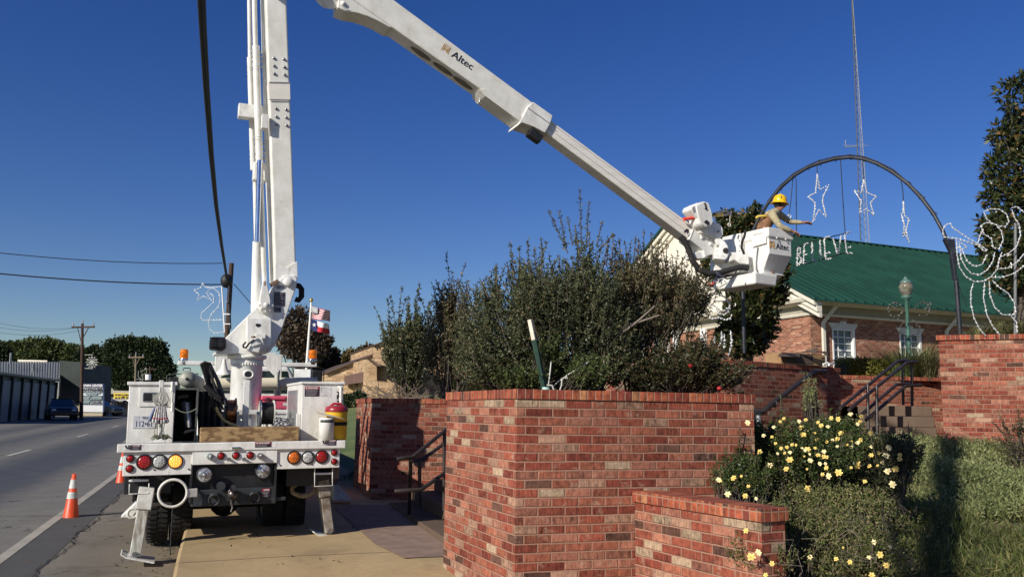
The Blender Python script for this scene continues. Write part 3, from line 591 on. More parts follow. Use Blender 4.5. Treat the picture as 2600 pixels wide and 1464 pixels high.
# warning stickers
m_stb = M('sticker_black', (.03, .02, .03), .4); m_str = M('sticker_red', (.42, .02, .04), .4); m_stw = M('sticker_white', (.78, .78, .76), .4); m_grt = M('sticker_print', (.35, .33, .36), .5)
def sticker(x0, y0, x1, y1, yl, split=.35, word='DANGER', lines=4, tri=True, c='A'):
    a = rect(c, x0, y0, x1, y1, yl); h = a[3] - a[2]; w_ = a[1] - a[0]
    s = part(bx((a[0], yl - .003, a[2]), (a[1], yl - .0005, a[3])), 'warning_sticker', m_stb)
    bx((a[0] + .002, yl - .0045, a[3] - h * split), (a[1] - .002, yl - .0032, a[3] - .002)).build('red_band', m_str, s)
    hh = h * split
    text(word, hh * .8, (a[0] + w_ * .22, yl - .0055, a[3] - hh * .82), (1, 0, 0), (0, 0, 1), m_stw, s, 'lettering', .0005, .001, width=w_ * .68)
    if tri: MB().prism([(a[0] + w_ * .05, yl - .005, a[3] - hh * .85), (a[0] + w_ * .19, yl - .005, a[3] - hh * .85), (a[0] + w_ * .12, yl - .005, a[3] - hh * .15)], (0, -.001, 0)).build('warning_triangle', m_stw, s)
    mb = MB()
    for i in range(lines):
        z = a[3] - hh - (h - hh) * (i + .8) / (lines + .6); mb.box((a[0] + w_ * .08, yl - .0045, z), (a[1] - w_ * (.08 + .2 * random.random()), yl - .0034, z + (h - hh) / lines * .3))
    mb.build('small_print', m_grt, s)
sticker(137, 670, 195, 704, 0, .3, 'DANGER'); sticker(1383, 640, 1433, 674, 0, .3, 'DANGER'); sticker(920, 653, 1022, 685, 0, .4, 'DANGER', 2)
sticker(1235, 302, 1327, 364, .35, .27, 'DANGER', 5)
pbox('A', 1333, 301, 1400, 364, .347, .002, 'diagram_sticker', m_stw, 0)
a = rect('A', 1333, 301, 1400, 364, .346); mb = MB(); w_ = a[1] - a[0]; h = a[3] - a[2]
for p, q in (((.1, .9), (.1, .4)), ((.1, .8), (.5, .85)), ((.5, .85), (.85, .75)), ((.3, .5), (.8, .3)), ((.35, .15), (.7, .15)), ((.75, .3), (.9, .15))): mb.bar((a[0] + w_ * p[0], .3455, a[2] + h * p[1]), (a[0] + w_ * q[0], .3455, a[2] + h * q[1]), .003, .001)
part(mb, 'diagram_lines', m_grt)
for xa, xb, y0, y1 in ((92, 132, 672, 704), (1345, 1378, 642, 672)):
    a = rect('A', xa, y0, xb, y1, -.001); s = part(bx((a[0], -.004, a[2]), (a[1], -.001, a[3])), 'crush_hazard_sticker', m_stw)
    w_ = a[1] - a[0]; h = a[3] - a[2]; mb = MB()
    for p, q, t_ in (((.08, .9), (.45, .25), .014), ((.2, .8), (.2, .5), .008), ((.62, .95), (.62, .25), .012), ((.62, .2), (.95, .2), .010), ((.92, .95), (.92, .25), .012)): mb.bar((a[0] + w_ * p[0], -.0055, a[2] + h * p[1]), (a[0] + w_ * q[0], -.0055, a[2] + h * q[1]), t_, .002, up=(0, 1, 0))
    mb.build('pictogram', m_blk, s)
pbox('A', 1028, 653, 1055, 684, -.002, .0015, 'diagram_sticker', m_stw, 0)
# rear underbody: hitch frame, work lights, pintle
r = rect('A', 518, 790, 1052, 955, .10); part(bx((r[0], .12, r[2]), (r[1], .16, r[3] + .01)), 'rear_plate', m_blk, .004)
for x in (518, 1050):
    a = T('A', x, 800, .06); b = T('A', x, 1040, .06); part(bx((a.x - .012, .03, b.z), (a.x + .012, .25, a.z + .02)), 'hitch_side_plate', m_blk, .003)
r = rect('A', 515, 960, 1045, 1042, .04); m_bmp = M('hitch_blue_black', (.03, .038, .042), .55, var=.35, vs=12, col2=(.012, .014, .016)); part(bx((r[0], .04, r[2]), (r[1], .22, r[3])), 'hitch_beam', m_bmp, .006)
r = rect('A', 1045, 1000, 1110, 1020, .1); part(bx((r[0], .06, r[2]), (r[1], .2, r[3])), 'hitch_bracket', m_bmp, .004)
sticker(962, 948, 1012, 1003, .035, .3, 'CAUTION', 4, False)
for x, y, rd in ((598, 862, 44), (970, 838, 44)):
    c = T('A', x, y, .02); k = rd / 590; o = part(MB().lathe([(k * .6, -.06), (k * 1.05, -.01), (k * 1.12, .0), (k * 1.08, .012), (k * .95, .008)], c, (0, -1, 0), 24), 'work_light', m_blk)
    MB().lathe([(k, .004), (k * .8, .012), (0, .018)], c, (0, -1, 0), 24).build('lens', M('worklens', (.55, .58, .6), .12, .35, .4, 50), o)
    MB().ball(c + Vector((0, -.014, 0)), k * .3, 10).build('bulb', m_chr, o)
def ringpts(c, rx, rz, n=24, a0=0, a1=2 * math.pi, tilt=0): return [c + Vector((math.cos(a0 + (a1 - a0) * i / n) * rx, tilt * math.sin(a0 + (a1 - a0) * i / n), math.sin(a0 + (a1 - a0) * i / n) * rz)) for i in range(n if abs(a1 - a0 - 2 * math.pi) < .01 else n + 1)]
for x, y in ((660, 1020), (915, 1008)):
    c = T('A', x, y, 0); part(MB().tube(ringpts(c, .052, .056, tilt=-.03), .011, 8, True), 'tow_ring', m_bmp); c = T('A', x, y - 32, .02); part(MB().bar(c + Vector((-.04, 0, 0)), c + Vector((.04, 0, 0)), .05, .04), 'ring_clasp', m_bmp, .008)
c = T('A', 775, 985, -.03); part(MB().ball(c, .05, 14, (1, 1.2, 1.1)).cyl(c + Vector((0, .02, .03)), c + Vector((0, -.06, .07)), .035).cyl(c + Vector((0, 0, -.02)), c + Vector((0, -.02, -.12)), .03, .018).tube(ringpts(c + Vector((0, -.03, .01)), .038, .05), .012, 8, True), 'pintle_hook', M('pintle', (.16, .14, .13), .35, .7, .4, 20), .002)
c = T('A', 700, 930, .02); part(MB().cyl(c + Vector((0, .05, 0)), c + Vector((0, -.06, 0)), .042, .036, 10).cyl(c + Vector((0, -.06, 0)), c + Vector((0, -.075, 0)), .048, .048, 8), 'trailer_plug', m_bmp, .003)
c = T('A', 775, 1040, -.02); part(MB().tube([c, c + Vector((0, 0, -.05)), c + Vector((-.01, .01, -.09))], .008), 'safety_chain', m_steel)
# side steps below light panels
for x0, y0, x1, y1, l in ((120, 862, 243, 915, 0), (1305, 822, 1405, 870, 0)):
    r = rect('A', x0, y0, x1, y1, .1); st_ = part(bx((r[0], .10, r[2] + .02), (r[1], .28, r[2] + .04)), 'side_step', m_w, .003)
    mb = MB(); [mb.box((r[0] + (r[1] - r[0]) * i / 5 - .003, .14, r[2] + .04), (r[0] + (r[1] - r[0]) * i / 5 + .003, .27, r[3])) for i in range(6)]; mb.box((r[0], .262, r[2] + .05), (r[1], .272, r[3])); mb.build('step_grille', m_blk, st_)
for x0, y0, x1, y1 in ((122, 920, 243, 978), (1300, 825, 1410, 930)):
    r = rect('A', x0, y0, x1, y1, .06); part(MB().tube([(r[0], .08, r[3]), (r[0], .06, r[2]), (r[1], .06, r[2]), (r[1], .08, r[3])], .006, 6), 'stirrup', m_w)
# under-body boxes each side
part(bx((-1.08, .25, .68), (-.62, .9, 1.12)), 'underbody_box', m_blk, .01); part(bx((.55, .25, .7), (1.12, .9, 1.12)), 'underbody_box', m_blk, .01)
pbox('A', 1410, 815, 1455, 885, .2, .5, 'mud_guard', M('guard_brown', (.12, .1, .09), .7), .004)
# outriggers
def outr(top, foot, wtop, wbot, pad, yl, name='outrigger', coll=None, dark=False):
    a = T('A', *top, yl); b = T('A', *foot, yl); d_ = (b - a).normalized(); s = Vector((-d_.z, 0, d_.x))
    o = part(MB().bar(a, b, .17, wtop, up=(d_.z, 0, -d_.x)), name, m_leg, .008)
    mid_ = a.lerp(b, .30); MB().bar(a + d_ * -.02, mid_, .20, wtop * 1.35, up=(d_.z, 0, -d_.x)).build('sleeve', m_leg if dark else m_w2, o, .008)
    p0, p1 = T('A', *pad[0], yl), T('A', *pad[1], yl); zc = min(p0.z, p1.z)
    MB().prism([(p0.x, yl - .16, p0.z + .035), (p0.x + .05, yl - .16, p0.z), (p1.x, yl - .16, p1.z), (p1.x + .01, yl - .16, p1.z + .012), (p0.x + .055, yl - .16, p0.z + .014), (p0.x + .008, yl - .16, p0.z + .045)], (0, .34, 0)).build('foot_pad', m_w2, o)
    MB().cyl(b + Vector((0, -.10, .02)), b + Vector((0, .1, .02)), .03, n=12).build('pin', m_steel, o); return o
m_leg = M('outrigger_paint', (.60, .62, .56), .6, var=.35, vs=7, col2=(.24, .21, .16), streak=(3, 3, .7))
outr((232, 950), (157, 1372), .11, .1, ((66, 1378), (275, 1408)), .16)
m_l2 = M('outrigger_dirty', (.36, .33, .28), .7, var=.35, vs=6, col2=(.13, .1, .075)); ml = m_leg; m_leg = m_l2
outr((1345, 900), (1385, 1222), .10, .1, ((1278, 1240), (1455, 1250)), .35, dark=True); m_leg = ml
for pts, nm in ((((65, 1132), (160, 1040), (205, 1040), (175, 1135)), 0), (((1420, 1025), (1420, 900), (1450, 930), (1540, 1022)), 1)):
    P_ = [T('A', x, y, 3.0) for x, y in pts]; o = part(MB().prism([P_[0], P_[3], P_[2], P_[1]], (0, .3, 0)), 'front_outrigger', m_w if nm == 0 else m_w2, .008)
    if nm == 0: c = T('A', 142, 1106, 2.95); MB().tube(ringpts(c, .06, .06), .018, 8, True).build('pin_eye', m_w2, o)
# ring holder with bracket + chain
c = T('A', 397, 978, -.05); part(MB().tube(ringpts(c, .135, .135, 36), .014, 8, True), 'cone_holder_ring', m_w2)
a = T('A', 480, 978, -.05); part(MB().bar(a, Vector((a.x + .11, -.02, a.z)), .02, .085), 'ring_bracket', m_w2, .004)
a = T('A', 395, 1066, -.05); b = T('A', 378, 1375, -.1); mb = MB(); P_ = [a.lerp(b, i / 14) + Vector((.004 * math.sin(i * 2), 0, 0)) for i in range(15)]; mb.tube(P_, .0065, 6); part(mb, 'hanging_chain', m_blk)
a = T('A', 260, 1046, .2); b = T('A', 390, 1044, .2); part(MB().bar(a, b, .05, .035), 'cross_strut', m_l2, .004)
# wheels: dual rear, single front
def wheel(x, y, nm='rear_wheel'):
    rr = .42; z = rr + .02; prof = [(.2, -.11), (.30, -.115), (.385, -.12), (.41, -.10), (.42, -.06), (.42, .06), (.41, .10), (.385, .12), (.30, .115), (.2, .11)]
    o = part(MB().lathe(prof, (x, y, z), (1, 0, 0), 40), nm, m_rub)
    mb = MB()
    for i in range(44):
        a_ = 2 * math.pi * i / 44
        for sgn in (-1, 1):
            r1 = Vector((sgn * .055, math.cos(a_ + sgn * .03) * .423, math.sin(a_ + sgn * .03) * .423)) + Vector((x, y, z)); dv = Vector((.045, 0, 0)); nn = Vector((0, -math.sin(a_), math.cos(a_)))
            mb.bar(r1 - dv, r1 + dv + nn * .01 * sgn, .032, .014, up=(0, math.cos(a_), math.sin(a_)))
    mb.build('tread_block', m_rub, o)
    MB().lathe([(.21, -.09), (.2, -.02), (.1, .0), (.0, .0)], (x, y, z), (1, 0, 0), 24).build('rim', m_w2, o)
wxa, wxb = T('A', 300, 1150, 1.05).x, T('A', 452, 1150, 1.05).x
for x in (wxa, wxb, -wxb + .05, -wxa + .05): wheel(x, 1.45)
wheel(-.98, 5.9, 'front_wheel'); wheel(.98, 5.9, 'front_wheel')
part(MB().cyl((-.95, 1.45, .44), (.95, 1.45, .44), .07).ball((0, 1.45, .44), .17, 12), 'rear_axle', m_blk)
part(bx((-1.12, .95, .95), (-.5, 1.0, 1.12)), 'fender_flap', m_blk)
# ---- left tool body (open end compartment + door with latch + plate)
yb = .30
rL = rect('A', 118, 292, 405, 648, yb); zt = rL[3]; zb = D - .01; xl = rL[0] + .005; xi = T('A', 407, 450, yb).x; xo = T('A', 556, 450, yb).x
BL = 2.9
part(bx((xl, yb, zb), (xi, yb + BL, zt)), 'tool_body', m_w, .008)
part(bx((xl - .02, yb - .02, zt), (xi + .02, yb + BL, zt + .035)), 'tool_body_lid', m_w, .006)
zo = T('A', 450, 322, yb).z
tb = part(MB().box((xi + .001, yb + 1.2, zb), (xo, yb + 1.23, zo)).box((xo - .02, yb, zb), (xo, yb + 1.2, zo)).box((xi, yb, zo), (xo, yb + BL, zo + .02)).box((xi + .001, yb, zb), (xo, yb + 1.2, zb + .015)), 'open_compartment', M('compartment_grey', (.10, .11, .10), .6), 0)
o = pbox('A', 186, 308, 385, 428, yb - .012, .01, 'tool_door', m_w, .004); r = rect('A', 208, 338, 300, 397, yb - .014)
f = bx((r[0], yb - .022, r[2]), (r[1], yb - .013, r[3])).build('latch_recess', m_steel, o, .004); bx((r[0] + .008, yb - .024, r[2] + .008), (r[0] + (r[1] - r[0]) * .62, yb - .0225, r[3] - .01)).build('latch', m_blk, o); bx((r[0] + (r[1] - r[0]) * .68, yb - .03, r[2] + .02), (r[1] - .008, yb - .0225, r[3] - .02)).build('latch_paddle', m_chr, o, .003)
for y_ in (300, 430): c = T('A', 393, y_, yb - .02); part(MB().cyl(c + Vector((0, 0, -.05)), c + Vector((0, 0, .05)), .012), 'hinge', m_w)
c = T('A', 393, 365, yb - .02); part(MB().cyl(c + Vector((0, 0, -.14)), c + Vector((0, 0, .14)), .007), 'hinge_rod', m_w)
r = rect('A', 146, 487, 290, 565, yb - .004); pl = part(bx((r[0], yb - .006, r[2]), (r[1], yb - .002, r[3])), 'licence_plate', M('plate_white', (.62, .63, .66), .4), .002)
h = r[3] - r[2]; w_ = r[1] - r[0]; m_pl = M('plate_ink', (.03, .05, .10), .5)
text('TEX', h * .26, (r[0] + w_ * .38, yb - .007, r[3] - h * .27), (1, 0, 0), (0, 0, 1), m_pl, pl, 'lettering', .0006, .001, width=w_ * .28)
text('112\u202261', h * .62, (r[0] + w_ * .09, yb - .007, r[2] + h * .14), (1, 0, 0), (0, 0, 1), m_pl, pl, 'plate_number', .0006, .001, width=w_ * .72)
MB().cyl((r[0] + w_ * .25, yb - .008, r[3] - h * .12), (r[0] + w_ * .25, yb - .006, r[3] - h * .12), .004).build('plate_star', m_pl, pl)
# right tool body
rR = rect('A', 1222, 285, 1478, 632, yb); zr = rR[3]
BR = 1.25
part(bx((rR[0], yb + .05, zb), (rR[1], yb + BR, zr)), 'tool_body', m_w, .008)
part(bx((rR[0] - .01, yb + .03, zr), (rR[1] + .012, yb + BR, zr + .028)), 'tool_body_lid', m_w, .005)
part(bx((rR[0] - .05, yb + .06, zb), (rR[0] - .004, yb + .09, zb + .30)), 'body_flange', m_w, .004)
m_cabin = M('galvanised_door', (.55, .56, .57), .3, .7, .15, 8)
part(bx((rR[0] - .012, yb + .35, zb + .05), (rR[0] - .002, yb + 1.1, zr - .06)), 'inner_door', m_cabin, .003)
a = T('A', 1452, 322, yb + .04); text('ALTEC', .075, (a.x - .02, yb + .045, a.z - .02), (0, 0, -1), (1, 0, 0), m_stb, truck, 'maker_lettering', .001, .003)
a = T('A', 1464, 305, yb - .08); b = T('A', 1462, 635, yb - .08); part(MB().cyl(b, a, .017).cyl(a, a + Vector((0, .12, .0)), .017), 'grab_rail', m_w)
c = T('A', 1463, 560, yb - .08); part(MB().cyl(c - Vector((0, 0, .03)), c + Vector((0, 0, .03)), .024), 'rail_clamp', m_rub)
# post for grounding sets
a = T('A', 325, 262, .16); b = T('A', 318, 645, .16); part(MB().bar((b.x, .16, D), (a.x, .16, a.z), .045, .045, up=(0, 1, 0)).prism([(b.x - .12, .12, D + .002), (b.x + .06, .12, D + .002), (b.x + .02, .12, D + .05)], (0, .08, 0)), 'hanger_post', m_w, .005)
# compressor / air tank on the left body
c = T('A', 484, 253, .75); rt = 52 / 2.5 / 2171 * ((TM @ c).y)
tk = part(MB().lathe([(0, -.03), (rt * .5, -.025), (rt * .9, -.005), (rt, .03), (rt, .62), (rt * .8, .66), (0, .68)], c, (.22, 1, -.06), 24), 'air_tank', M('tank_green_grey', (.36, .37, .31), .5, .1, .2)); MB().lathe([(.016, 0), (.016, .025), (0, .025)], c + Vector((0, -.03, 0)), (0, -1, 0), 8).build('tank_plug', m_blk, tk); MB().tube([c + Vector((-.04, .06, rt)), c + Vector((-.035, .06, rt + .03)), c + Vector((.035, .06, rt + .03)), c + Vector((.04, .06, rt))], .006).build('tank_handle', m_blk, tk)
# davit / winch support ahead of the deck beam
a = T('A', 868, 262, 1.35); b = T('A', 863, 556, 1.35); part(bx((a.x - .035, 1.33, D), (a.x + .035, 1.41, a.z)), 'boom_rest_post', m_w, .005)
# pedestal
yp = 2.45; c = T('A', 862, 300, yp); rp = (955 - 765) / 2.5 / 2 / 2171 * (TM @ c).y; z1 = T('A', 860, 148, yp).z; print('pedestal', c, rp, z1)
pd = part(MB().lathe([(rp, D), (rp, z1 - .03), (rp * 1.05, z1 - .02), (rp * 1.05, z1 + .03), (rp * .7, z1 + .03)], (c.x, yp, 0), (0, 0, 1), 40), 'pedestal', m_w)
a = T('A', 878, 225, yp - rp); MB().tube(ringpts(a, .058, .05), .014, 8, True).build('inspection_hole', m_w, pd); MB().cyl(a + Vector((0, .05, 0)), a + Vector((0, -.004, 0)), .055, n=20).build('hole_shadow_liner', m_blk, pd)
mb = MB()
for i in range(-8, 9):
    an = i * .17 - math.pi / 2; mb.cyl(Vector((c.x + math.cos(an) * rp * 1.035, yp + math.sin(an) * rp * 1.035, z1 - .045)), Vector((c.x + math.cos(an) * rp * 1.035, yp + math.sin(an) * rp * 1.035, z1 - .02)), .012, n=6)
mb.build('flange_bolt', m_w, pd)
part(bx((c.x - rp * 1.1, yp - rp - .02, D), (c.x - rp * 1.02, yp + rp, D + .45)), 'pedestal_stay', m_w, .004); part(bx((c.x + rp * 1.02, yp - rp - .02, D), (c.x + rp * 1.1, yp + rp, D + .38)), 'pedestal_stay', m_w, .004)
part(bx((c.x - rp * 1.2, yp - rp - .04, D + .27), (c.x + rp * 1.1, yp - rp - .02, D + .33)), 'pedestal_band', m_w2, .003)
PC = Vector((c.x, yp, 0))
# head rack with beacons and side posts
yh = 3.75
a, b = T('A', 428, 160, yh), T('A', 1313, 157, yh); zz = (a.z + b.z) / 2
rk = part(bx((a.x, yh, zz - .03), (b.x, yh + .12, zz + .03)), 'light_bar', m_w, .01)
m_ora = M('beacon_amber', (.85, .22, .02), .12, var=.3, vs=30, trans=.3, emit=(1, .3, .02), es=.12)
for x in (466, 1283):
    c = T('A', x, 152, yh + .06); k = 28 / 2.5 / 2171 * (TM @ c).y
    o = part(MB().lathe([(k * .8, -.03), (k, -.02), (k, .05), (k * .95, .06)], c, (0, 0, 1), 24), 'beacon', m_chr)
    MB().lathe([(k * .86, .06), (k * .9, .09), (k * .9, .15), (k * .84, .19), (k * .6, .2), (0, .2)], c, (0, 0, 1), 24).build('beacon_lens', m_ora, o)
for x0, x1, y1 in ((668, 700, 350), (1052, 1083, 356)):
    r = rect('A', x0, 100, x1, y1, 3.3); part(bx((r[0], 3.3, D), (r[1], 3.38, r[3])), 'rack_post', m_w, .005)
    s = 1 if x0 < 900 else -1; z = r[3]; e = r[1] if s > 0 else r[0]
    part(MB().prism([(e, 3.3, z), (e + s * .28, 3.3, z), (e + s * .28, 3.3, z - .03), (e + s * .02, 3.3, z - .30), (e, 3.3, z - .30)], (0, .02, 0)).box((min(e, e + s * .3), 3.3, z), (max(e, e + s * .3), 3.38, z + .03)), 'rack_gusset', m_w, .003)
a, b = T('A', 560, 290, 3.2), T('A', 1300, 281, 3.2); part(MB().cyl(a, b, .088, n=20).cyl(b, b + Vector((.02, 0, 0)), .095, n=20), 'pipe_carrier', M('pvc_cream', (.70, .64, .48), .4, var=.05), 0)
c = T('A', 1300, 262, 3.15); part(MB().tube(ringpts(c, .03, .035), .01, 6, True).box(c + Vector((-.03, -.02, -.12)), c + Vector((.03, .02, -.02))), 'pipe_latch', m_steel)
c = T('A', 1067, 275, 3.1); part(MB().cyl(c + Vector((0, 0, -.14)), c + Vector((0, 0, .14)), .016).ball(c + Vector((0, 0, .15)), .025, 8).ball(c + Vector((0, 0, -.15)), .03, 8), 'pipe_strap', m_steel)
a = T('A', 725, 125, 3.0); part(MB().lathe([(.02, 0), (.03, -.06), (.05, -.14), (.1, -.2), (.105, -.21)], a, (0, -.2, 1), 20), 'horn', m_w)
# cab
yc = 4.35; zc0, zc1, zc2 = .75, T('A', 900, 350, yc).z, T('A', 900, 172, yc).z; xr = T('A', 1200, 270, yc).x; xl2 = T('A', 560, 250, yc).x; xm = (xr + xl2) / 2; hw = (xr - xl2) / 2; print('cab', xm, hw, zc1, zc2)
prof = [(-hw, zc0), (hw, zc0), (hw, zc1), (hw * .97, zc1 + .1), (hw * .84, zc2 - .10), (hw * .76, zc2), (-hw * .76, zc2), (-hw * .84, zc2 - .10), (-hw * .97, zc1 + .1), (-hw, zc1)]
cabp = part(MB().prism([(xm + x, yc, z) for x, z in prof], (0, 1.75, 0)), 'cab', m_w, .04, seg=3)
a = rect('A', 575, 197, 1172, 345, yc); wz0, wz1 = a[2], a[3]
MB().prism([(xm - hw * .86, yc - .012, wz0), (xm + hw * .86, yc - .012, wz0), (xm + hw * .75, yc - .012, wz1), (xm - hw * .75, yc - .012, wz1)], (0, .02, 0)).build('rear_window', m_glass, cabp, .02)
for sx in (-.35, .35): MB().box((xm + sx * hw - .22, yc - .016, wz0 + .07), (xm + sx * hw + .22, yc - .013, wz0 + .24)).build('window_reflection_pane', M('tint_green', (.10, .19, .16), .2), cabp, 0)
part(MB().prism([(xm + x * 1.0, yc + 1.75, z) for x, z in [(-hw, zc0), (hw, zc0), (hw, zc1 - .05), (hw * .9, zc1 + .02), (-hw * .9, zc1 + .02), (-hw, zc1 - .05)]], (0, 1.3, 0)), 'bonnet', m_w, .05)
part(bx((-1.02, 3.3, .75), (1.02, 4.3, 1.15)), 'cab_back_panel', m_w2, .01)
for s in (-1, 1):
    c = Vector((xm + s * (hw + .32), yc + 1.2, zc1 + .12)) if s < 0 else T('A', 1310, 262, yc + .9)
    mi = part(bx(c - Vector((.09, .03, .17)), c + Vector((.09, .04, .17))), 'side_mirror', m_blk, .02)
    MB().tube([Vector((xm + s * hw * .95, yc + 1.0, c.z + .22)), c + Vector((0, 0, .22)), c + Vector((s * .12, 0, .2)), c + Vector((s * .12, 0, -.2)), Vector((xm + s * hw, yc + 1.0, c.z - .2))], .011, 6).build('mirror_arm', m_blk, mi)
# ---- turret
yt = 2.2; dt = .52
tp = lambda pts, yl: [T('B', x, y, yl) for x, y in pts]
tur = part(MB().prism(tp([(207, 1132), (207, 1108), (275, 1098), (292, 1000), (460, 833), (575, 716), (648, 640), (668, 596), (705, 548), (765, 503), (850, 498), (866, 530), (856, 600), (745, 930), (705, 1010), (652, 1112), (480, 1150), (400, 1128)], yt), (0, dt, 0)), 'turret', m_w, .012)
pr = tp([(462, 838), (660, 842), (660, 1055), (560, 1118), (462, 1090)], yt - .17); MB().prism(pr, (0, .168, 0)).build('winch_housing', m_w, tur, .012)
c = T('B', 553, 893, yt - .172); MB().prism([c + Vector((math.cos(a) * .034, 0, math.sin(a) * .034 * (1 if math.sin(a) < 0 else .35))) for a in [i * math.pi / 8 for i in range(16)]], (0, -.003, 0)).build('access_hole', m_blk, tur)
o = MB(); r_ = T('B', 495, 990, yt - .2); o.box(T('B', 535, 965, yt - .24), T('B', 610, 1010, yt - .172)); o.bar(T('B', 495, 1050, yt - .25), T('B', 590, 1020, yt - .25), .06, .08); o.prism(tp([(470, 1100), (560, 1120), (585, 1035), (520, 1020)], yt - .26), (0, .08, 0)); o.build('control_lever_box', m_w, tur, .008)
MB().tube(tp([(520, 1015), (480, 1045), (455, 1080), (435, 1075), (432, 1060), (455, 1032)], yt - .28), .014, 6).build('lever_strap', m_blk, tur)
MB().cyl(T('B', 515, 985, yt - .30), T('B', 515, 1000, yt - .30), .025, .035, 10).build('lever_knob', M('knob_red_brown', (.12, .06, .04), .5), tur)
c = T('B', 612, 742, yt - .02); mb = MB(); mb.lathe([(0, .09), (.03, .09), (.04, .06), (.105, .05), (.11, 0)], c, (0, -1, 0), 20)
for i in range(8): mb.ball(c + Vector((math.cos(i * .785) * .085, -.055, math.sin(i * .785) * .085)), .014, 6)
mb.build('pivot_hub', m_w, tur)
lg = MB().prism(tp([(565, 700), (590, 545), (605, 536), (622, 545), (652, 700), (650, 760), (580, 765)], yt - .10), (0, .085, 0)).build('cylinder_clevis', m_w, tur, .008); MB().bar(T('B', 606, 550, yt - .102), T('B', 606, 582, yt - .102), .012, .004, up=(0, 1, 0)).build('clevis_slot', M('rust', (.2, .08, .04), .8), lg)
c = T('B', 792, 553, yt - .01); MB().lathe([(0, .045), (.045, .045), (.062, .03), (.066, 0)], c, (0, -1, 0), 20).build('boom_pivot_pin', m_w, tur)
for p0, p1 in (((700, 580), (762, 610)), ((680, 632), (764, 748)), ((682, 752), (735, 796))):
    a = rect('B', *p0, *p1, yt - .003); s = MB().box((a[0], yt - .006, a[2]), (a[1], yt - .002, a[3])).build('information_decal', m_grt if p0[1] < 600 else m_stb, tur); mb = MB(); n = 2 if p0[1] < 600 else 9 if p0[1] < 700 else 3
    for i in range(n):
        z = a[2] + (a[3] - a[2]) * (i + .5) / n; mb.box((a[0] + .01, yt - .0075, z), (a[1] - .01 - .05 * random.random(), yt - .0062, z + (a[3] - a[2]) / n * .22))
    mb.build('small_print', m_stb if p0[1] < 600 else m_grt, s)
c = T('B', 232, 1045, yt - .05); pm = MB().box(c - Vector((.10, .05, .085)), c + Vector((.10, .2, .085))).build('hydraulic_motor', m_blk, tur, .04); mb = MB(); [mb.box(c + Vector((-.105, -.06, -.08 + .035 * i)), c + Vector((-.02, .0, -.065 + .035 * i))) for i in range(5)]; mb.build('cooling_fin', m_blk, pm)
MB().tube([T('B', x, y, yt + .25) for x, y in ((850, 690), (875, 700), (900, 670), (900, 610), (880, 585), (850, 580))], .04, 10).build('hose_loop', m_rub, tur)
part(MB().lathe([(rp * 1.05, z1 + .032), (rp * 1.25, z1 + .05), (rp * 1.25, z1 + .09), (rp * .9, z1 + .1)], (PC.x, yp, 0), (0, 0, 1), 40), 'slew_ring', m_w)
# ---- lower boom (near vertical) and levelling rods
yB = yt + .06
def tpl(c, x, y, yl=yB): return T(c, x, y, yl)
ELB = 'S', 700, -150
bl, br = tpl('B', 690, 590), tpl('B', 862, 540); tl, tr = tpl('G', 295, -40), tpl('G', 434, -40)
k = 2.0
def ext(a, b, z): return a + (b - a) * ((z - a.z) / (b.z - a.z))
ZT = tl.z + .95; tlx, trx = ext(bl, tl, ZT), ext(br, tr, ZT)
lb = part(MB().hexa([bl, br, br + Vector((0, .36, 0)), bl + Vector((0, .36, 0)), tlx, trx, trx + Vector((0, .36, 0)), tlx + Vector((0, .36, 0))]), 'lower_boom', m_boom, .025, seg=3)
for (x0, y0, x1, y1) in ((305, 380, 450, 541), (314, 548, 452, 655), (322, 655, 462, 985)):
    pass
a0, a1, b0, b1 = tpl('G', 318, 540, yB - .012), tpl('G', 452, 540, yB - .012), tpl('G', 326, 655, yB - .012), tpl('G', 455, 655, yB - .012)
MB().hexa([b0 + Vector((-.012, 0, 0)), b1 + Vector((.012, 0, 0)), b1 + Vector((.012, .385, 0)), b0 + Vector((-.012, .385, 0)), a0 + Vector((-.012, 0, 0)), a1 + Vector((.012, 0, 0)), a1 + Vector((.012, .385, 0)), a0 + Vector((-.012, .385, 0))]).build('insulator_sleeve', M('fibre_cream', (.76, .73, .65), .5, var=.04), lb, .006)
for y in (541, 655):
    p, q = tpl('G', 320, y, yB - .018), tpl('G', 454, y + 2, yB - .018); MB().bar(p, q, .006, .012).build('sleeve_seam', m_grt, lb)
for x, y in [(350, 384), (416, 391), (352, 435), (419, 443), (354, 487), (421, 494), (364, 715), (430, 722), (366, 768), (432, 774), (367, 820), (434, 826)]:
    c = tpl('G', x, y, yB); MB().lathe([(.022, 0), (.02, .015), (.01, .022), (0, .024)], c, (0, -1, 0), 10).build('boom_bolt', m_steel, lb)
c0, c1 = tpl('B', 690, 440, yB - .012), tpl('B', 868, 390, yB - .012)
MB().prism([tpl('B', x, y, yB - .02) for x, y in ((690, 390), (778, 441), (866, 388), (870, 528), (690, 600))], (0, .02, 0)).build('boom_base_plate', m_w, lb, .004)
def tubeS(pts, r, name, mat=m_boom, n=12): return part(MB().tube(pts, r, n), name, mat)
def rad(c, x0, x1, y, yl): return (T(c, x1, y, yl).x - T(c, x0, y, yl).x) / 2
y1_, y2_ = yt + .20, yt + .46
tubeS([T('B', 603, 560, y1_), T('G', 262, 1080, y1_)], rad('B', 578, 618, 500, y1_) * 1.0, 'levelling_rod')
o = tubeS([T('G', 256, 1075, y1_), T('G', 232, 305, y1_)], rad('G', 212, 262, 600, y1_), 'levelling_rod_sleeve'); 
for y in (452, 915): p = T('G', 239 + (y - 452) * .03, y, y1_); MB().lathe([(.099, 0), (.099, .006)], p, (0, 0, 1), 16).build('sleeve_seam', m_grt, o)
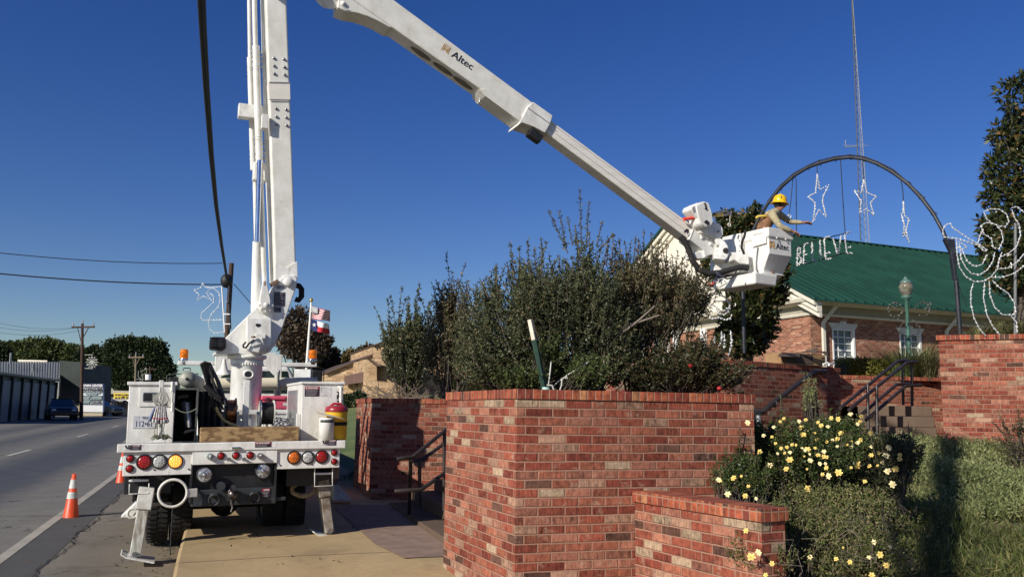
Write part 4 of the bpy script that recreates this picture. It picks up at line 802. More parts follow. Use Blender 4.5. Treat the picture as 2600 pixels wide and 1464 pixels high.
r2 = T('G', 226, 305, y1_); tubeS([T('G', 229, 310, y1_), ext(T('G', 229, 310, y1_), T('G', 222, 0, y1_), ZT)], rad('G', 209, 243, 200, y1_), 'levelling_rod')
tubeS([T('B', 545, 420, y2_), T('G', 226, 1120, y2_)], .035, 'levelling_rod'); tubeS([T('G', 214, 1120, y2_), T('G', 192, 380, y2_)], rad('G', 182, 212, 500, y2_) * 1.25, 'levelling_rod_sleeve')
tubeS([T('G', 193, 385, y2_), ext(T('G', 193, 385, y2_), T('G', 188, 0, y2_), ZT)], rad('G', 177, 203, 200, y2_), 'levelling_rod')
for y in (345, 375, 405, 440, 945, 980, 1012, 1045): part(MB().ball(T('G', 262 + (y - 345) * .035, y, y1_ + .0), .02, 6), 'clamp_bolt', m_steel); part(MB().ball(T('G', 207 + (y - 345) * .035, y, y1_), .018, 6), 'clamp_bolt', m_steel)
for y in (415, 445, 475, 505, 1000, 1030, 1060): part(MB().ball(T('G', 180 + (y - 415) * .03, y, y2_), .018, 6), 'clamp_bolt', m_steel)
cyl1 = part(MB().cyl(T('B', 530, 790, yt + .30), T('B', 545, 234, yt + .30), rad('B', 500, 575, 600, yt + .30), n=20), 'lift_cylinder', m_w); MB().cyl(T('B', 545, 236, yt + .15), T('G', 245, 1380, yt + .15) + Vector((0, 0, .7)), .035, n=12).build('cylinder_rod', m_chr, cyl1)
p = T('G', 118, 720, yt + .29); q = T('G', 330, 722, yt + .29); part(MB().box((p.x, yt + .28, T('G', 118, 765, yt + .28).z), (q.x, yt + .42, T('G', 118, 675, yt + .28).z)), 'boom_cradle', m_w, .012)
a = rect('G', 272, 750, 312, 848, yt); part(bx((a[0], yt - .02, a[2]), (a[1], yt + .1, a[3])), 'bolt_plate', m_w, .005)
p = T('G', 225, 1130, yt + .02); q = T('G', 330, 1120, yt + .02); part(MB().box((p.x, yt + .27, T('G', 230, 1185, yt + .27).z), (q.x, yt + .4, T('G', 230, 1062, yt + .27).z)), 'rod_guide', m_w, .02)
part(MB().tube([T('B', 672, 560, yt + .3), T('G', 318, 1200, yt + .3), T('G', 300, 650, yt + .3), ext(T('G', 300, 650, yt + .3), T('G', 283, 0, yt + .3), ZT)], .045, 8), 'conduit_cover', m_boom)
a = T('B', 683, 565, yt - .03); part(MB().bar(a + Vector((-.05, 0, -.03)), a + Vector((.05, 0, .04)), .05, .05), 'boom_stop', M('stop_brown', (.2, .12, .09), .7), .005)

# ---- upper boom, world space
def wpart(mb, name, mat, bevel=0, parent=None, **k):
    mb.v = [tuple(TI @ Vector(v)) for v in mb.v]; return mb.build(name, mat, parent or truck, bevel, **k)
TIP = W('C', 640, 620, 14.75); EL = W('S', 800, -120, 11.95)
ax = (TIP - EL).normalized(); nv = ax.cross(Vector((0, 0, 1))).normalized(); upv = nv.cross(ax).normalized()   # nv faces the camera side
if nv.y > 0: nv = -nv
PLN = nv
def UB(c, x, y, off=0.0): return WPL(c, x, y, EL + nv * off, nv)         # picture point on the boom side plane
print('boom axis', ax, nv, upv)
def beam(pts_top, pts_bot, depth, off=0.0):
    # polygon on the camera-side face extruded away
    return MB().prism(pts_top + pts_bot[::-1], -nv * depth)
top0, top1 = UB('M', 650, 0), UB('M', 1990, 990); d_ = (top1 - top0); bot1 = UB('M', 1905, 1155); bot0 = UB('M', 255, 0); db = bot1 - bot0
ub = wpart(beam([top0 - d_ * .32, top1 + d_ * .04], [bot0 - db * .12, bot1 + db * .03], .34), 'upper_boom', m_boom, .02, seg=3)
# knuckle plate with curved lower edge
pts = [UB('M', x, y, .012) for x, y in ((-200, -160), (20, -160), (640, 270), (600, 262), (500, 205), (400, 160), (300, 128), (180, 108), (105, 75), (110, 0))]
wpart(MB().prism(pts, -nv * .36), 'boom_root_plate', m_boom, .01)
wpart(MB().cyl(UB('M', 20, -60, .0), UB('M', 20, -60, -.5), .22, n=28), 'elbow_drum', m_w, 0)
c = UB('M', 157, 38, .012); wpart(MB().lathe([(0, .03), (.03, .03), (.04, 0)], c, nv, 16).tube([c + ax * .02 - upv * .05, c + ax * .09 - upv * .05, c + ax * .13 - upv * .02], .008, 6), 'elbow_pin', m_w)
mb = MB()
for x, y in ((955, 545), (1150, 690), (1350, 830)):
    c = UB('M', x, y, -.16); pass
# lightening holes on the underside: dark recessed ovals
und = UB('M', 1200, 668) ; 
for f_ in (.40, .53, .65):
    c = bot0.lerp(bot1, f_) - nv * .17; w3 = []
    for i in range(20): an = 2 * math.pi * i / 20; w3.append(c + (db.normalized()) * math.cos(an) * .19 + nv * math.sin(an) * .07 - upv * .004)
    wpart(MB().prism(w3, -upv * .003), 'underside_slot', M('slot_dark', (.20, .175, .13), .8), 0, ub)
wpart(MB().prism([UB('M', x, y, .02) for x, y in ((1480, 868), (1540, 862), (1905, 1145), (1890, 1190), (1535, 930))], -nv * .38), 'boom_lower_channel', m_boom, .006)
c = UB('M', 1478, 985, -.1); wpart(MB().tube([c + Vector((0, 0, .06)), c, c + Vector((-.03, 0, -.03)), c + Vector((0, 0, -.06)), c + Vector((.02, 0, -.03))], .01, 6), 'lifting_hook', m_steel)
col = wpart(MB().prism([UB('M', x, y, .03) for x, y in ((1945, 1035), (2000, 985), (2190, 1120), (2165, 1200), (2115, 1288), (2010, 1230), (1900, 1190), (1850, 1215))], -nv * .42), 'boom_collar', m_w, .012)
wpart(MB().bar(UB('M', 1945, 1045, .035), UB('M', 2165, 1200, .035), .012, .012), 'collar_seam', m_grt, 0, col)
wpart(MB().box((0, 0, 0), (.15, .12, .16)), 'x', m_blk) if False else None
c = UB('M', 2010, 1320, -.05); wpart(MB().bar(c - ax * .12, c + ax * .12, .14, .14, up=upv), 'collar_roller_box', m_blk, .01)
# inner boom
it0, it1 = UB('M', 2190, 1180, -.03), UB('C', 560, 520, -.03); ib0, ib1 = UB('M', 2130, 1290, -.03), UB('C', 625, 745, -.03)
q0 = it0 - (it1 - it0) * .12; q1 = ib0 - (ib1 - ib0) * .12
ib = wpart(beam([q0, it1], [q1, ib1], .27), 'inner_boom', M('inner_gelcoat', (.80, .77, .70), .45, var=.07, vs=2, col2=(.70, .67, .60), streak=(1, 1, 6)), .015)
for s_ in (.18, .62): wpart(MB().bar(q0.lerp(q1, s_) + nv * .001, it1.lerp(ib1, s_) + nv * .001, .004, .006), 'boom_groove', m_grt, 0, ib)
def uprism(c, pts, off, dep, nm, mat, bevel=.01, parent=None): return wpart(MB().prism([UB(c, x, y, off) for x, y in pts], -nv * dep), nm, mat, bevel, parent)
tipp = uprism('C', ((505, 515), (560, 520), (640, 590), (700, 610), (790, 690), (812, 740), (800, 775), (775, 790), (700, 795), (640, 825), (620, 745), (470, 625)), .015, .33, 'boom_tip', m_w, .012)
for x, y in ((606, 610), (700, 680), (775, 733)): wpart(MB().lathe([(0, .02), (.03, .02), (.038, 0)], UB('C', x, y, .015), nv, 12), 'tip_pin', m_w, 0, tipp)
uprism('C', ((540, 770), (640, 760), (680, 830), (560, 838), (535, 815)), -.02, .3, 'tip_bracket', m_w, .008)
a = UB('C', 440, 545, .02); wpart(MB().prism([a + ax * x + upv * y for x, y in ((-.05, -.02), (-.02, .05), (.02, .06), (.05, .02), (.03, -.04), (.01, .0), (-.02, -.05))], nv * .002), 'pictogram_decal', m_stb, 0)
wpart(MB().bar(UB('C', 478, 625, .018), UB('C', 520, 520, .018), .004, .01), 'seam_mark', m_grt)
# jib winch head
jb = uprism('C', ((480, 300), (500, 262), (560, 232), (640, 215), (690, 250), (715, 330), (730, 440), (715, 485), (610, 500), (572, 465), (560, 400)), .22, .28, 'jib_winch', m_w, .035)
uprism('C', ((545, 265), (630, 218), (680, 235), (712, 330), (728, 440), (705, 480), (640, 490), (600, 465), (560, 350)), .235, .02, 'winch_cover', m_w, .01, jb)
uprism('C', ((500, 285), (525, 268), (540, 330), (515, 335)), .225, .003, 'winch_slot', m_grt, 0, jb)
for x, y, s_ in ((640, 245, .025), (648, 272, .025), (652, 298, .03), (660, 445, .055)): a = UB('C', x, y, .245); wpart(MB().prism([a + ax * u * s_ + upv * v * s_ * .7 for u, v in ((-1, -.8), (-.6, .8), (.5, 1), (1, .2), (.6, -.9))], nv * .002), 'winch_decal', m_stb, 0, jb)
uprism('C', ((570, 480), (730, 430), (800, 455), (838, 510), (840, 575), (815, 615), (760, 620), (600, 560)), .10, .22, 'jib_arm', m_w, .02)
uprism('C', ((590, 545), (760, 625), (700, 640), (600, 590)), .05, .2, 'jib_base', m_w, .01)
wpart(MB().lathe([(0, .02), (.02, .02), (.026, 0)], UB('C', 782, 545, .12), nv, 12), 'jib_pin', m_steel)
m_red = M('red_handle', (.65, .05, .03), .4)
wpart(MB().cyl(UB('C', 415, 410, .05), UB('C', 545, 392, .15), .028, n=14).cyl(UB('C', 410, 410, .05), UB('C', 425, 408, .05), .033, n=14), 'red_jib_pole', m_red)
wpart(MB().tube([UB('C', 545, 430, .05), UB('C', 520, 450, .02), UB('C', 560, 480, .0), UB('C', 530, 490, -.05)], .035, 8), 'jib_hose', m_rub)
m_gold = M('brass_gold', (.5, .38, .12), .35, .6)
wpart(MB().cyl(UB('C', 700, 374, .1), UB('C', 830, 362, .1), .03, n=12), 'jib_extension', m_gold)
wpart(MB().tube([UB('C', x, y, .1) for x, y in ((730, 350), (800, 330), (860, 320), (900, 335), (925, 365))], .018, 8).tube([UB('C', x, y, .1) for x, y in ((830, 365), (880, 360), (905, 345))], .022, 8).bar(UB('C', 920, 320, .1), UB('C', 925, 365, .1), .02, .02), 'jib_sheave_arm', m_steel)
c = UB('C', 903, 470, .1); wpart(MB().tube([UB('C', 912, 365, .1), UB('C', 908, 440, .1)], .007, 6).tube([c + ax * math.cos(i * .6) * .028 + upv * math.sin(i * .6) * .028 for i in range(11)], .010, 6, True), 'winch_hook', m_w2)
# ---- maker lettering on the boom
def emblem(o, xd, yd, s, mat, nm, nz):
    mb = MB(); xd = Vector(xd).normalized(); yd = Vector(yd).normalized()
    def ln(pts):
        for a, b in zip(pts, pts[1:]): mb.bar(o + xd * a[0] * s + yd * a[1] * s, o + xd * b[0] * s + yd * b[1] * s, .055 * s, .004, up=nz)
    for P_ in ([(0, 0), (.02, 1), (1, 1), (1, .12), (1.15, .0)], [(.2, 0), (.22, .82), (.82, .82), (.82, 0)], [(.38, .1), (.4, .62), (.66, .62), (.66, .1)], [(.22, .36), (.8, .36)], [(0, 0), (.2, 0)], [(.82, 0), (1.15, 0)]): ln(P_)
    return wpart(mb, nm, mat)
m_gold2 = M('emblem_gold', (.62, .36, .08), .5); m_ink = M('lettering_black', (.012, .012, .016), .5)
def wtext(s_, size, o, xd, yd, mat, nm, depth=.002, bold=.0, width=None):
    return text(s_, size, TI @ Vector(o), TI.to_3x3() @ Vector(xd), TI.to_3x3() @ Vector(yd), mat, truck, nm, depth, bold, width)
a = UB('M', 1200, 545, .003); b = UB('M', 1400, 680, .003); xd = (b - a).normalized(); yd = nv.cross(xd)
if yd.z < 0: yd = -yd
wtext('Altec', .17, a, xd, yd, m_ink, 'maker_lettering', .002, .001, width=(b - a).length)
emblem(UB('M', 1108, 478, .003), xd, yd, .115, m_gold2, 'maker_emblem', nv)
# ---- bucket
ba = Vector((math.cos(R(30)), math.sin(R(30)), 0)); bb = Vector((-math.sin(R(30)), math.cos(R(30)), 0))
BN = W('C', 1325, 492, 14.5); zu = Vector((0, 0, 1))
m_bk = M('bucket_fibreglass', (.80, .79, .75), .4, var=.05, vs=4, col2=(.70, .69, .63), grime=.28)
def ring(i0, z, push=0, pa=0): # inset, height, push along b of the near-right face
    s = .62; c = BN - zu * z
    return [c + ba * (i0 + pa) + bb * (i0 + push), c + ba * (s - i0) + bb * (i0 + push), c + ba * (s - i0) + bb * (s - i0), c + ba * (i0 + pa) + bb * (s - i0)]
mb = MB(); RG = [ring(0, 0), ring(0, .16), ring(.028, .19), ring(.028, .46, .0), ring(.05, .80, .20, .02), ring(.09, .86, .24, .04)]
vs = [p for r_ in RG for p in r_]; fs = [(i * 4 + k, (i + 1) * 4 + k, (i + 1) * 4 + (k + 1) % 4, i * 4 + (k + 1) % 4) for i in range(len(RG) - 1) for k in range(4)]
n = len(RG) * 4; inn = [ring(.035, 0), ring(.06, .78, .15)]; vs += [p for r_ in inn for p in r_]
fs += [(k, (k + 1) % 4, n + (k + 1) % 4, n + k) for k in range(4)] + [(n + k, n + (k + 1) % 4, n + 4 + (k + 1) % 4, n + 4 + k) for k in range(4)] + [(n + 7, n + 6, n + 5, n + 4), (n - 4, n - 1, n - 2, n - 3)]
mb.add(vs, fs); bk = wpart(mb, 'bucket', m_bk, .02, seg=3)
for s_ in (.2, .42): wpart(MB().lathe([(0, .012), (.016, .010), (.02, 0)], BN - zu * .175 + ba * s_ + bb * .0, -bb, 10), 'rim_bolt', m_w, 0, bk)
lp = BN - zu * .06; wpart(MB().prism([lp + bb * .12, lp + bb * .34 - zu * .0, lp + bb * .34 - zu * .03, lp + bb * .12 - zu * .03], -ba * .012), 'rim_step', m_bk, .004, bk)
lp = BN - zu * .14; wpart(MB().prism([lp + bb * .05, lp + bb * .38, lp + bb * .38 - zu * .16, lp + bb * .05 - zu * .14], -ba * .008), 'side_panel', m_bk, .006, bk)
a = BN - zu * .36 + ba * .20 + bb * .028 - bb * .004; wtext('Altec', .15, a, ba, zu, m_ink, 'maker_lettering', .002, .0, width=.31)
emblem(a - ba * .155 + zu * .0, ba, zu, .115, m_gold2, 'maker_emblem', -bb)
# control cover beside the bucket, mounting, tray
c0 = BN + bb * .64 - zu * .0 - ba * .03
wpart(MB().hexa([c0 + ba * x + bb * y - zu * z for z, x0, x1 in ((.70, .03, .4), (0, 0, .42)) for x, y in ((x0, 0), (x1, 0), (x1, .46), (x0, .46))]), 'control_cover', m_bk, .02)
wpart(MB().box((0, 0, 0), (.01, .01, .01)).prism([c0 - zu * .02 - ba * .0 + bb * .06, c0 + bb * .25 - zu * .02, c0 + bb * .25 - zu * .16, c0 + bb * .06 - zu * .14], -ba * .012), 'cover_panel', m_bk, .004) if False else None
mb = MB()
for i in range(6): mb.ball(c0 + bb * .02 - zu * (.05 + .09 * i) - ba * .003, .012, 6)
wpart(mb, 'cover_rivet', m_steel)
bw = lambda pts, Y: [W('C', x, y, Y) for x, y in pts]
wpart(MB().prism(bw([(905, 770), (1110, 760), (1120, 900), (1020, 890), (960, 850), (900, 870)], 14.75), Vector((0, .25, 0))), 'bucket_bracket', m_w, .012)
wpart(MB().prism(bw([(800, 690), (850, 640), (890, 700), (900, 790), (880, 840), (800, 830)], 14.7), Vector((0, .25, 0))), 'rotator_housing', m_w, .02)
wpart(MB().prism(bw([(740, 620), (820, 620), (850, 660), (840, 690), (770, 690)], 14.72), Vector((0, .22, 0))), 'rotator_cap', m_w, .012)
wpart(MB().prism(bw([(735, 780), (860, 800), (870, 850), (745, 840)], 14.7), Vector((0, .3, 0))), 'rotator_pin_block', m_w, .015)
wpart(MB().cyl(W('C', 865, 750, 14.68), W('C', 865, 750, 14.72), .05, n=14), 'rotator_opening', m_blk)
wpart(MB().prism(bw([(738, 850), (890, 855), (1000, 880), (1010, 980), (738, 985)], 14.95), Vector((0, .3, 0))), 'valve_block', m_w, .01)
c0 = W('C', 1185, 1110, 14.35); H_ = .20
tr_ = wpart(MB().hexa([c0 + p_ for p_ in (Vector((0, 0, 0)), ba * .5 , ba * .5 + bb * 1.0, bb * 1.0)] + [c0 + zu * H_ + p_ for p_ in (-ba * .02 - bb * .02, ba * .53 - bb * .02, ba * .53 + bb * 1.03, -ba * .02 + bb * 1.03)]), 'lower_tray', m_bk, .03, seg=3)
wpart(MB().tube(bw([(375, 600), (430, 660), (470, 760), (510, 870), (580, 960), (680, 1000), (800, 990), (920, 955), (1010, 930), (1110, 935)], 14.62), .052, 10), 'hydraulic_hose_bundle', m_rub)
wpart(MB().tube(bw([(520, 880), (540, 960), (570, 1050), (640, 1120), (720, 1140)], 14.7), .016, 8), 'loose_hose', m_rub)
wpart(MB().tube(bw([(830, 1035), (880, 1055), (930, 1045), (965, 1010), (980, 965)], 14.3), .014, 8), 'hose_loop', m_rub)
mb = MB()
for i in range(16): p = W('C', 760 + random.random() * 90, 1000 + random.random() * 90, 14.35); mb.tube([p, p + Vector((random.uniform(-.06, .06), .03, random.uniform(-.06, .06))), p + Vector((random.uniform(-.1, .1), 0, random.uniform(-.12, .02)))], .008, 5)
wpart(mb, 'hose_fittings', M('fitting_dark', (.06, .07, .12), .4, .5))
p = W('C', 715, 1125, 14.3); wpart(MB().tube([p + Vector((-.06, 0, .03)), p, p + Vector((.04, 0, .06))], .014, 6), 'red_hose_end', m_red)
wpart(MB().tube(bw([(1080, 530), (1065, 600), (1040, 660), (1035, 720), (1065, 790)], 14.42), .022, 8), 'dark_strap', m_rub)

# ================================================================ WORKER
m_skin = M('skin', (.36, .17, .10), .6, var=.08); m_shirt = M('shirt_khaki', (.42, .36, .22), .85, var=.15, vs=20, bmp=.3); m_vest = M('vest_brown', (.26, .13, .06), .85, var=.2, vs=14, bmp=.3)
m_hat = M('hat_yellow', (.80, .48, .01), .28, var=.03); m_trou = M('denim', (.05, .07, .12), .9); m_hair = M('hair', (.02, .015, .012), .8)
wk = thing('person', W('C', 1270, 640, 14.95) - Vector((0, 0, .6)), 'worker in yellow hard hat and brown vest leaning from the bucket to hold a star', 'person')
def skinfig(name, chains, mat, root=0):
    # chains: list of lists of (index or (pos, radius)); shared joints by dict key
    vs, rs, es, key = [], [], [], {}
    for ch in chains:
        prev = None
        for k, *dat in ch:
            if k not in key: key[k] = len(vs); vs.append(Vector(dat[0])); rs.append(dat[1])
            if prev is not None: es.append((prev, key[k]))
            prev = key[k]
    org = ORG[wk.name]; me = bpy.data.meshes.new(name); me.from_pydata([v - org for v in vs], es, []); me.materials.append(mat)
    o = bpy.data.objects.new(name, me); C.objects.link(o); o.parent = wk; ORG[o.name] = org
    sk = o.modifiers.new('skin', 'SKIN'); sk.use_smooth_shade = True
    for i, d_ in enumerate(me.skin_vertices[0].data):
        r_ = rs[i]; d_.radius = r_ if isinstance(r_, tuple) else (r_, r_); d_.use_root = (i == root)
    ss = o.modifiers.new('s', 'SUBSURF'); ss.levels = ss.render_levels = 2; return o
c = lambda x, y, Y: W('C', x, y, Y)
Jp = {'pel': c(1255, 560, 14.95), 'wst': c(1275, 480, 14.95), 'chs': c(1335, 400, 14.97), 'upc': c(1395, 345, 15.0), 'nck': c(1430, 305, 15.0), 'jaw': c(1462, 268, 15.0), 'hd': c(1462, 235, 15.0), 'top': c(1455, 200, 15.0),
      'sh1': c(1365, 362, 14.80), 'el1': c(1455, 490, 14.68), 'wr1': c(1585, 540, 14.70), 'sh2': c(1430, 350, 15.18), 'el2': c(1560, 440, 15.22), 'wr2': c(1705, 448, 15.15)}
fl = ring(.3, .80)[0].z
hipL, hipR = Jp['pel'] + Vector((.02, -.09, -.04)), Jp['pel'] + Vector((.02, .09, -.04))
kn1, kn2 = hipL + Vector((.03, -.02, -.36)), hipR + Vector((.03, .02, -.36)); an1, an2 = Vector((kn1.x - .02, kn1.y, fl + .09)), Vector((kn2.x - .02, kn2.y, fl + .09))
def hand(pre, wr, dirv, palm_n):
    dirv = dirv.normalized(); sd_ = dirv.cross(palm_n).normalized(); pm = wr + dirv * .06; out = []
    for i, (o_, L) in enumerate(((-.03, .06), (-.01, .072), (.01, .068), (.03, .052))):
        k0 = wr + dirv * .095 + sd_ * o_; k1 = k0 + dirv * L * .5 - palm_n * .012; k2 = k0 + dirv * L * .85 - palm_n * .035
        out.append([(pre + 'pm', pm, (.028, .02)), (pre + 'a%d' % i, k0, .010), (pre + 'b%d' % i, k1, .009), (pre + 'c%d' % i, k2, .008)])
    out.append([(pre + 'pm', pm, .025), (pre + 't0', wr + dirv * .04 + sd_ * .045, .012), (pre + 't1', wr + dirv * .08 + sd_ * .055 - palm_n * .02, .009)])
    return [[(pre + 'wr', wr, (.026, .022)), (pre + 'pm', pm, (.034, .02))]] + out
h1 = hand('r', Jp['wr1'], c(1640, 565, 14.72) - Jp['wr1'], Vector((0, 0, 1))); h2 = hand('l', Jp['wr2'], c(1800, 450, 15.15) - Jp['wr2'], Vector((0, .3, 1)).normalized())
body = [[('pel', Jp['pel'], (.13, .10)), ('wst', Jp['wst'], (.125, .09)), ('chs', Jp['chs'], (.14, .10)), ('upc', Jp['upc'], (.11, .09)), ('nck', Jp['nck'], .055), ('jaw', Jp['jaw'], (.068, .075)), ('hd', Jp['hd'], (.078, .092)), ('top', Jp['top'], (.06, .07))],
        [('jaw', Jp['jaw'], .06), ('nose', Jp['jaw'] + Vector((.085, -.01, .01)), .018)],
        [('upc', Jp['upc'], .1), ('sh1', Jp['sh1'], .055), ('el1', Jp['el1'], .042), ('rwr', Jp['wr1'], .026)], [('upc', Jp['upc'], .1), ('sh2', Jp['sh2'], .055), ('el2', Jp['el2'], .042), ('lwr', Jp['wr2'], .026)],
        [('pel', Jp['pel'], .12), ('hp1', hipL, .085), ('kn1', kn1, .06), ('an1', an1, .045), ('ft1', an1 + Vector((.14, 0, -.04)), .035)], [('pel', Jp['pel'], .12), ('hp2', hipR, .085), ('kn2', kn2, .06), ('an2', an2, .045), ('ft2', an2 + Vector((.14, 0, -.04)), .035)]] + h1[0:] + h2
skinfig('body', body, m_skin)
skinfig('shirt', [[('pel', Jp['pel'], (.135, .115)), ('wst', Jp['wst'], (.14, .11)), ('chs', Jp['chs'], (.15, .12)), ('upc', Jp['upc'], (.12, .10)), ('nk', Jp['nck'] - Vector((.01, 0, .02)), .065)],
    [('upc', Jp['upc'], .1), ('sh1', Jp['sh1'], .078), ('m1', Jp['sh1'].lerp(Jp['el1'], .5), .066), ('el1', Jp['el1'], .058), ('m2', Jp['el1'].lerp(Jp['wr1'], .5), .05), ('wr1', Jp['wr1'].lerp(Jp['el1'], .08), .038)],
    [('upc', Jp['upc'], .1), ('sh2', Jp['sh2'], .078), ('m3', Jp['sh2'].lerp(Jp['el2'], .5), .062), ('el2', Jp['el2'], .055), ('m4', Jp['el2'].lerp(Jp['wr2'], .5), .046), ('wr2', Jp['wr2'].lerp(Jp['el2'], .05), .038)]], m_shirt)
skinfig('vest', [[('pel', Jp['pel'] - Vector((0, 0, .05)), (.15, .13)), ('wst', Jp['wst'], (.158, .13)), ('chs', Jp['chs'], (.16, .135)), ('upc', Jp['upc'] + Vector((.02, .04, .0)), (.12, .11))]], m_vest)
skinfig('trousers', [[('pel', Jp['pel'], (.13, .11)), ('hp1', hipL, .10), ('kn1', kn1, .075), ('an1', an1, .06)], [('pel', Jp['pel'], .12), ('hp2', hipR, .10), ('kn2', kn2, .075), ('an2', an2, .06)]], m_trou)
MB().ball(Jp['hd'] + Vector((-.03, 0, -.02)), .10, 14, (1, .85, 1)).build('hair', m_hair, wk)
for s in (-1, 1): MB().ball(Jp['hd'] + Vector((.075, s * .035, -.015)), .012, 8).build('eye', m_blk, wk); MB().ball(Jp['hd'] + Vector((.0, s * .082, -.03)), .028, 8, (.7, .35, 1)).build('ear', m_skin, wk)
ha = Vector((.10, -.06, 1)).normalized(); hc = c(1450, 222, 15.0)
hat = MB().lathe([(.0, .155), (.05, .15), (.09, .125), (.115, .085), (.125, .035), (.128, .0), (.165, -.012), (.168, -.018), (.12, -.014), (.118, 0)], hc - ha * .02, ha, 28, 1.0).build('hard_hat', m_hat, wk)
MB().tube([hc + ha * .137 + Vector((-.08, 0, -.03)), hc + ha * .142, hc + ha * .137 + Vector((.08, 0, -.045))], .012, 6).build('hat_ridge', m_hat, hat)
a = hc + Vector((-.01, -.122, .055)); MB().ball(a, .018, 8, (.8, .3, 1.4)).build('hat_logo', M('hat_logo', (.12, .16, .05), .5), hat)
MB().tube([c(1195, 398, 14.85), c(1215, 380, 14.82), c(1270, 375, 14.82), c(1300, 380, 14.84)], .022, 8).build('safety_lanyard', M('lanyard_yellow', (.75, .55, .08), .6), wk)

# ================================================================ LOOSE THINGS ON THE TRUCK
def tthing(name, loc, label, cat, group=None): return thing(name, TM @ Vector(loc), label, cat, group)
def tb_(mb, name, mat, parent=None, bevel=0, **k):
    mb.v = [tuple(TM @ Vector(v)) for v in mb.v]; return mb.build(name, mat, parent, bevel, **k)
def wood_mat(name, c1, c2, sc=(1.2, 14, 14)):
    m, t, b = newmat(name); v = coords(t, 'Object', sc); f = noise(t, v, 2.2, 6, .65); w_ = nd(t, 'ShaderNodeTexWave'); w_.inputs['Scale'].default_value = .8; w_.inputs['Distortion'].default_value = 7; w_.inputs['Detail'].default_value = 3; t.links.new(v, w_.inputs[0])
    s_ = math_(t, 'ADD', math_(t, 'MULTIPLY', f, .6), math_(t, 'MULTIPLY', w_.outputs['Fac'], .4)); rp = ramp(t, [(.3, c2), (.65, c1)]); t.links.new(s_, rp.inputs[0]); t.links.new(rp.outputs[0], b.inputs['Base Color']); b.inputs['Roughness'].default_value = .85; bump(t, b, s_, .4, .006); return m
m_wood = wood_mat('timber', (.36, .235, .11), (.15, .085, .035), (1.0, 26, 26))
r = rect('A', 572, 562, 1200, 634, .16); o = tb_(bx((r[0], .16, D - .008), (r[1], .34, r[3])), 'timber_beam', m_wood, bevel=.012); meta(o, 'long weathered timber laid across the rear edge of the truck deck', 'timber')
def reel(nm, label, c, rr, wdt, mat, flange, cat='reel', tag_=None):
    t = tthing(nm, c - Vector((0, 0, rr * 1.15)), label, cat, 'wire reels on the truck deck')
    mb = MB(); turns = int(wdt / .016)
    prof = [(rr * .3, -wdt / 2)];
    for i in range(turns): prof += [(rr - .006, -wdt / 2 + (i + .05) * wdt / turns), (rr, -wdt / 2 + (i + .5) * wdt / turns), (rr - .006, -wdt / 2 + (i + .95) * wdt / turns)]
    prof += [(rr * .3, wdt / 2)]; tb_(mb.lathe(prof, c, (1, 0, 0), 28), 'wound_wire', mat, t)
    for s in (-1, 1): tb_(MB().cyl(c + Vector((s * wdt / 2, 0, 0)), c + Vector((s * (wdt / 2 + .012), 0, 0)), rr * 1.12, n=28), 'reel_flange', flange, t)
    tb_(MB().bar((c.x - wdt / 2 - .03, c.y, D - .01), (c.x - wdt / 2 - .03, c.y, c.z + .02), .02, .03).bar((c.x + wdt / 2 + .02, c.y, D - .01), (c.x + wdt / 2 + .02, c.y, c.z + .02), .012, .03).cyl(c - Vector((wdt / 2 + .05, 0, 0)), c + Vector((wdt / 2 + .05, 0, 0)), .015), 'reel_stand', m_w2, t)
c = T('A', 762, 470, 1.1); reel('wire_reel', 'reel of bright copper wire left of the boom rest post', c, .16, .10, M('copper', (.55, .20, .08), .3, .9, .25, 30), M('flange_dark', (.03, .03, .03), .6))
c = T('A', 993, 470, 1.0); reel('wire_reel', 'reel of thick black cable in front of the red toolbox', c, .135, .14, m_rub, m_w2)
t = tthing('toolbox', T('A', 1060, 445, 2.200), 'faded red plastic toolbox with two latches behind the black cable reel', 'toolbox')
m_pk = M('faded_red', (.74, .10, .17), .5, var=.08)
r = rect('A', 972, 384, 1162, 446, 2.200); tb_(bx((r[0], 2.200, r[2]), (r[1], 2.550, r[3])), 'box_body', m_pk, t, .015)
r2_ = rect('A', 962, 360, 1168, 386, 2.180); ld_ = tb_(bx((r2_[0], 2.180, r2_[2]), (r2_[1], 2.570, r2_[3])), 'lid', m_pk, t, .012)
for x in (1000, 1122): q = rect('A', x - 12, 372, x + 12, 398, 2.160); tb_(bx((q[0], 2.155, q[2]), (q[1], 2.180, q[3])), 'latch', M('latch_dark', (.10, .02, .03), .5), t, .004)
q = rect('A', 1098, 404, 1137, 424, 2.190); tb_(bx((q[0], 2.194, q[2]), (q[1], 2.199, q[3])), 'paper_tag', m_stw, t)
t = tthing('cooler', T('A', 1100, 530, 2.200), 'white ice chest under the faded red toolbox', 'cooler'); q = rect('A', 1010, 448, 1160, 535, 2.200); tb_(bx((q[0], 2.200, D - .01), (q[1], 2.600, q[3])), 'cooler_body', m_w, t, .02); tb_(bx((q[0] - .01, 2.190, q[3] - .06), (q[1] + .01, 2.220, q[3] - .05)), 'lid_seam', m_grt, t)
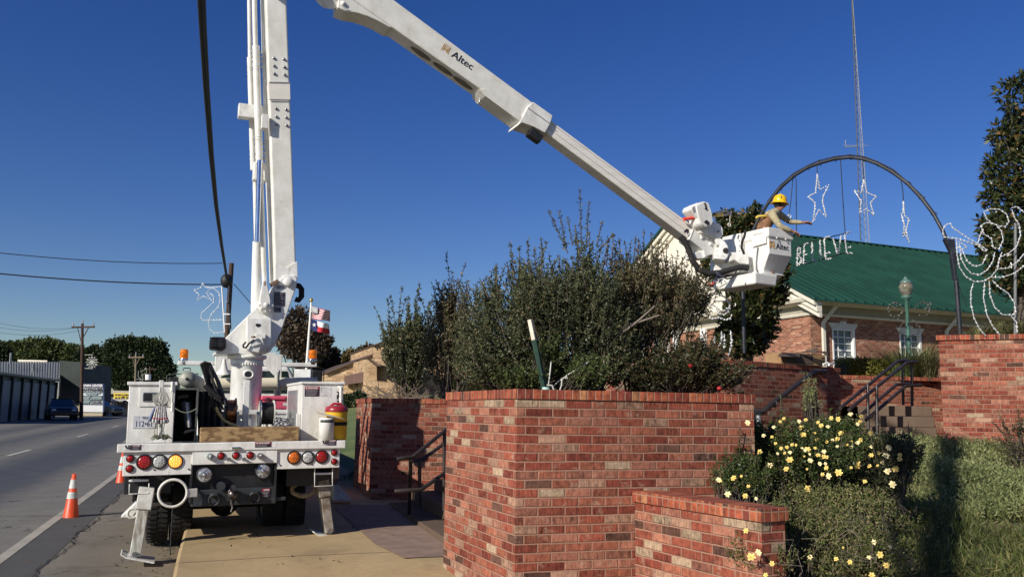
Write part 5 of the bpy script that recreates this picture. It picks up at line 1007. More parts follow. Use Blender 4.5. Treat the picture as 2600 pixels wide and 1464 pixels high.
# loose wires and junction box on the deck
mb = MB()
for i in range(9):
    p0 = T('A', 1060 + i * 12, 545, .9); P_ = [p0 + Vector((random.uniform(-.04, .04) * k_, random.uniform(-.1, .2), .02 + .07 * math.sin(k_ * 1.3 + i))) for k_ in range(6)]; mb.tube(P_, .006, 5)
o = tb_(mb, 'wire_tangle', M('wire_grey', (.35, .36, .4), .4, .5)); meta(o, 'tangle of thin grey wires on the deck below the black cable reel', 'wires')
q = rect('A', 1138, 500, 1172, 534, .8); o = tb_(bx((q[0], .8, q[2]), (q[1], .88, q[3])).box((q[0] + .01, .79, q[2] + .01), (q[1] - .03, .80, q[3] - .01)), 'junction_box', m_steel, bevel=.004); meta(o, 'small grey metal box among the wires on the deck', 'box')
# yellow hose
o = tb_(MB().tube([T('A', x, y, .55) for x, y in ((672, 432), (678, 455), (695, 485), (720, 515), (760, 538), (800, 550), (822, 566))] , .016, 8), 'yellow_hose', M('hose_yellow', (.62, .48, .18), .5)); meta(o, 'short yellow hose curling over the timber by the copper reel', 'hose')
# dark hose and line bundle leaning on the left body
mb = MB()
for i in range(16):
    u = i / 15; a = T('A', 574 + 62 * u, 160 + 10 * math.sin(i * 2.3), .55 + .05 * (i % 4)); b = T('A', 650 + 85 * u, 420 + 30 * math.sin(i * 1.7), .62 + .05 * (i % 3)); m_ = a.lerp(b, .5) + Vector((.02 * math.sin(i), .02, .01)); mb.tube([a, a.lerp(m_, .5) + Vector((0, 0, .01)), m_, b], .013, 6)
t = tthing('jumper_cables', T('A', 640, 420, .6), 'dark bundle of rubber jumper lines draped over the left tool body', 'cables'); tb_(mb, 'rubber_lines', M('line_dark', (.045, .045, .05), .5, var=.4, vs=10, col2=(.02, .02, .02)), t)
tb_(MB().tube([T('A', 575, 165, .53), T('A', 600, 150, .53), T('A', 635, 160, .56)], .02, 6).tube([T('A', 600, 290, .5), T('A', 640, 330, .5), T('A', 700, 380, .52)], .03, 8), 'binding_strap', m_rub, t)
# tarp on the inner side of the left body
mb = MB(); nx, ny = 12, 8; vs = []
for j in range(ny + 1):
    for i in range(nx + 1):
        x = 555 + 150 * i / nx + 8 * j / ny; y = 330 + 310 * j / ny; vs.append(T('A', x, y, .75 + .06 * math.sin(i * 1.9 + j * .4) + .5 * (i / nx) * (1 - j / ny) * .5))
mb.add(vs, [(j * (nx + 1) + i, j * (nx + 1) + i + 1, (j + 1) * (nx + 1) + i + 1, (j + 1) * (nx + 1) + i) for j in range(ny) for i in range(nx)], True); o = tb_(mb, 'dark_tarp', M('tarp', (.045, .045, .035), .8, var=.4, vs=6)); meta(o, 'dark dirty tarp hanging inside the bed between the tool body and copper reel', 'tarp'); sm = o.modifiers.new('s', 'SOLIDIFY'); sm.thickness = .01
# jack in the open compartment
t = tthing('jack_stand', T('A', 500, 600, .5), 'black and silver pole jack leaning in the open end compartment', 'tool')
tb_(MB().cyl(T('A', 470, 400, .5), T('A', 496, 560, .42), .035).cyl(T('A', 500, 400, .62), T('A', 522, 570, .6), .04), 'jack_tube', M('tube_dark', (.10, .11, .12), .4, .5), t); tb_(MB().cyl(T('A', 487, 405, .4), T('A', 505, 560, .36), .024), 'jack_ram', m_steel, t)
tb_(MB().tube([T('A', x, y, .42) for x, y in ((430, 385), (428, 362), (490, 350), (497, 372))], .012, 6).bar(T('A', 430, 372, .42), T('A', 495, 360, .42), .03, .03), 'jack_head', m_blk, t); tb_(MB().bar(T('A', 465, 592, .42), T('A', 540, 572, .42), .12, .03), 'jack_foot', m_blk, t, .005)
mb = MB(); P_ = [T('A', 412 + 136 * i / 24, 440 + 26 * math.sin(math.pi * i / 24), .27) for i in range(25)]
for i, p in enumerate(P_[:-1]): mb.bar(p, P_[i + 1], .011 if i % 2 else .004, .004 if i % 2 else .011)
part(mb, 'keeper_chain', m_chr)
# grounding clamp set on the hanger post
t = tthing('grounding_set', T('A', 325, 300, .1), 'set of striped metal grounding sticks and cords hanging on the white post', 'tool')
mb = MB()
for i in range(14):
    a = T('A', 325 + random.uniform(-8, 8), 312 + random.uniform(-10, 10), .10); b = T('A', 272 + 108 * i / 13, 398 + random.uniform(-14, 20), .08); e = T('A', 290 + 72 * i / 13, 425, .10); mb.tube([a, a.lerp(b, .5) + Vector((.01, 0, .01)), b, e], .0045, 5)
tb_(mb, 'cords', M('cord_grey', (.40, .40, .36), .7), t)
for i, (x0, y0, x1, y1) in enumerate(((285, 432, 248, 520), (296, 430, 272, 530), (306, 428, 290, 534), (316, 428, 308, 536), (327, 428, 326, 538), (338, 428, 344, 534), (347, 430, 356, 532), (330, 436, 364, 528))):
    a, b = T('A', x0, y0, .09), T('A', x1, y1, .07); f = tb_(MB().cyl(a, b, .012, .019, 10), 'grounding_stick', M('stick_metal', (.46, .44, .42), .5, .35, .3, 60) if i else M('stick_blue', (.10, .14, .25), .5), t)
    if i: tb_(MB().cyl(a.lerp(b, .70), a.lerp(b, .76), .0195, .0197, 10), 'red_band', m_str, f); tb_(MB().cyl(a.lerp(b, .8), b + (b - a) * .02, .0198, .0202, 10), 'dark_end', m_stb, f) if i % 3 == 0 else None
mb = MB()
for i in range(26): p = T('A', 296 + 68 * random.random(), 638 - 22 * random.random(), .12 + .06 * random.random()); mb.tube([p, p + Vector((random.uniform(-.05, .05), .0, .02)), p + Vector((random.uniform(-.07, .07), 0, -.01))], .006, 5)
for x in (290, 305, 330, 345): mb.tube([T('A', x, 530, .1), T('A', x - 8, 580, .11), T('A', x - 3 + (x - 318) * .2, 636, .12)], .004, 5)
tb_(mb, 'cord_coil', M('coil_green', (.16, .17, .10), .8), t)
# water cooler and cup dispenser
yk = .02; cc = T('A', 1432, 628, yk + .17); rk_ = 66 / 2.5 / 2171 * (TM @ cc).y; ztop = T('A', 1432, 462, yk).z
t = tthing('water_cooler', (cc.x, cc.y, D), 'yellow round water cooler with dark red lid at the right end of the deck', 'cooler')
m_yel = M('cooler_yellow', (.72, .42, .02), .4, var=.05)
tb_(MB().lathe([(0, D), (rk_ * .92, D), (rk_, D + .03), (rk_, ztop - .06), (rk_ * 1.02, ztop - .05), (rk_ * 1.02, ztop)], (cc.x, cc.y, 0), (0, 0, 1), 28), 'cooler_body', m_yel, t)
tb_(MB().lathe([(rk_ * 1.08, ztop), (rk_ * 1.1, ztop + .02), (rk_ * 1.0, ztop + .055), (rk_ * .6, ztop + .07), (0, ztop + .07)], (cc.x, cc.y, 0), (0, 0, 1), 28), 'lid', M('lid_red', (.30, .02, .03), .35), t)
tb_(MB().tube([Vector((cc.x - rk_ * .6, cc.y, ztop + .06)), Vector((cc.x - rk_ * .3, cc.y, ztop + .09)), Vector((cc.x + rk_ * .3, cc.y, ztop + .09)), Vector((cc.x + rk_ * .6, cc.y, ztop + .06))], .014, 8), 'lid_handle', m_str, t)
tb_(MB().lathe([(rk_ * 1.03, D + .16), (rk_ * 1.04, D + .2)], (cc.x, cc.y, 0), (0, 0, 1), 28), 'holding_strap', m_rub, t)
cc2 = T('A', 1370, 628, -.0 + .07); r3 = 47 / 2.5 / 2171 * (TM @ cc2).y; zt2 = T('A', 1370, 500, .07).z
t = tthing('cup_dispenser', (cc2.x, cc2.y, D), 'white cup dispenser with grey slot in front of the yellow cooler', 'dispenser')
tb_(MB().lathe([(0, D + .001), (r3, D + .001), (r3, zt2 - .02), (r3 * .94, zt2), (0, zt2 + .005)], (cc2.x, cc2.y, 0), (0, 0, 1), 28), 'dispenser_body', m_w, t)
q = rect('A', 1326, 513, 1408, 530, .0); mb = MB(); n = 10
P_ = [Vector((cc2.x + math.sin(a) * r3 * 1.01, cc2.y - math.cos(a) * r3 * 1.01, 0)) for a in [R(-62 + 124 * i / n) for i in range(n + 1)]]
mb.add([p + Vector((0, 0, q[2])) for p in P_] + [p + Vector((0, 0, q[3])) for p in P_], [(i, i + 1, i + n + 2, i + n + 1) for i in range(n)], True); tb_(mb, 'slot', M('slot_grey', (.06, .065, .07), .5), t)
tb_(MB().prism([T('A', 1308, 463, -.02), T('A', 1400, 480, .0), T('A', 1498, 512, .05), T('A', 1420, 496, .0), T('A', 1330, 478, -.02)], (.02, .14, 0)), 'drip_tray', M('tray_cream', (.72, .66, .5), .5), t)
o = tb_(MB().prism([T('A', 1296, 612, .2), T('A', 1316, 618, .2), T('A', 1316, 570, .2)], (0, .02, 0)), 'wedge_block', m_w2); meta(o, 'small light wedge standing on the deck left of the white cup dispenser', 'wedge')
# rope coil under the right side
mb = MB()
for i in range(9): c = T('A', 1228, 950 + random.uniform(-10, 10), .4 + .012 * i); mb.tube(ringpts(c, .12 + .012 * (i % 3), .065 + .008 * (i % 4)), .011, 6, True)
o = tb_(mb, 'rope_coil', M('rope_tan', (.42, .36, .25), .9, var=.3, vs=40)); meta(o, 'coil of pale rope hanging below the right end of the truck deck', 'rope')
# ================================================================ TRAFFIC CONES
def cone(base, top, label):
    t = thing('traffic_cone', base, label, 'traffic cone', 'traffic cones by the road edge'); h = top.z - base.z; r0, r1 = h * .165, h * .04
    f = lambda k: r0 + (r1 - r0) * k
    m_or = M('cone_orange', (.72, .075, .015), .45, var=.08); m_rf = M('cone_reflective', (.60, .63, .58), .45, var=.15, vs=12)
    MB().lathe([(f(0), .03), (f(.0) * .98, .035), (f(1), h - .005), (f(1) * .7, h), (f(1) * .6, h - .05)], base, (0, 0, 1), 28).build('cone_body', m_or, t)
    a = .17 * h * 1.22; MB().hexa([base + Vector((x * a, y * a, .002)) for x, y in ((-1, -1), (1, -1), (1, 1), (-1, 1))] + [base + Vector((x * a * .96, y * a * .96, .03)) for x, y in ((-1, -1), (1, -1), (1, 1), (-1, 1))]).build('cone_base', m_or, t, .008)
    for k0, k1 in ((.44, .585), (.67, .87)): MB().lathe([(f(k0) + .003, .03 + (h - .03) * k0), (f(k1) + .003, .03 + (h - .03) * k1)], base, (0, 0, 1), 28).build('reflective_collar', m_rf, t)
b1 = WZ('N', 712, 872, .02); cone(b1, W('N', 775, 404, b1.y), 'nearer orange traffic cone with two white collars, standing whole on the shoulder')
b2 = WZ('N', 1222, 528, .05); cone(b2, W('N', 1250, 190, b2.y), 'farther orange traffic cone half hidden by the left corner of the truck')
# ================================================================ BRICK HALL WITH GREEN ROOF
T3 = [(0, (.36, .15, .09)), (.3, (.30, .11, .065)), (.55, (.40, .19, .12)), (.75, (.26, .09, .055)), (.88, (.45, .26, .17)), (.95, (.17, .07, .05))]
B2 = brick_mat('brick_hall', .2032, .0677, .013, T3, mortar=(.42, .30, .22), eff=.15, bstr=.3)
m_trim = M('trim_cream', (.72, .68, .56), .5, var=.05); m_trim2 = M('trim_white', (.80, .79, .75), .5, var=.03); m_stone = M('lintel_stone', (.72, .68, .58), .7, var=.08)
HA = R(23); hu = Vector((math.cos(HA), math.sin(HA), 0)); hv = Vector((-math.sin(HA), math.cos(HA), 0))
HC = W('S', 2053, 752, 28.0); EZ = HC.z; HC.z = 0; G0 = 2.3
Aw = 8.1; RZ = EZ + 4.1; LEN = 24
hall = thing('brick_hall', HC + Vector((0, 0, G0)), 'red brick hall with a green standing-seam roof, cream gutter and sash windows', 'building')
def hp(u, v, z): return Vector((HC.x, HC.y, 0)) + hu * u + hv * v + Vector((0, 0, z))
IN = .45
def wall_open(o, ud, nd_, L, z0, z1, ops, name, mat, parent, th=.28):
    xs = sorted({0, L} | {a for q in ops for a in (q[0], q[1])}); zs = sorted({z0, z1} | {a for q in ops for a in (q[2], q[3])}); mb = MB()
    P_ = lambda x, z, dpt=0: Vector((o.x, o.y, 0)) + ud * x - nd_ * dpt + Vector((0, 0, z))
    for i in range(len(xs) - 1):
        for j in range(len(zs) - 1):
            cx, cz = (xs[i] + xs[i + 1]) / 2, (zs[j] + zs[j + 1]) / 2
            if any(q[0] < cx < q[1] and q[2] < cz < q[3] for q in ops): continue
            c = [(xs[i], zs[j]), (xs[i + 1], zs[j]), (xs[i + 1], zs[j + 1]), (xs[i], zs[j + 1])]; mb.add([P_(*k) for k in c], [(0, 1, 2, 3)], uvs=[c])
    for x0, x1, y0, y1 in [q[:4] for q in ops]:
        for a, b in (((x0, y0), (x0, y1)), ((x0, y1), (x1, y1)), ((x1, y1), (x1, y0)), ((x1, y0), (x0, y0))): mb.add([P_(*a), P_(*b), P_(*b, .16), P_(*a, .16)], [(0, 1, 2, 3)], uvs=[[(0, a[1]), (0, b[1]), (.16, b[1]), (.16, a[1])]])
    return mb.build(name, mat, parent)
def local_u(c, x, Y0=None):
    pt = WPL(c, x, 600, hp(0, IN, 0), hv); return (pt - hp(0, 0, 0)).dot(hu)
def hz(c, x, y): return WPL(c, x, y, hp(0, IN, 0), hv).z
wins = []
for (x0, x1, y0, y1) in ((674, 838, 562, 868), (1168, 1325, 590, 880), (1625, 1800, 628, 900)):
    wins.append((local_u('H', x0), local_u('H', x1), min(hz('H', x0, y1), 1e9), hz('H', x0, y0)))
zt_ = sum(q[3] for q in wins) / 3; zb_ = wins[0][2]; print('windows', wins); wins = [(a, b, zb_, zt_) for a, b, _, _ in wins]; wins.append((wins[2][0] + 5.2, wins[2][1] + 5.2, zb_, zt_))
FZ = EZ - .52   # underside of frieze
wall_open(hp(IN, IN, 0), hu, -hv, LEN - 1, G0 - .3, FZ, [(a - IN, b - IN, c, d_) for a, b, c, d_ in wins], 'brick_facade', B2, hall)
glassd = glass_mat('window_dark', (.03, .045, .05), .12)
m_blind = M('blinds', (.20, .24, .25), .6, var=.1, streak=(1, 1, 1))
def window(a, b, c, d_, fr, P_, out, lab=None, parent=None, rows=6, cols=3):
    # P_(u, z, depth outwards)
    w_ = b - a; h = d_ - c; f = MB().hexa([P_(a, c, -.12), P_(b, c, -.12), P_(b, c, -.10), P_(a, c, -.10), P_(a, d_, -.12), P_(b, d_, -.12), P_(b, d_, -.10), P_(a, d_, -.10)]).build('window', glassd, parent)
    mb = MB(); bar = lambda u0, u1, z0, z1, dd: mb.hexa([P_(u0, z0, -.10), P_(u1, z0, -.10), P_(u1, z0, dd), P_(u0, z0, dd), P_(u0, z1, -.10), P_(u1, z1, -.10), P_(u1, z1, dd), P_(u0, z1, dd)])
    bar(a, a + fr, c, d_, .03); bar(b - fr * 1.7, b, c, d_, .03); bar(a + fr, b - fr * 1.7, d_ - fr, d_, .03); bar(a - .03, b + .03, c - .05, c + fr * .8, .06); mb.build('frame', m_trim2, f)
    mb = MB(); u0, u1, z0, z1 = a + fr, b - fr * 1.7, c + fr * .8, d_ - fr
    for i in range(1, cols): x = u0 + (u1 - u0) * i / cols; mb.hexa([P_(x - .012, z0, -.10), P_(x + .012, z0, -.10), P_(x + .012, z0, -.075), P_(x - .012, z0, -.075), P_(x - .012, z1, -.10), P_(x + .012, z1, -.10), P_(x + .012, z1, -.075), P_(x - .012, z1, -.075)])
    for j in range(1, rows): z = z0 + (z1 - z0) * j / rows; t_ = .03 if j == rows // 2 else .012; mb.hexa([P_(u0, z - t_, -.10), P_(u1, z - t_, -.10), P_(u1, z - t_, -.072), P_(u0, z - t_, -.072), P_(u0, z + t_, -.10), P_(u1, z + t_, -.10), P_(u1, z + t_, -.072), P_(u0, z + t_, -.072)])
    mb.build('muntins', m_trim2, f)
    mb = MB()
    for j in range(24): z = z0 + (z1 - z0) * (j + .2) / 24; mb.add([P_(u0, z, -.098), P_(u1, z, -.098), P_(u1, z + (z1 - z0) / 40, -.098), P_(u0, z + (z1 - z0) / 40, -.098)], [(0, 1, 2, 3)])
    mb.build('blind_slats', m_blind, f)
    return f
PF = lambda u, z, dd=0: hp(u, IN, z) - hv * dd
for a, b, c, d_ in wins:
    window(a, b, c, d_, .045, PF, None, None, hall); w_ = b - a; s = (b - a) * .1; h = .2
    if True:
        mb = MB(); mb.prism([PF(a - s * .2, d_ + .005, .03), PF(b + s * .2, d_ + .005, .03), PF(b + s * 1.6, d_ + h, .03), PF(b - w_ * .36, d_ + h, .03), PF(b - w_ * .36, d_ + h * 1.35, .03), PF(a + w_ * .36, d_ + h * 1.35, .03), PF(a + w_ * .36, d_ + h, .03), PF(a - s * 1.6, d_ + h, .03)], hv * .06); mb.build('lintel', m_stone, hall)
# gable-side wall (behind the portico)
GW = lambda v, z, dd=0: hp(IN, 0, z) + hv * v - hu * dd
gops = [(9.3, 10.1, G0 + 1.1, G0 + 2.6), (7.6, 8.6, G0, G0 + 2.3)]
mb_o = hp(IN, 2 * Aw - IN, 0); wall_open(mb_o, -hv, -hu, 2 * Aw - 2 * IN, G0 - .3, FZ, [(2 * Aw - IN - 10.1, 2 * Aw - IN - 9.3, G0 + 1.1, G0 + 2.6)], 'gable_wall', B2, hall)
window(9.3, 10.1, G0 + 1.1, G0 + 2.6, .06, lambda v, z, dd=0: GW(19.4 - v, z, dd), None, None, hall, 4, 2)
for v in (6.36, 8.3, 9.0, 10.9):
    MB().hexa([GW(v + a * .16, z, b) for z in (G0 - .1, FZ) for a, b in ((-1, .02), (1, .02), (1, .14), (-1, .14))]).build('pilaster', m_trim2, hall, .01)
# frieze, crown, gutter on both faces
def run(o_, d0, nrm, L, prof, name, mat, e0=0, e1=0):
    # prof: (out, z) closed polygon, out measured along nrm
    mb = MB(); n = len(prof); A = [o_ + nrm * a + Vector((0, 0, z)) - d0 * (a if e0 else 0) for a, z in prof]; B = [o_ + nrm * a + Vector((0, 0, z)) + d0 * (L + (a if e1 else 0)) for a, z in prof]
    mb.add(A + B, [tuple(range(n)), tuple(range(2 * n - 1, n - 1, -1))] + [(i, i + n, (i + 1) % n + n, (i + 1) % n) for i in range(n)]); return mb.build(name, mat, hall)
fz = [(0, FZ), (.03, FZ), (.03, EZ - .19), (0, EZ - .19)]; cr = [(0, FZ - .04), (.07, FZ - .04), (.10, FZ + .02), (.06, FZ + .05), (0.031, FZ + .05)]; cw = [(0, EZ - .20), (.22, EZ - .20), (.30, EZ - .14), (.30, EZ - .06), (0, EZ - .06)]; gt = [(.302, EZ - .13), (.42, EZ - .13), (.47, EZ - .03), (.47, EZ + .02), (.302, EZ + .02)]
m_friz = M('frieze_tan', (.36, .33, .26), .7, var=.06)
c0 = hp(IN, IN, 0)
for nm, pr_, mt in (('frieze', fz, m_friz), ('crown_moulding', cr, m_trim), ('cornice', cw, m_trim), ('gutter', gt, m_trim)):
    run(c0, hu, -hv, LEN, pr_, nm, mt, e0=1); run(c0, hv, -hu, 2 * Aw - 2 * IN, pr_, nm, mt, e0=1, e1=1)
# pediment and roof
ap = hp(0, Aw, RZ); e1_ = hp(0, 0, EZ); e2_ = hp(0, 2 * Aw, EZ)
MB().prism([hp(.25, .5, EZ - .05), hp(.25, 2 * Aw - .5, EZ - .05), hp(.25, Aw, RZ - .25)], hu * .1).build('pediment', M('pediment_cream', (.78, .72, .60), .7, var=.05, vs=1), hall)
sl = (RZ - EZ) / Aw
for s in (0, 1):
    for k, (off, w_, out) in enumerate(((0, .16, .30), (.18, .20, .18), (.40, .16, .10))):
        dz = off; f = lambda v, dd: (hp(.25 - out, v if s == 0 else 2 * Aw - v, EZ + sl * v - dz - dd))
        MB().prism([f(-.3, 0), f(Aw, 0), f(Aw, w_), f(-.3, w_)], hu * (out + .02)).build('rake_moulding', m_trim, hall)
m_roof = M('green_metal', (.012, .062, .040), .5, .05, .2, .8, col2=(.008, .043, .028)); 
for s in (0, 1):
    q = lambda u, v, z=0: hp(u, v if s == 0 else 2 * Aw - v, EZ + sl * v + .03 + z)
    mb = MB(); mb.hexa([q(-.12, -.42), q(LEN, -.42), q(LEN, Aw), q(-.12, Aw), q(-.12, -.42, .03), q(LEN, -.42, .03), q(LEN, Aw, .03), q(-.12, Aw, .03)] if s == 0 else [q(-.12, Aw), q(LEN, Aw), q(LEN, -.42), q(-.12, -.42), q(-.12, Aw, .03), q(LEN, Aw, .03), q(LEN, -.42, .03), q(-.12, -.42, .03)])
    u = -.1
    while u < LEN: mb.bar(q(u, -.42, .06), q(u, Aw, .06), .05, .09); u += .42
    mb.build('roof_slope', m_roof, hall)
MB().bar(hp(-.12, Aw, RZ + .10), hp(LEN, Aw, RZ + .10), .3, .05).build('ridge_cap', m_roof, hall)
for x, y, u in ((640, 380, None), (1545, 440, None)):
    uu = local_u('H', x - 40); a = hp(uu + .3, IN, EZ - .18) - hv * .47; b = hp(uu, IN, EZ - .80) - hv * .08; c = hp(uu, IN, G0) - hv * .08
    MB().bar(a, b, .09, .11).bar(b + Vector((0, 0, .03)), c, .12, .09, up=hv).build('downspout', m_trim, hall, .008)
# ================================================================ TAN CHURCH
T4 = [(0, (.50, .35, .20)), (.4, (.44, .29, .16)), (.7, (.54, .40, .25)), (.9, (.36, .22, .12))]
B3 = brick_mat('brick_tan', .3, .1, .014, T4, mortar=(.42, .33, .23), eff=.0, bstr=.2, cut=.5)
m_rbr = M('roof_brown', (.10, .065, .045), .8)
ch = thing('church_building', W('F', 200, 560, 42) - Vector((0, 0, 1)), 'tan brick church with sloping roofline and dark projecting canopy beyond the lawn', 'building')
def slab(c, pts, Y, dep, name, mat, parent, b=0): P_ = [W(c, x, y, Y + (y_ if False else 0)) for x, y in pts for y_ in (0,)]; return MB().prism(P_, Vector((-.35, 1, 0)).normalized() * dep).build(name, mat, parent, b, uvbox=True)
slab('F', ((100, 427), (345, 330), (345, 600), (100, 600)), 44, 14, 'nave_wall', B3, ch)
slab('F', ((97, 432), (97, 425), (347, 326), (347, 333)), 43.8, 14.5, 'roof_edge', m_rbr, ch)
slab('F', ((316, 352), (366, 388), (366, 600), (316, 600)), 40, 5, 'buttress_wall', B3, ch)
slab('F', ((322, 358), (420, 330), (420, 600), (368, 600), (368, 392)), 40.6, 8, 'wing_wall', B3, ch); slab('F', ((316, 350), (322, 346), (372, 384), (434, 392), (434, 398), (366, 392)), 39.8, .8, 'roof_edge', m_rbr, ch)
slab('F', ((348, 285), (430, 250), (430, 400), (348, 370)), 47, 8, 'tower_wall', B3, ch); slab('F', ((346, 286), (346, 280), (445, 243), (445, 250)), 46.8, 8.4, 'roof_edge', m_rbr, ch)
slab('F', ((420, 300), (560, 240), (800, 240), (1100, 330), (1100, 620), (420, 620)), 50, 12, 'rear_hall_wall', B3, ch)
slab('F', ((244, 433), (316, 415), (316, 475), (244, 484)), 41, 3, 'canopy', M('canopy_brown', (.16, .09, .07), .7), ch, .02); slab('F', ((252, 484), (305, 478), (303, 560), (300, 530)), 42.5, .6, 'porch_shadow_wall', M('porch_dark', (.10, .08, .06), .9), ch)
slab('F', ((368, 470), (520, 480), (500, 610), (368, 610)), 38, 1, 'low_wall', B3, ch)
# ================================================================ LEFT SIDE OF THE STREET
m_teal = M('post_teal', (.012, .03, .035), .6, var=.2); m_pan = M('storage_panel', (.20, .22, .24), .6, var=.12, vs=2, streak=(6, 6, .3))
st0, st1 = W('S', -60, 944, 49), W('S', 141, 967.5, 66); gz0 = .45
sb = thing('storage_building', Vector((st0.x, st0.y, gz0)), 'long low storage building with grey roll-up doors and dark posts at the left edge', 'building')
dv = (st1 - st0); dv.z = 0; Ls = dv.length; dv.normalize(); dn = Vector((dv.y, -dv.x, 0)); zt_s = (st0.z + st1.z) / 2
def SP(t_, out, z): return Vector((st0.x, st0.y, 0)) + dv * t_ + dn * out + Vector((0, 0, z))
MB().hexa([SP(0, 0, gz0 - .3), SP(0, -9, gz0 - .3), SP(Ls, -9, gz0 - .3), SP(Ls, 0, gz0 - .3), SP(0, 0, zt_s), SP(0, -9, zt_s), SP(Ls, -9, zt_s), SP(Ls, 0, zt_s)][:4][::-1] + [SP(0, 0, zt_s), SP(0, -9, zt_s), SP(Ls, -9, zt_s), SP(Ls, 0, zt_s)][::-1]).build('wall', m_teal, sb)
nd_ = 8
for i in range(nd_):
    a = Ls * (i + .08) / nd_; b = Ls * (i + .92) / nd_
    MB().hexa([SP(a, .01, gz0 - .1), SP(b, .01, gz0 - .1), SP(b, .05, gz0 - .1), SP(a, .05, gz0 - .1), SP(a, .01, zt_s - .3), SP(b, .01, zt_s - .3), SP(b, .05, zt_s - .3), SP(a, .05, zt_s - .3)]).build('roll_up_door', m_pan, sb)
    MB().hexa([SP(b + .12, .0, gz0 - .1), SP(b + .12 + Ls / nd_ * .10, .0, gz0 - .1), SP(b + .12 + Ls / nd_ * .1, .16, gz0 - .1), SP(b + .12, .16, gz0 - .1), SP(b + .12, 0, zt_s - .05), SP(b + .12 + Ls / nd_ * .1, .0, zt_s - .05), SP(b + .12 + Ls / nd_ * .1, .16, zt_s - .05), SP(b + .12, .16, zt_s - .05)]).build('door_post', m_teal, sb)
MB().hexa([SP(-1, .3, zt_s), SP(Ls + .3, .3, zt_s), SP(Ls + .3, -9.3, zt_s), SP(-1, -9.3, zt_s), SP(-1, .3, zt_s + .14), SP(Ls + .3, .3, zt_s + .14), SP(Ls + .3, -9.3, zt_s + .14), SP(-1, -9.3, zt_s + .14)]).build('roof', M('storage_roof', (.05, .075, .08), .5), sb)
# metal roofed shop behind
wb = thing('shop_building', W('E', 430, 1320, 80), 'shop with grey ribbed metal roof and tall dark side wall behind the storage building', 'building')
rp_ = [W('E', -40, 1045, 72), W('E', 437, 1045, 72), W('E', 443, 925, 82), W('E', -40, 922, 82)]
mb = MB(); mb.add(rp_, [(0, 1, 2, 3)]); m_gr = M('roof_grey', (.26, .27, .23), .5, .2, .1)
for i in range(26): u = i / 25; mb.bar(rp_[0].lerp(rp_[1], u), rp_[3].lerp(rp_[2], u), .08, .12)
mb.build('ribbed_roof', m_gr, wb); MB().prism([W('E', x, y, 72.2) for x, y in ((-40, 1046), (437, 1046), (430, 1175), (-40, 1175))], (0, .2, 0)).build('front_wall', M('shop_front', (.30, .29, .25), .7), wb)
MB().prism([W('E', x, y, 74) for x, y in ((440, 912), (590, 925), (588, 1115), (438, 1100))], Vector((-1, 8, 0))).build('side_wall', M('sidewall_dark', (.022, .034, .028), .7, var=.25, vs=.6), wb); MB().prism([W('E', x, y, 74.4) for x, y in ((438, 1100), (588, 1115), (588, 1325), (410, 1330))], Vector((-1, 8, 0))).build('lower_wall', M('lower_dark', (.03, .04, .05), .7, var=.2), wb)
MB().hexa([W('E', x, y, Y) for x, y, Y in ((130, 925, 82), (347, 932, 82), (347, 932, 84), (130, 925, 84), (130, 906, 82), (347, 911, 82), (347, 911, 84), (130, 906, 84))]).build('roof_unit', m_trim, wb)
for x, y in ((73, 905), (237, 990)): a = W('E', x, y + 30, 76); MB().cyl(a, a + Vector((0, 0, .95)), .09, n=8).build('vent_pipe', m_steel, wb)
# far shop with closing banner
fs = thing('shop_building', W('E', 860, 1325, 88), 'low flat-roofed tan shop with brown ribbed front carrying the yellow banner', 'building')
m_tan = M('shop_tan', (.42, .36, .26), .8, var=.06); m_brn = M('shop_brown', (.13, .10, .08), .8, var=.2, streak=(9, 9, .2))
MB().prism([W('E', x, y, 88.4) for x, y in ((755, 1150), (1500, 1165), (1500, 1335), (755, 1330))], (0, 9, 0)).build('wall', m_tan, fs)
MB().prism([W('E', x, y, 87.8) for x, y in ((752, 1133), (1500, 1142), (1500, 1160), (752, 1158))], (0, 10, 0)).build('fascia', M('fascia', (.46, .42, .34), .7), fs)
MB().prism([W('E', x, y, 88.2) for x, y in ((758, 1158), (1300, 1163), (1300, 1215), (860, 1218), (850, 1330), (758, 1330))], (0, .15, 0)).build('brown_front', m_brn, fs)
for x in (812, 830): MB().prism([W('E', x * 1.0 + 20, 1215, 88.0), W('E', x + 32, 1215, 88.0), W('E', x + 32, 1300, 88), W('E', x + 20, 1300, 88)], (0, .1, 0)).build('door', M('door_grey', (.3, .3, .27), .6), fs)
bn = thing('banner', W('E', 898, 1195, 87.4), 'yellow STORE CLOSING up to 50% Off banner on the far tan shop', 'banner')
def plate(c, x0, y0, x1, y1, Y, dep, name, mat, parent, slope=0): return MB().prism([W(c, x0, y0, Y), W(c, x1, y0 + slope, Y), W(c, x1, y1 + slope, Y), W(c, x0, y1, Y)], (0, dep, 0)).build(name, mat, parent)
m_yb = M('banner_yellow', (.80, .60, .04), .5, var=.03); plate('E', 838, 1152, 958, 1193, 87.4, .05, 'banner_cloth', m_yb, bn)
EX = Vector((1, 0, 0)); 
def stext(s_, c, x0, y0, x1, hpx, Y, mat, parent, nm='lettering', bold=.0, shear=0):
    a = W(c, x0, y0, Y - .02); b = W(c, x1, y0, Y - .02); k = 1 / CR[c][2] / FPX * Y; return text(s_, hpx * k * 1.38, a, b - a, (0, 0, 1), mat, parent, nm, .01, bold, (b - a).length, shear)
stext('STORE CLOSING', 'E', 844, 1172, 954, 13, 87.4, m_ink, bn, bold=.008); stext('up to 50% Off', 'E', 846, 1190, 950, 14, 87.4, m_ink, bn, bold=.008)
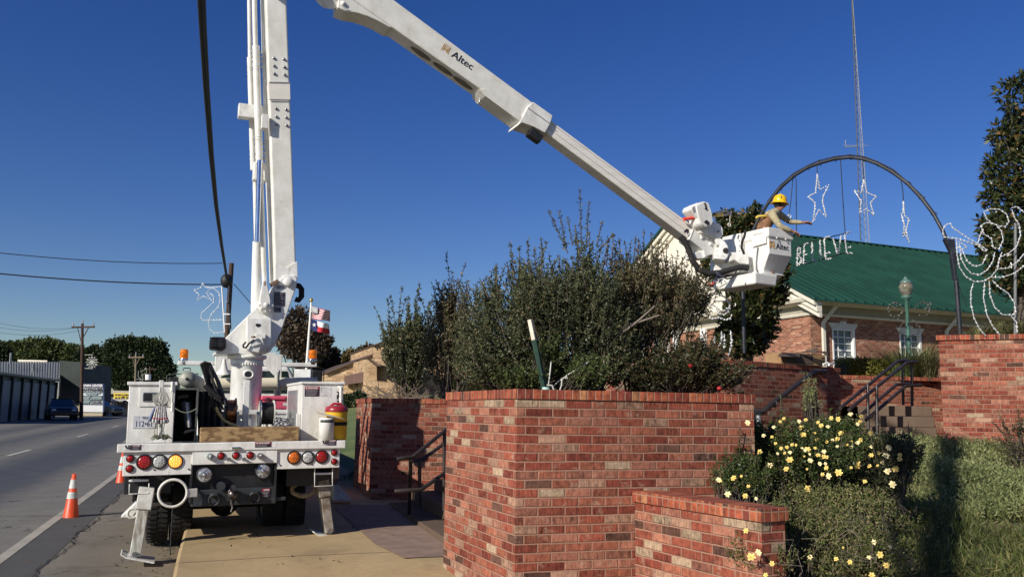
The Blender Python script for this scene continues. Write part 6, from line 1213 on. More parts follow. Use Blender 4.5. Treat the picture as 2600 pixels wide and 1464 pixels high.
hb = thing('shop_sign', W('E', 870, 1215, 87.3), 'white shop sign board just under the yellow banner', 'sign'); plate('E', 808, 1188, 955, 1213, 87.5, .06, 'sign_board', m_trim2, hb)
mb = MB(); a = W('E', 820, 1206, 87.46); b = W('E', 930, 1206, 87.46); mb.tube([a.lerp(b, i / 20) + Vector((0, 0, .08 * math.sin(i * 1.9))) for i in range(21)], .025, 4); mb.build('script_writing', m_grt, hb)
# directory sign
sg = thing('directory_sign', W('E', 680, 1300, 72), 'tall white directory sign with a blue TOWN CENTER head above ANTIQUES', 'sign')
plate('E', 594, 1112, 757, 1290, 72, .25, 'sign_board', M('sign_face', (.66, .68, .68), .5, var=.06), sg, 2); plate('E', 594, 1082, 763, 1112, 71.96, .3, 'sign_header', M('sign_blue', (.012, .03, .14), .5), sg, 2)
stext('TOWN CENTER', 'E', 598, 1106, 757, 18, 71.93, m_trim2, sg, bold=.01); stext('ANTIQUES', 'E', 597, 1134, 752, 16, 71.93, m_ink, sg, bold=.015)
mb = MB()
for y in (1143, 1171, 1201, 1232): a, b = W('E', 596, y, 71.93), W('E', 756, y + 2, 71.93); mb.bar(a, b, .03, .05)
a, b = W('E', 672, 1172, 71.93), W('E', 670, 1232, 71.93); mb.bar(a, b, .05, .03); mb.build('divider', M('divider_teal', (.05, .12, .14), .6), sg)
mb = MB()
for x0, x1, y in ((625, 735, 1150), (640, 715, 1163), (602, 665, 1181), (608, 655, 1194), (680, 748, 1180), (680, 748, 1192), (600, 665, 1209), (602, 655, 1222)): a, b = W('E', x0, y, 71.93), W('E', x1, y, 71.93); mb.bar(a, b, .02, .13)
mb.build('small_print', M('print_green_grey', (.24, .30, .30), .6), sg); stext('LINCARE', 'E', 676, 1224, 745, 13, 71.93, m_ink, sg, bold=.01, shear=.3)
MB().hexa([W('E', x, y, Y) for x, y, Y in ((600, 1320, 72.1), (755, 1320, 72.1), (755, 1320, 72.3), (600, 1320, 72.3), (600, 1280, 72.1), (755, 1280, 72.1), (755, 1280, 72.3), (600, 1280, 72.3))]).build('sign_base', m_tan, sg)
o = MB().prism([W('E', x, y, 80) for x, y in ((862, 1328), (878, 1328), (925, 1235), (918, 1205), (905, 1205), (885, 1250))], (0, .5, 0)).build('wooden_carving', M('carving_orange', (.42, .20, .10), .8, var=.25, vs=2), None, .03); meta(o, 'leaning orange-brown carved wooden piece outside the far shop', 'carving')
t = thing('table', W('E', 830, 1325, 79), 'white folding table with papers outside the far shop', 'table'); plate('E', 800, 1288, 862, 1296, 79, .9, 'table_top', m_trim2, t)
for x in (802, 858): plate('E', x, 1294, x + 4, 1326, 79, .1, 'leg', m_trim2, t)
plate('E', 815, 1300, 850, 1322, 78.9, .05, 'price_board', m_trim2, t)
# cars
def car(loc, yaw, label, paint, group='cars parked outside the far shops'):
    t = thing('parked_car', loc, label, 'car', group); t.rotation_euler.z = yaw; ORG[t.name] = Vector((0, 0, 0)); mp_ = M(paint[0], paint[1], .25, .2, .05)
    side = [(-2.3, .35), (-2.25, .75), (-1.9, .92), (-1.2, 1.0), (1.0, .98), (2.0, .82), (2.3, .6), (2.3, .3)]
    MB().prism([(x, -.88, z) for x, z in side], (0, 1.76, 0)).build('body', mp_, t, .09, seg=3)
    gh = [(-1.75, .97, .80), (-.95, 1.40, .62), (.25, 1.42, .62), (1.15, .97, .80)]; mb = MB(); vs = [(x, -w_, z) for x, z, w_ in gh] + [(x, w_, z) for x, z, w_ in gh]; mb.add(vs, [(0, 1, 2, 3), (7, 6, 5, 4), (0, 4, 5, 1), (2, 6, 7, 3), (1, 5, 6, 2), (3, 7, 4, 0)]); mb.build('greenhouse', m_glass, t, .04)
    MB().add([(-.95, -.63, 1.405), (.25, -.63, 1.425), (.25, .63, 1.425), (-.95, .63, 1.405), (-.95, -.63, 1.44), (.25, -.63, 1.455), (.25, .63, 1.455), (-.95, .63, 1.44)], [(0, 3, 2, 1), (4, 5, 6, 7), (0, 1, 5, 4), (1, 2, 6, 5), (2, 3, 7, 6), (3, 0, 4, 7)]).build('roof', mp_, t, .02)
    for x in (-1.4, 1.4):
        for s in (-1, 1): o = MB().lathe([(.2, -.1), (.31, -.1), (.33, -.05), (.33, .1), (.2, .1)], (x, s * .8, .33), (0, 1, 0), 20).build('wheel', m_rub, t); MB().lathe([(.2, -.09), (.0, -.07)], (x, s * .8, .33), (0, -s, 0), 16).build('rim', m_steel, o)
    for s in (-1, 1): MB().ball((2.22, s * .62, .68), .13, 10, (.5, 1.3, .7)).build('headlight', M('headlight', (.6, .62, .62), .15), t); MB().box((-2.31, s * .55 - .15, .7), (-2.27, s * .55 + .15, .85)).build('tail_light', m_tred, t); MB().box((.75, s * .88 - .02, .98), (.95, s * 1.02, 1.12)).build('wing_mirror', mp_, t, .02)
    MB().box((2.29, -.5, .45), (2.335, .5, .62)).build('grille', m_blk, t); return t
c = WZ('E', 440, 1330, .62); c = W('E', 445, 1332, 60); c.z = gz(c.x, c.y) + .01; car(c, R(-58), 'dark grey sedan facing the road beside the storage doors', ('car_dark', (.022, .024, .028)))
c = W('E', 695, 1315, 74); c.z = gz(c.x, c.y) + .01; car(c, R(-12), 'beige sedan side-on in front of the tall directory sign', ('car_beige', (.30, .25, .16)))
# ================================================================ POLES, WIRES, DECORATIONS
m_pole = M('pole_wood', (.085, .05, .032), .9, var=.25, vs=5, streak=(4, 4, .3)); m_polel = M('pole_tan', (.24, .19, .13), .9, var=.15, vs=5)
m_wire = M('wire', (.012, .013, .016), .6)
pb = W('S', 588, 668, 45); pz = gz(pb.x, pb.y)
up = thing('utility_pole', Vector((pb.x, pb.y, pz)), 'brown wooden utility pole with thick cable bundle just left of the truck turret', 'utility pole')
MB().cyl(Vector((pb.x, pb.y, pz)), pb, .16, .12, 14).build('pole_shaft', m_pole, up)
a = W('B', 300, 545, 44.8); MB().ball(a, .32, 12, (1, 1, 1.2)).build('splice_case', m_wire, up); MB().tube([W('B', x, y, 44.7) for x, y in ((300, 545), (325, 600), (318, 650), (328, 930))], .07, 6).build('riser_cable', m_wire, up)
mb = MB()
for y in (710, 800, 890): mb.bar(W('B', 285, y, 44.8), W('B', 335, y + 3, 44.8), .04, .04)
mb.build('bracket', m_steel, up)
def catenary(a, b, sag, n=24): return [a.lerp(b, i / n) - Vector((0, 0, sag * 4 * (i / n) * (1 - i / n))) for i in range(n + 1)]
def wire(label, pts, r, nm='power_line', group=None): o = MB().tube(pts, r, 6).build(nm, m_wire); return meta(o, label, 'cable', group)
# thick bundle overhead towards the camera
Q0 = W('B', 298, 540, 44.6); Q1 = W('S', 512, 120, 17.0); dd = (Q1 - Q0); K = [Q0 + dd * s for s in (0, .25, .5, .75, 1.0, 1.3, 1.6)]
K = [W('S', 575, 705, 44.5), W('S', 561, 620, 34), W('S', 547, 520, 27), W('S', 534, 390, 21.5), W('S', 521, 220, 17), W('S', 511, 60, 14), W('S', 503, -100, 11.6), Vector((-3.6, 5, 9.0)), Vector((-2.2, -10, 9.6))]
wire('thick black overhead cable bundle sweeping down to the brown pole from above the camera', K, .046, 'cable_bundle'); wire('thinner black cable lashed beside the thick overhead bundle', [p + Vector((.07, 0, -.05)) for p in K], .028, 'overhead_cable')
wire('upper thin wire from the top of the brown pole off to the left edge', catenary(W('S', 565, 668, 45), W('S', -120, 628, 40), .25), .022)
wire('lower thicker wire from the brown pole off to the left edge', catenary(W('S', 572, 722, 45), W('S', -120, 682, 40), .2), .034)
wire('short guy wire slanting down right from the brown pole', [W('B', 360, 570, 45), W('B', 495, 725, 47)], .02)
# white shooting-star outline on the pole
m_lt = M('light_string', (.78, .78, .72), .35, var=.1, emit=(1, .97, .88), es=.12); m_fr = M('frame_wire', (.62, .63, .6), .5)
def beads(mb, P_, step, r, jit=0.0):
    acc = 0
    for a, b in zip(P_, P_[1:]):
        L = (b - a).length; s = step - acc
        while s < L:
            p = a.lerp(b, s / L); d_ = Vector((random.uniform(-1, 1), random.uniform(-1, 1), random.uniform(-1, 1))).normalized(); mb.bar(p - d_ * r, p + d_ * r * 1.2, r * .9, r * .9); s += step
        acc = (L - (s - step))
def outline(name, label, cat, paths, Y, r=.012, bead=.03, step=.05, c='I', group=None, parent=None, closed=(), mat=None, frm=None, Yf=None):
    fn = Yf or (lambda x: Y); PP = [[W(c, x, y, fn(x)) for x, y in p] for p in paths]; base = PP[0][0]
    t = parent or thing(name, base, label, cat, group)
    mb = MB(); m2 = MB()
    for i, p in enumerate(PP):
        q = p + [p[0]] if i in closed else p; mb.tube(q, r, 6)
        if bead: beads(m2, q, step, bead)
    mb.build('frame', frm or mat or m_fr, t)
    if bead: m2.build('light_string', mat or m_lt, t)
    return t
outline('star_decoration', 'pale outline shooting-star light decoration mounted on the brown utility pole', 'light decoration', [[(110, 560), (125, 590), (180, 598), (140, 640), (180, 700), (115, 665), (68, 700), (80, 650), (38, 615), (90, 605), (110, 560)],
    [(150, 600), (200, 605), (240, 640), (250, 700), (235, 750), (180, 810), (155, 870), (165, 930), (200, 960), (285, 955)], [(160, 640), (195, 660), (200, 710), (150, 760), (100, 800), (95, 840), (115, 860), (270, 855)], [(130, 600), (262, 590)]], 43.5, .022, .035, .16, 'B', frm=M('frame_pale', (.55, .62, .70), .6))
outline('frame_pipe', 'white pipe bracket holding the shooting-star decoration to the brown pole', 'bracket', [[(262, 588), (285, 955)], [(275, 812), (328, 812)], [(280, 890), (330, 890)]], 43.5, .035, 0, 1, 'B', frm=m_trim2)
# farther poles
def tpole(label, x, y0, y1, Y, arm, mat, dec):
    a = W('E', x, y0, Y); z = gz(a.x, a.y); t = thing('utility_pole', Vector((a.x, a.y, z)), label, 'utility pole'); bt = W('E', x - 6, y1, Y); MB().cyl(bt - Vector((0, 0, .3)), a, .13, .09, 10).build('pole_shaft', mat, t)
    p, q = W('E', arm[0], arm[2], Y - .1), W('E', arm[1], arm[2] - 2, Y - .1); MB().bar(p, q, .10, .12).build('crossarm', mat, t)
    mb = MB(); [mb.cyl(s_, s_ + Vector((0, 0, .25)), .06, .04, 8) for s_ in (p + Vector((.1, 0, .06)), q + Vector((-.1, 0, .06)), a)]; mb.build('insulator', m_steel, t)
    MB().bar(p.lerp(q, .25), Vector((a.x, a.y, a.z - 1.3)), .05, .05).bar(p.lerp(q, .75), Vector((a.x, a.y, a.z - 1.3)), .05, .05).build('arm_brace', mat, t); return t
tpole('tall dark utility pole with crossarm standing over the directory sign', 607, 640, 1320, 62, (528, 697, 668), m_pole, 0); tpole('shorter tan utility pole with small crossarm beyond the white tool body', 1001, 868, 1320, 86, (946, 1060, 890), m_polel, 0)
sp_ = [[(678, 925), (678 + 46 * math.cos(a), 925 + 46 * math.sin(a))] for a in [R(30 * k + 90) for k in range(12)]]
sp_ += [[(678 + 46 * math.cos(a + s * .22) * .86, 925 + 46 * math.sin(a + s * .22) * .86), (678 + 30 * math.cos(a), 925 + 30 * math.sin(a)), (678 + 46 * math.cos(a - s * .22) * .86, 925 + 46 * math.sin(a - s * .22) * .86)] for a in [R(60 * k + 90) for k in range(6)] for s in (1,)]
outline('snowflake_decoration', 'pale snowflake light decoration on the tall dark utility pole', 'light decoration', sp_ + [[(625, 872), (685, 870)], [(625, 970), (685, 972)]], 61, .03, 0, .2, 'E', frm=M('flake', (.42, .43, .38), .6))
outline('star_decoration', 'small pale star-and-swirl light decoration on the shorter tan utility pole', 'light decoration', [[(1075, 965), (1060, 985), (1035, 990), (1050, 1005), (1040, 1025), (1068, 1010), (1080, 1000), (1075, 965)], [(1020, 990), (1018, 1030), (1040, 1050), (1020, 1080)], [(1045, 1020), (1055, 1050), (1035, 1080)], [(1005, 1050), (1050, 1050)]], 84, .03, 0, .2, 'E', frm=M('flake', (.42, .43, .38), .6))
t = thing('transformer_pole', W('E', 1103, 1100, 95), 'faint far pole with crossarm and white transformer above the tool body', 'utility pole'); MB().cyl(W('E', 1103, 1110, 95), W('E', 1105, 955, 95), .12, .09, 8).bar(W('E', 1070, 975, 95), W('E', 1155, 976, 95), .09, .1).build('pole_shaft', m_pole, t); MB().cyl(W('E', 1090, 1055, 94.6), W('E', 1091, 1015, 94.6), .3, .3, 10).build('transformer', m_trim2, t)
for k, (y0, y1) in enumerate(((625, 662), (640, 664), (658, 688))): wire(('faint top', 'faint middle', 'faint lowest')[k] + ' wire running left from the tall dark pole', catenary(W('E', 600, y1, 62), W('E', -60, y0 + k * 20, 50), .3), .009, 'power_line')
# white sign board beyond the cab
t = thing('sign_board', W('Q', 1400, 180, 19), 'white board with dark serif letters half hidden behind the cab mirror', 'sign'); plate('Q', 1210, -28, 1510, 190, 19, .3, 'board', M('board_white', (.70, .70, .68), .6), t, 6); stext('Real', 'Q', 1310, 172, 1490, 28, 18.97, m_grt, t)
# ================================================================ FLAGS
fp = W('B', 978, 715, 33); fb = W('B', 940, 1260, 33)
t = thing('flagpole', fb, 'thin white flagpole with two flags right of the truck boom', 'flagpole'); MB().cyl(fb, fp, .06, .035, 10).build('pole_shaft', m_trim2, t); MB().ball(fp + Vector((0, 0, .08)), .08, 10).build('finial', m_gold, t)
def flagmesh(c4, nx, ny, matf, t_, split):
    # c4: picture corners tl, tr, br, bl
    for key, cells in split.items():
        mb = MB(); g = {}
        def P_(u, v):
            x = (c4[0][0] * (1 - u) + c4[1][0] * u) * (1 - v) + (c4[3][0] * (1 - u) + c4[2][0] * u) * v; y = (c4[0][1] * (1 - u) + c4[1][1] * u) * (1 - v) + (c4[3][1] * (1 - u) + c4[2][1] * u) * v
            y += 6 * math.sin(u * 5 + v) * u; return W('B', x, y, 33 + .25 * math.sin(u * 7 + v * 1.5) * u)
        for (u0, u1, v0, v1) in cells:
            m_ = max(1, int((u1 - u0) * nx))
            for i in range(m_): a = u0 + (u1 - u0) * i / m_; b = u0 + (u1 - u0) * (i + 1) / m_; mb.add([P_(a, v0), P_(b, v0), P_(b, v1), P_(a, v1)], [(0, 1, 2, 3)])
        mb.build(key[0], key[1], t_)
m_fr_ = M('flag_red', (.48, .02, .03), .8); m_fw = M('flag_white', (.72, .72, .72), .8); m_fb = M('flag_blue', (.02, .03, .14), .8)
t = thing('flag', W('B', 978, 742, 33), 'red and white striped flag with blue starry corner, upper of the two', 'flag', 'flags on the flagpole')
c4 = ((978, 740), (1130, 790), (1128, 872), (978, 845))
flagmesh(c4, 24, 13, None, t, {('red_stripes', m_fr_): [(.42 if k < 7 else 0, 1, k / 13, (k + 1) / 13) for k in range(0, 13, 2)], ('white_stripes', m_fw): [(.42 if k < 7 else 0, 1, k / 13, (k + 1) / 13) for k in range(1, 13, 2)], ('blue_canton', m_fb): [(0, .42, 0, 7 / 13)]})
mb = MB(); [mb.ball(W('B', 984 + 10 * i + (j % 2) * 5, 752 + 9 * j + 3 * i, 32.93), .035, 6) for i in range(5) for j in range(5)]; mb.build('stars', m_fw, t)
t = thing('flag', W('B', 978, 850, 33), 'state flag with blue band, white star, white over red, lower of the two', 'flag', 'flags on the flagpole')
c4 = ((976, 848), (1120, 895), (1128, 978), (974, 935))
flagmesh(c4, 24, 4, None, t, {('blue_band', m_fb): [(0, .35, 0, 1)], ('white_band', m_fw): [(.35, 1, 0, .5)], ('red_band', m_fr_): [(.35, 1, .5, 1)]})
MB().prism([W('B', 1002 + (18 if k % 2 == 0 else 7) * math.sin(k * math.pi / 5), 896 - (20 if k % 2 == 0 else 8) * math.cos(k * math.pi / 5), 32.9) for k in range(10)], (0, -.02, 0)).build('lone_star', m_fw, t)
# ================================================================ RADIO TOWER
TY = 80; tw = thing('radio_tower', W('S', 2195, 640, TY), 'very tall thin lattice radio tower behind the green roof', 'tower'); m_tw = M('tower_grey', (.32, .34, .36), .6, var=.2)
Lx = lambda y: 2163 + (y) * .0365; Rx = lambda y: 2165 + (y) * .0700
ys = [640 - 18 * i for i in range(60)]; lv = [(W('S', Lx(y), y, TY), W('S', Rx(y) , y, TY), W('S', (Lx(y) * .4 + Rx(y) * .6), y, TY + (Rx(y) - Lx(y)) / FPX * TY * .9)) for y in ys]
for k in range(3): MB().tube([l[k] for l in lv], .055 if k == 0 else .035, 5).build('tower_leg', M('tower_dark', (.08, .09, .11), .6) if k == 0 else m_tw, tw)
mb = MB()
for a, b in zip(lv, lv[1:]):
    for k in range(3): mb.bar(a[k], b[(k + 1) % 3], .018, .018); mb.bar(a[k], a[(k + 1) % 3], .015, .015)
mb.build('lattice_bracing', m_tw, tw)
a = W('I', 690, 190, TY); MB().tube([W('I', 765, 185, TY), W('I', 720, 188, TY), a], .05, 5).bar(a, W('I', 690, 145, TY), .06, .06).bar(W('I', 675, 178, TY), W('I', 850, 180, TY), .03, .03).build('side_antenna', m_tw, tw)
# ================================================================ LIGHT ARCH
AYf = lambda x: 16.3 - (x - 30) / (1430 - 30) * 2.7        # depth across the arch, picture column -> distance
apts = [(15, 1100), (35, 900), (75, 760), (130, 640), (190, 545), (260, 460), (350, 380), (440, 325), (520, 295), (620, 268), (720, 257), (810, 268), (900, 300), (1000, 355), (1100, 430), (1190, 525), (1270, 630), (1330, 740), (1350, 790)]
AP = [W('I', x, y, AYf(x)) for x, y in apts]
ar = thing('light_arch', W('I', 1445, 1440, AYf(1445)), 'large dark pipe arch over the stairs with hanging star lights', 'arch'); m_arch = M('arch_black', (.025, .03, .04), .5, var=.3, vs=6)
MB().tube(AP, .031, 10).build('arch_pipe', m_arch, ar)
mb = MB(); wv = [p + Vector((.012 * math.sin(i * 2.1), .0, .045 + .012 * math.cos(i * 3.3))) for i, p in enumerate(AP)]; mb.tube(wv, .010, 5)
for i in range(3, len(AP) - 2): p = AP[i]; mb.tube([p + Vector((0, 0, .045)), p + Vector((.04, -.04, .0)), p + Vector((.02, 0, -.05)), p + Vector((-.03, .03, 0)), p + Vector((0, 0, .045))], .008, 5)
mb.build('wire_and_ties', m_wire, ar)
gx = AYf(1400)
MB().prism([W('I', x, y, gx - .04) for x, y in ((1342, 790), (1410, 794), (1422, 900), (1426, 1060), (1410, 1062), (1385, 880))], (0, .09, 0)).build('gusset', m_arch, ar, .008)
MB().cyl(W('I', 1417, 1050, gx), W('I', 1446, 1440, gx), .036, n=12).build('post', m_arch, ar)
MB().cyl(AP[0], AP[0] - Vector((0, 0, 1.3)), .036, n=12).build('post', m_arch, ar); MB().tube([W('I', 1425, 1070, gx), W('I', 1450, 1140, gx), W('I', 1490, 1240, gx)], .006, 5).build('guy_wire', m_wire, ar)
m_bead = M('bead_white', (.80, .80, .77), .3, var=.2, vs=40)
def star(label, pts, hang, yoff=0.0):
    Y = AYf(pts[0][0]) + yoff
    t = outline('star_light', label, 'star light', [pts], Y, .010, .016, .055, 'I', 'star lights hanging from the arch', closed=(0,), frm=M('star_frame', (.55, .56, .58), .4), mat=m_bead); MB().tube([W('I', x, y, Y) for x, y in hang], .008, 5).build('hanger_wire', m_wire, t)
star('white star light held by the worker, nearest the bucket', [(505, 365), (520, 470), (580, 440), (545, 510), (540, 550), (565, 650), (515, 600), (475, 685), (490, 590), (490, 555), (445, 515), (495, 490)], [(506, 298), (503, 325), (505, 365)])
star('white star light hanging in the middle of the arch, facing the viewer', [(812, 405), (832, 488), (895, 515), (855, 555), (878, 640), (828, 595), (785, 622), (795, 545), (748, 475), (795, 485)], [(803, 270), (806, 330), (812, 405)])
star('white star light hanging edge-on at the right of the arch', [(1072, 545), (1078, 640), (1108, 662), (1088, 740), (1108, 815), (1085, 750), (1072, 780), (1078, 700), (1058, 630), (1070, 620)], [(1052, 395), (1062, 440), (1068, 490), (1072, 545)])
star('small white star light mostly hidden behind the worker', [(318, 632), (325, 645), (335, 640), (325, 655), (330, 672), (315, 660), (295, 690), (300, 665), (290, 660), (308, 652)], [(345, 390), (330, 560), (318, 632)])
# BELIEVE
BY = 16.2; t = thing('word_light', W('I', 540, 960, BY), 'white light-string word BELIEVE hung on two cords below the arch', 'light sign')
MB().tube([W('I', 366, 400, BY), W('I', 367, 600, BY), W('I', 369, 835, BY)], .009, 5).tube([W('I', 658, 272, BY), W('I', 672, 520, BY), W('I', 688, 755, BY)], .009, 5).tube([W('I', x, y, BY) for x, y in ((345, 868), (430, 818), (560, 788), (725, 748))], .010, 5).tube([W('I', x, y, BY) for x, y in ((345, 972), (480, 945), (600, 910), (700, 880))], .010, 5).build('hanging_cord', m_wire, t)
LT = {'B': [[(378, 845), (372, 968)], [(378, 845), (393, 855), (396, 885), (376, 902)], [(376, 902), (398, 915), (400, 945), (372, 968)]], 'E': [[(420, 830), (414, 958)], [(415, 832), (445, 818)], [(414, 900), (440, 892)], [(412, 958), (448, 948)]], 'L': [[(470, 812), (476, 945)], [(476, 945), (505, 936)]], 'I': [[(522, 795), (530, 935)]],
      'E2': [[(550, 785), (560, 928)], [(550, 788), (590, 775)], [(556, 890), (590, 882)], [(560, 928), (600, 918)]], 'V': [[(608, 785), (640, 898)], [(662, 768), (642, 898)]], 'E3': [[(685, 760), (700, 890)], [(685, 762), (722, 745)], [(695, 855), (728, 845)], [(700, 892), (738, 886)]]}
for k_, paths in LT.items():
    mb, m2 = MB(), MB()
    for p in paths: q = [W('I', x, y, BY) for x, y in p]; mb.tube(q, .009, 5); beads(m2, q, .045, .020)
    f = mb.build('letter', M('star_frame'), t); m2.build('light_string', m_bead, f)
# angel
GY = 12.6
A1 = [[(1330, 735), (1345, 705), (1378, 688), (1392, 718), (1440, 750), (1500, 790), (1560, 825), (1625, 868)], [(1330, 735), (1335, 780), (1420, 790), (1500, 815), (1560, 835), (1600, 872), (1625, 868)],
      [(1600, 615), (1640, 598), (1700, 598), (1750, 630), (1765, 680), (1740, 714), (1700, 708), (1650, 688), (1618, 660), (1600, 615)], [(1580, 705), (1620, 685), (1680, 700), (1715, 740), (1728, 800), (1700, 858), (1660, 850), (1650, 790), (1600, 760), (1580, 705)], [(1560, 825), (1575, 770), (1590, 745)],
      [(1780, 590), (1820, 582), (1864, 620)], [(1785, 600), (1800, 650), (1832, 700), (1842, 770), (1812, 850), (1760, 890), (1710, 912)], [(1420, 800), (1425, 900), (1440, 980), (1480, 1040), (1540, 1075), (1600, 1070), (1650, 1040), (1690, 990), (1700, 930), (1720, 880)],
      [(1440, 820), (1450, 920), (1480, 980), (1520, 1022), (1570, 1030), (1620, 1000), (1660, 940), (1672, 880)], [(1455, 860), (1490, 940), (1540, 975), (1590, 960), (1622, 895)], [(1650, 1045), (1720, 1045), (1800, 1020), (1890, 950)], [(1690, 990), (1760, 985), (1820, 945), (1890, 860)],
      [(1530, 1085), (1515, 1140), (1515, 1220), (1535, 1310), (1570, 1380), (1612, 1430)], [(1605, 1080), (1598, 1180), (1620, 1290), (1660, 1370), (1712, 1430)], [(1635, 1070), (1640, 1160), (1670, 1240), (1720, 1290), (1790, 1292), (1810, 1268), (1800, 1210), (1760, 1150), (1700, 1110), (1655, 1065)], [(1780, 1300), (1815, 1340), (1818, 1410)], [(1430, 810), (1470, 830), (1490, 850), (1450, 860), (1430, 840)]]
t = outline('angel_light', 'large white light-string angel figure with trumpet at the right, above the brick wall', 'light figure', A1, GY, .007, .0145, .06, 'I', frm=M('star_frame'), mat=m_bead); MB().cyl(W('I', 1808, 690, GY + .1), W('I', 1806, 1440, GY + .1), .022, n=10).build('support_pipe', M('pipe_dull', (.16, .17, .17), .6), t)
t = outline('angel_light', 'white light-string figure half hidden behind the shrub under the bucket', 'light figure', [[(905, 740), (960, 720), (1040, 735), (1100, 760), (1150, 830), (1140, 900), (1090, 935), (1040, 920), (1010, 870)], [(920, 950), (980, 975), (1040, 960), (1100, 985), (1150, 975), (1170, 930)], [(930, 830), (1000, 850), (1050, 890), (1110, 890), (1150, 850)], [(960, 760), (1010, 800), (1080, 800), (1150, 800)],
    [(1000, 1150), (985, 1250), (990, 1330), (1000, 1400)], [(1065, 1100), (1070, 1180), (1050, 1240), (1010, 1270)], [(1095, 1130), (1095, 1230), (1080, 1310), (1075, 1370)], [(1155, 1090), (1165, 1180), (1160, 1260), (1140, 1330), (1080, 1385), (1020, 1395)]], 15.2, .010, .022, .055, 'T', frm=M('star_frame'), mat=m_bead)
# ================================================================ STREET LAMP
Yl = 19.5; b = W('H', 1238, 700, Yl); tpz = W('H', 1222, 330, Yl); gl = W('H', 1222, 255, Yl - .0)
lm = thing('street_lamp', Vector((b.x, b.y, 2.36)), 'green-painted lamp post with a clear acorn globe in front of the brick hall', 'street lamp'); m_lg = M('lamp_green', (.07, .17, .13), .5, var=.15, vs=5)
ks = Yl / FPX / 2.9; MB().lathe([(15 * ks, 2.36 - tpz.z), (15 * ks, -1.0), (13 * ks, -.1), (24 * ks, -.06), (36 * ks, -.02), (36 * ks, .03), (22 * ks, .04)], (b.x * .3 + tpz.x * .7, b.y, tpz.z), (0, 0, 1), 20).build('lamp_post', m_lg, lm)
o_ = (tpz.x, b.y, tpz.z); m_gl = M('lamp_globe', (.40, .37, .27), .25, var=.25, vs=9, trans=.5)
MB().lathe([(20 * ks, 4 * ks), (32 * ks, 20 * ks), (46 * ks, 50 * ks), (49 * ks, 75 * ks), (42 * ks, 98 * ks), (34 * ks, 110 * ks)], o_, (0, 0, 1), 24).build('globe', m_gl, lm)
MB().lathe([(42 * ks, 106 * ks), (40 * ks, 116 * ks), (22 * ks, 130 * ks), (12 * ks, 140 * ks), (10 * ks, 150 * ks), (0, 156 * ks)], o_, (0, 0, 1), 24).build('cap', M('cap_green', (.14, .24, .20), .35, .2), lm)
ws = []
for (cx_, cy_, s) in ((1140, 420, 1), (1340, 420, -1)):
    pts = [(cx_ + s * 55 * math.cos(a), cy_ + 50 * math.sin(a)) for a in [R(20 * k) for k in range(19)]]; ws.append(pts)
ws += [[(1130, 370), (1120, 410), (1155, 405), (1135, 370)], [(1330, 335), (1350, 370), (1410, 370), (1380, 400), (1400, 440), (1355, 410)], [(1085, 410), (1110, 470), (1160, 490)], [(1180, 560), (1170, 590), (1230, 620), (1300, 600), (1330, 560), (1290, 530)], [(1240, 480), (1180, 540), (1160, 600)], [(1255, 480), (1320, 550), (1340, 600)]]
outline('wreath_light', 'unlit dark wire-and-bulb bow decoration fixed around the green lamp post', 'light decoration', ws, Yl - .15, .006, .020, .09, 'H', frm=M('dark_wire', (.05, .06, .05), .6), mat=M('dark_bulb', (.14, .12, .11), .5))
# ================================================================ CARDBOARD BOX, STAKE
t = thing('cardboard_box', W('H', 470, 825, 14.0), 'opened brown cardboard box lying on top of the brick handrail wall', 'box'); m_cb = M('cardboard', (.34, .21, .10), .85, var=.1); m_cbd = M('cardboard_dark', (.10, .07, .05), .9)
g = lambda x, y, Y: W('H', x, y, Y)
z0c = 2.445; bb0 = g(300, 800, 13.7); bb1 = g(625, 830, 14.15); dx = (bb1 - bb0); dx.z = 0; dy_ = Vector((-dx.y, dx.x, 0)).normalized() * .35; hgt = g(430, 745, 13.9).z - z0c
MB().hexa([Vector((p.x, p.y, z0c + h)) for h in (0, hgt) for p in (bb0, bb0 + dx, bb0 + dx + dy_, bb0 + dy_)]).build('box_body', m_cb, t)
MB().add([g(275, 768, 13.55), g(290, 745, 13.75), g(430, 742, 13.85), g(440, 775, 13.7)], [(0, 1, 2, 3)]).add([g(430, 742, 13.85), g(500, 735, 13.9), g(570, 705, 13.9), g(560, 738, 13.8)], [(0, 1, 2, 3)]).add([g(545, 728, 13.95), g(635, 732, 14.1), g(645, 772, 14.0), g(600, 740, 14.0)], [(0, 1, 2, 3)]).build('flap', m_cbd, t).modifiers.new('s', 'SOLIDIFY').thickness = .008
MB().add([Vector((p.x, p.y, z0c + h)) + Vector((0, -.01, 0)) for p, h in ((bb0 + dx * .02, .02), (bb0 + dx * .72, .02), (bb0 + dx * .7, hgt), (bb0 + dx * .02, hgt * .97))], [(0, 1, 2, 3)]).build('dark_side', m_cbd, t)
o = MB().tube([g(610, 825, 14.0), g(640, 815, 14.05), g(680, 822, 14.1), g(650, 828, 14.0)], .02, 6).build('crumpled_paper', m_trim2); meta(o, 'scrap of crumpled white paper beside the cardboard box on the wall', 'paper')
sy = 7.35; a = W('L', 1155, 1375, sy); b = W('L', 1078, 1045, sy); c = W('L', 1050, 910, sy + .02)
t = thing('stake', a, 'leaning dark green metal stake with a whitish top behind the planter corner', 'stake'); MB().bar(a - Vector((0, 0, .1)), b, .035, .035).bar(a + Vector((0, .02, 0)), b + Vector((0, .02, 0)), .008, .05).build('shaft', M('stake_green', (.015, .05, .03), .5), t, .003); MB().bar(b, c, .036, .036).build('white_top', M('stake_cream', (.70, .64, .5), .6), t, .004)
c = W('L', 1155, 1362, sy); MB().lathe([(.036, -.012), (.038, 0), (.036, .012)], c, (0, 0, 1), 12).build('tape_band', M('tape_teal', (.45, .68, .6), .5), t)
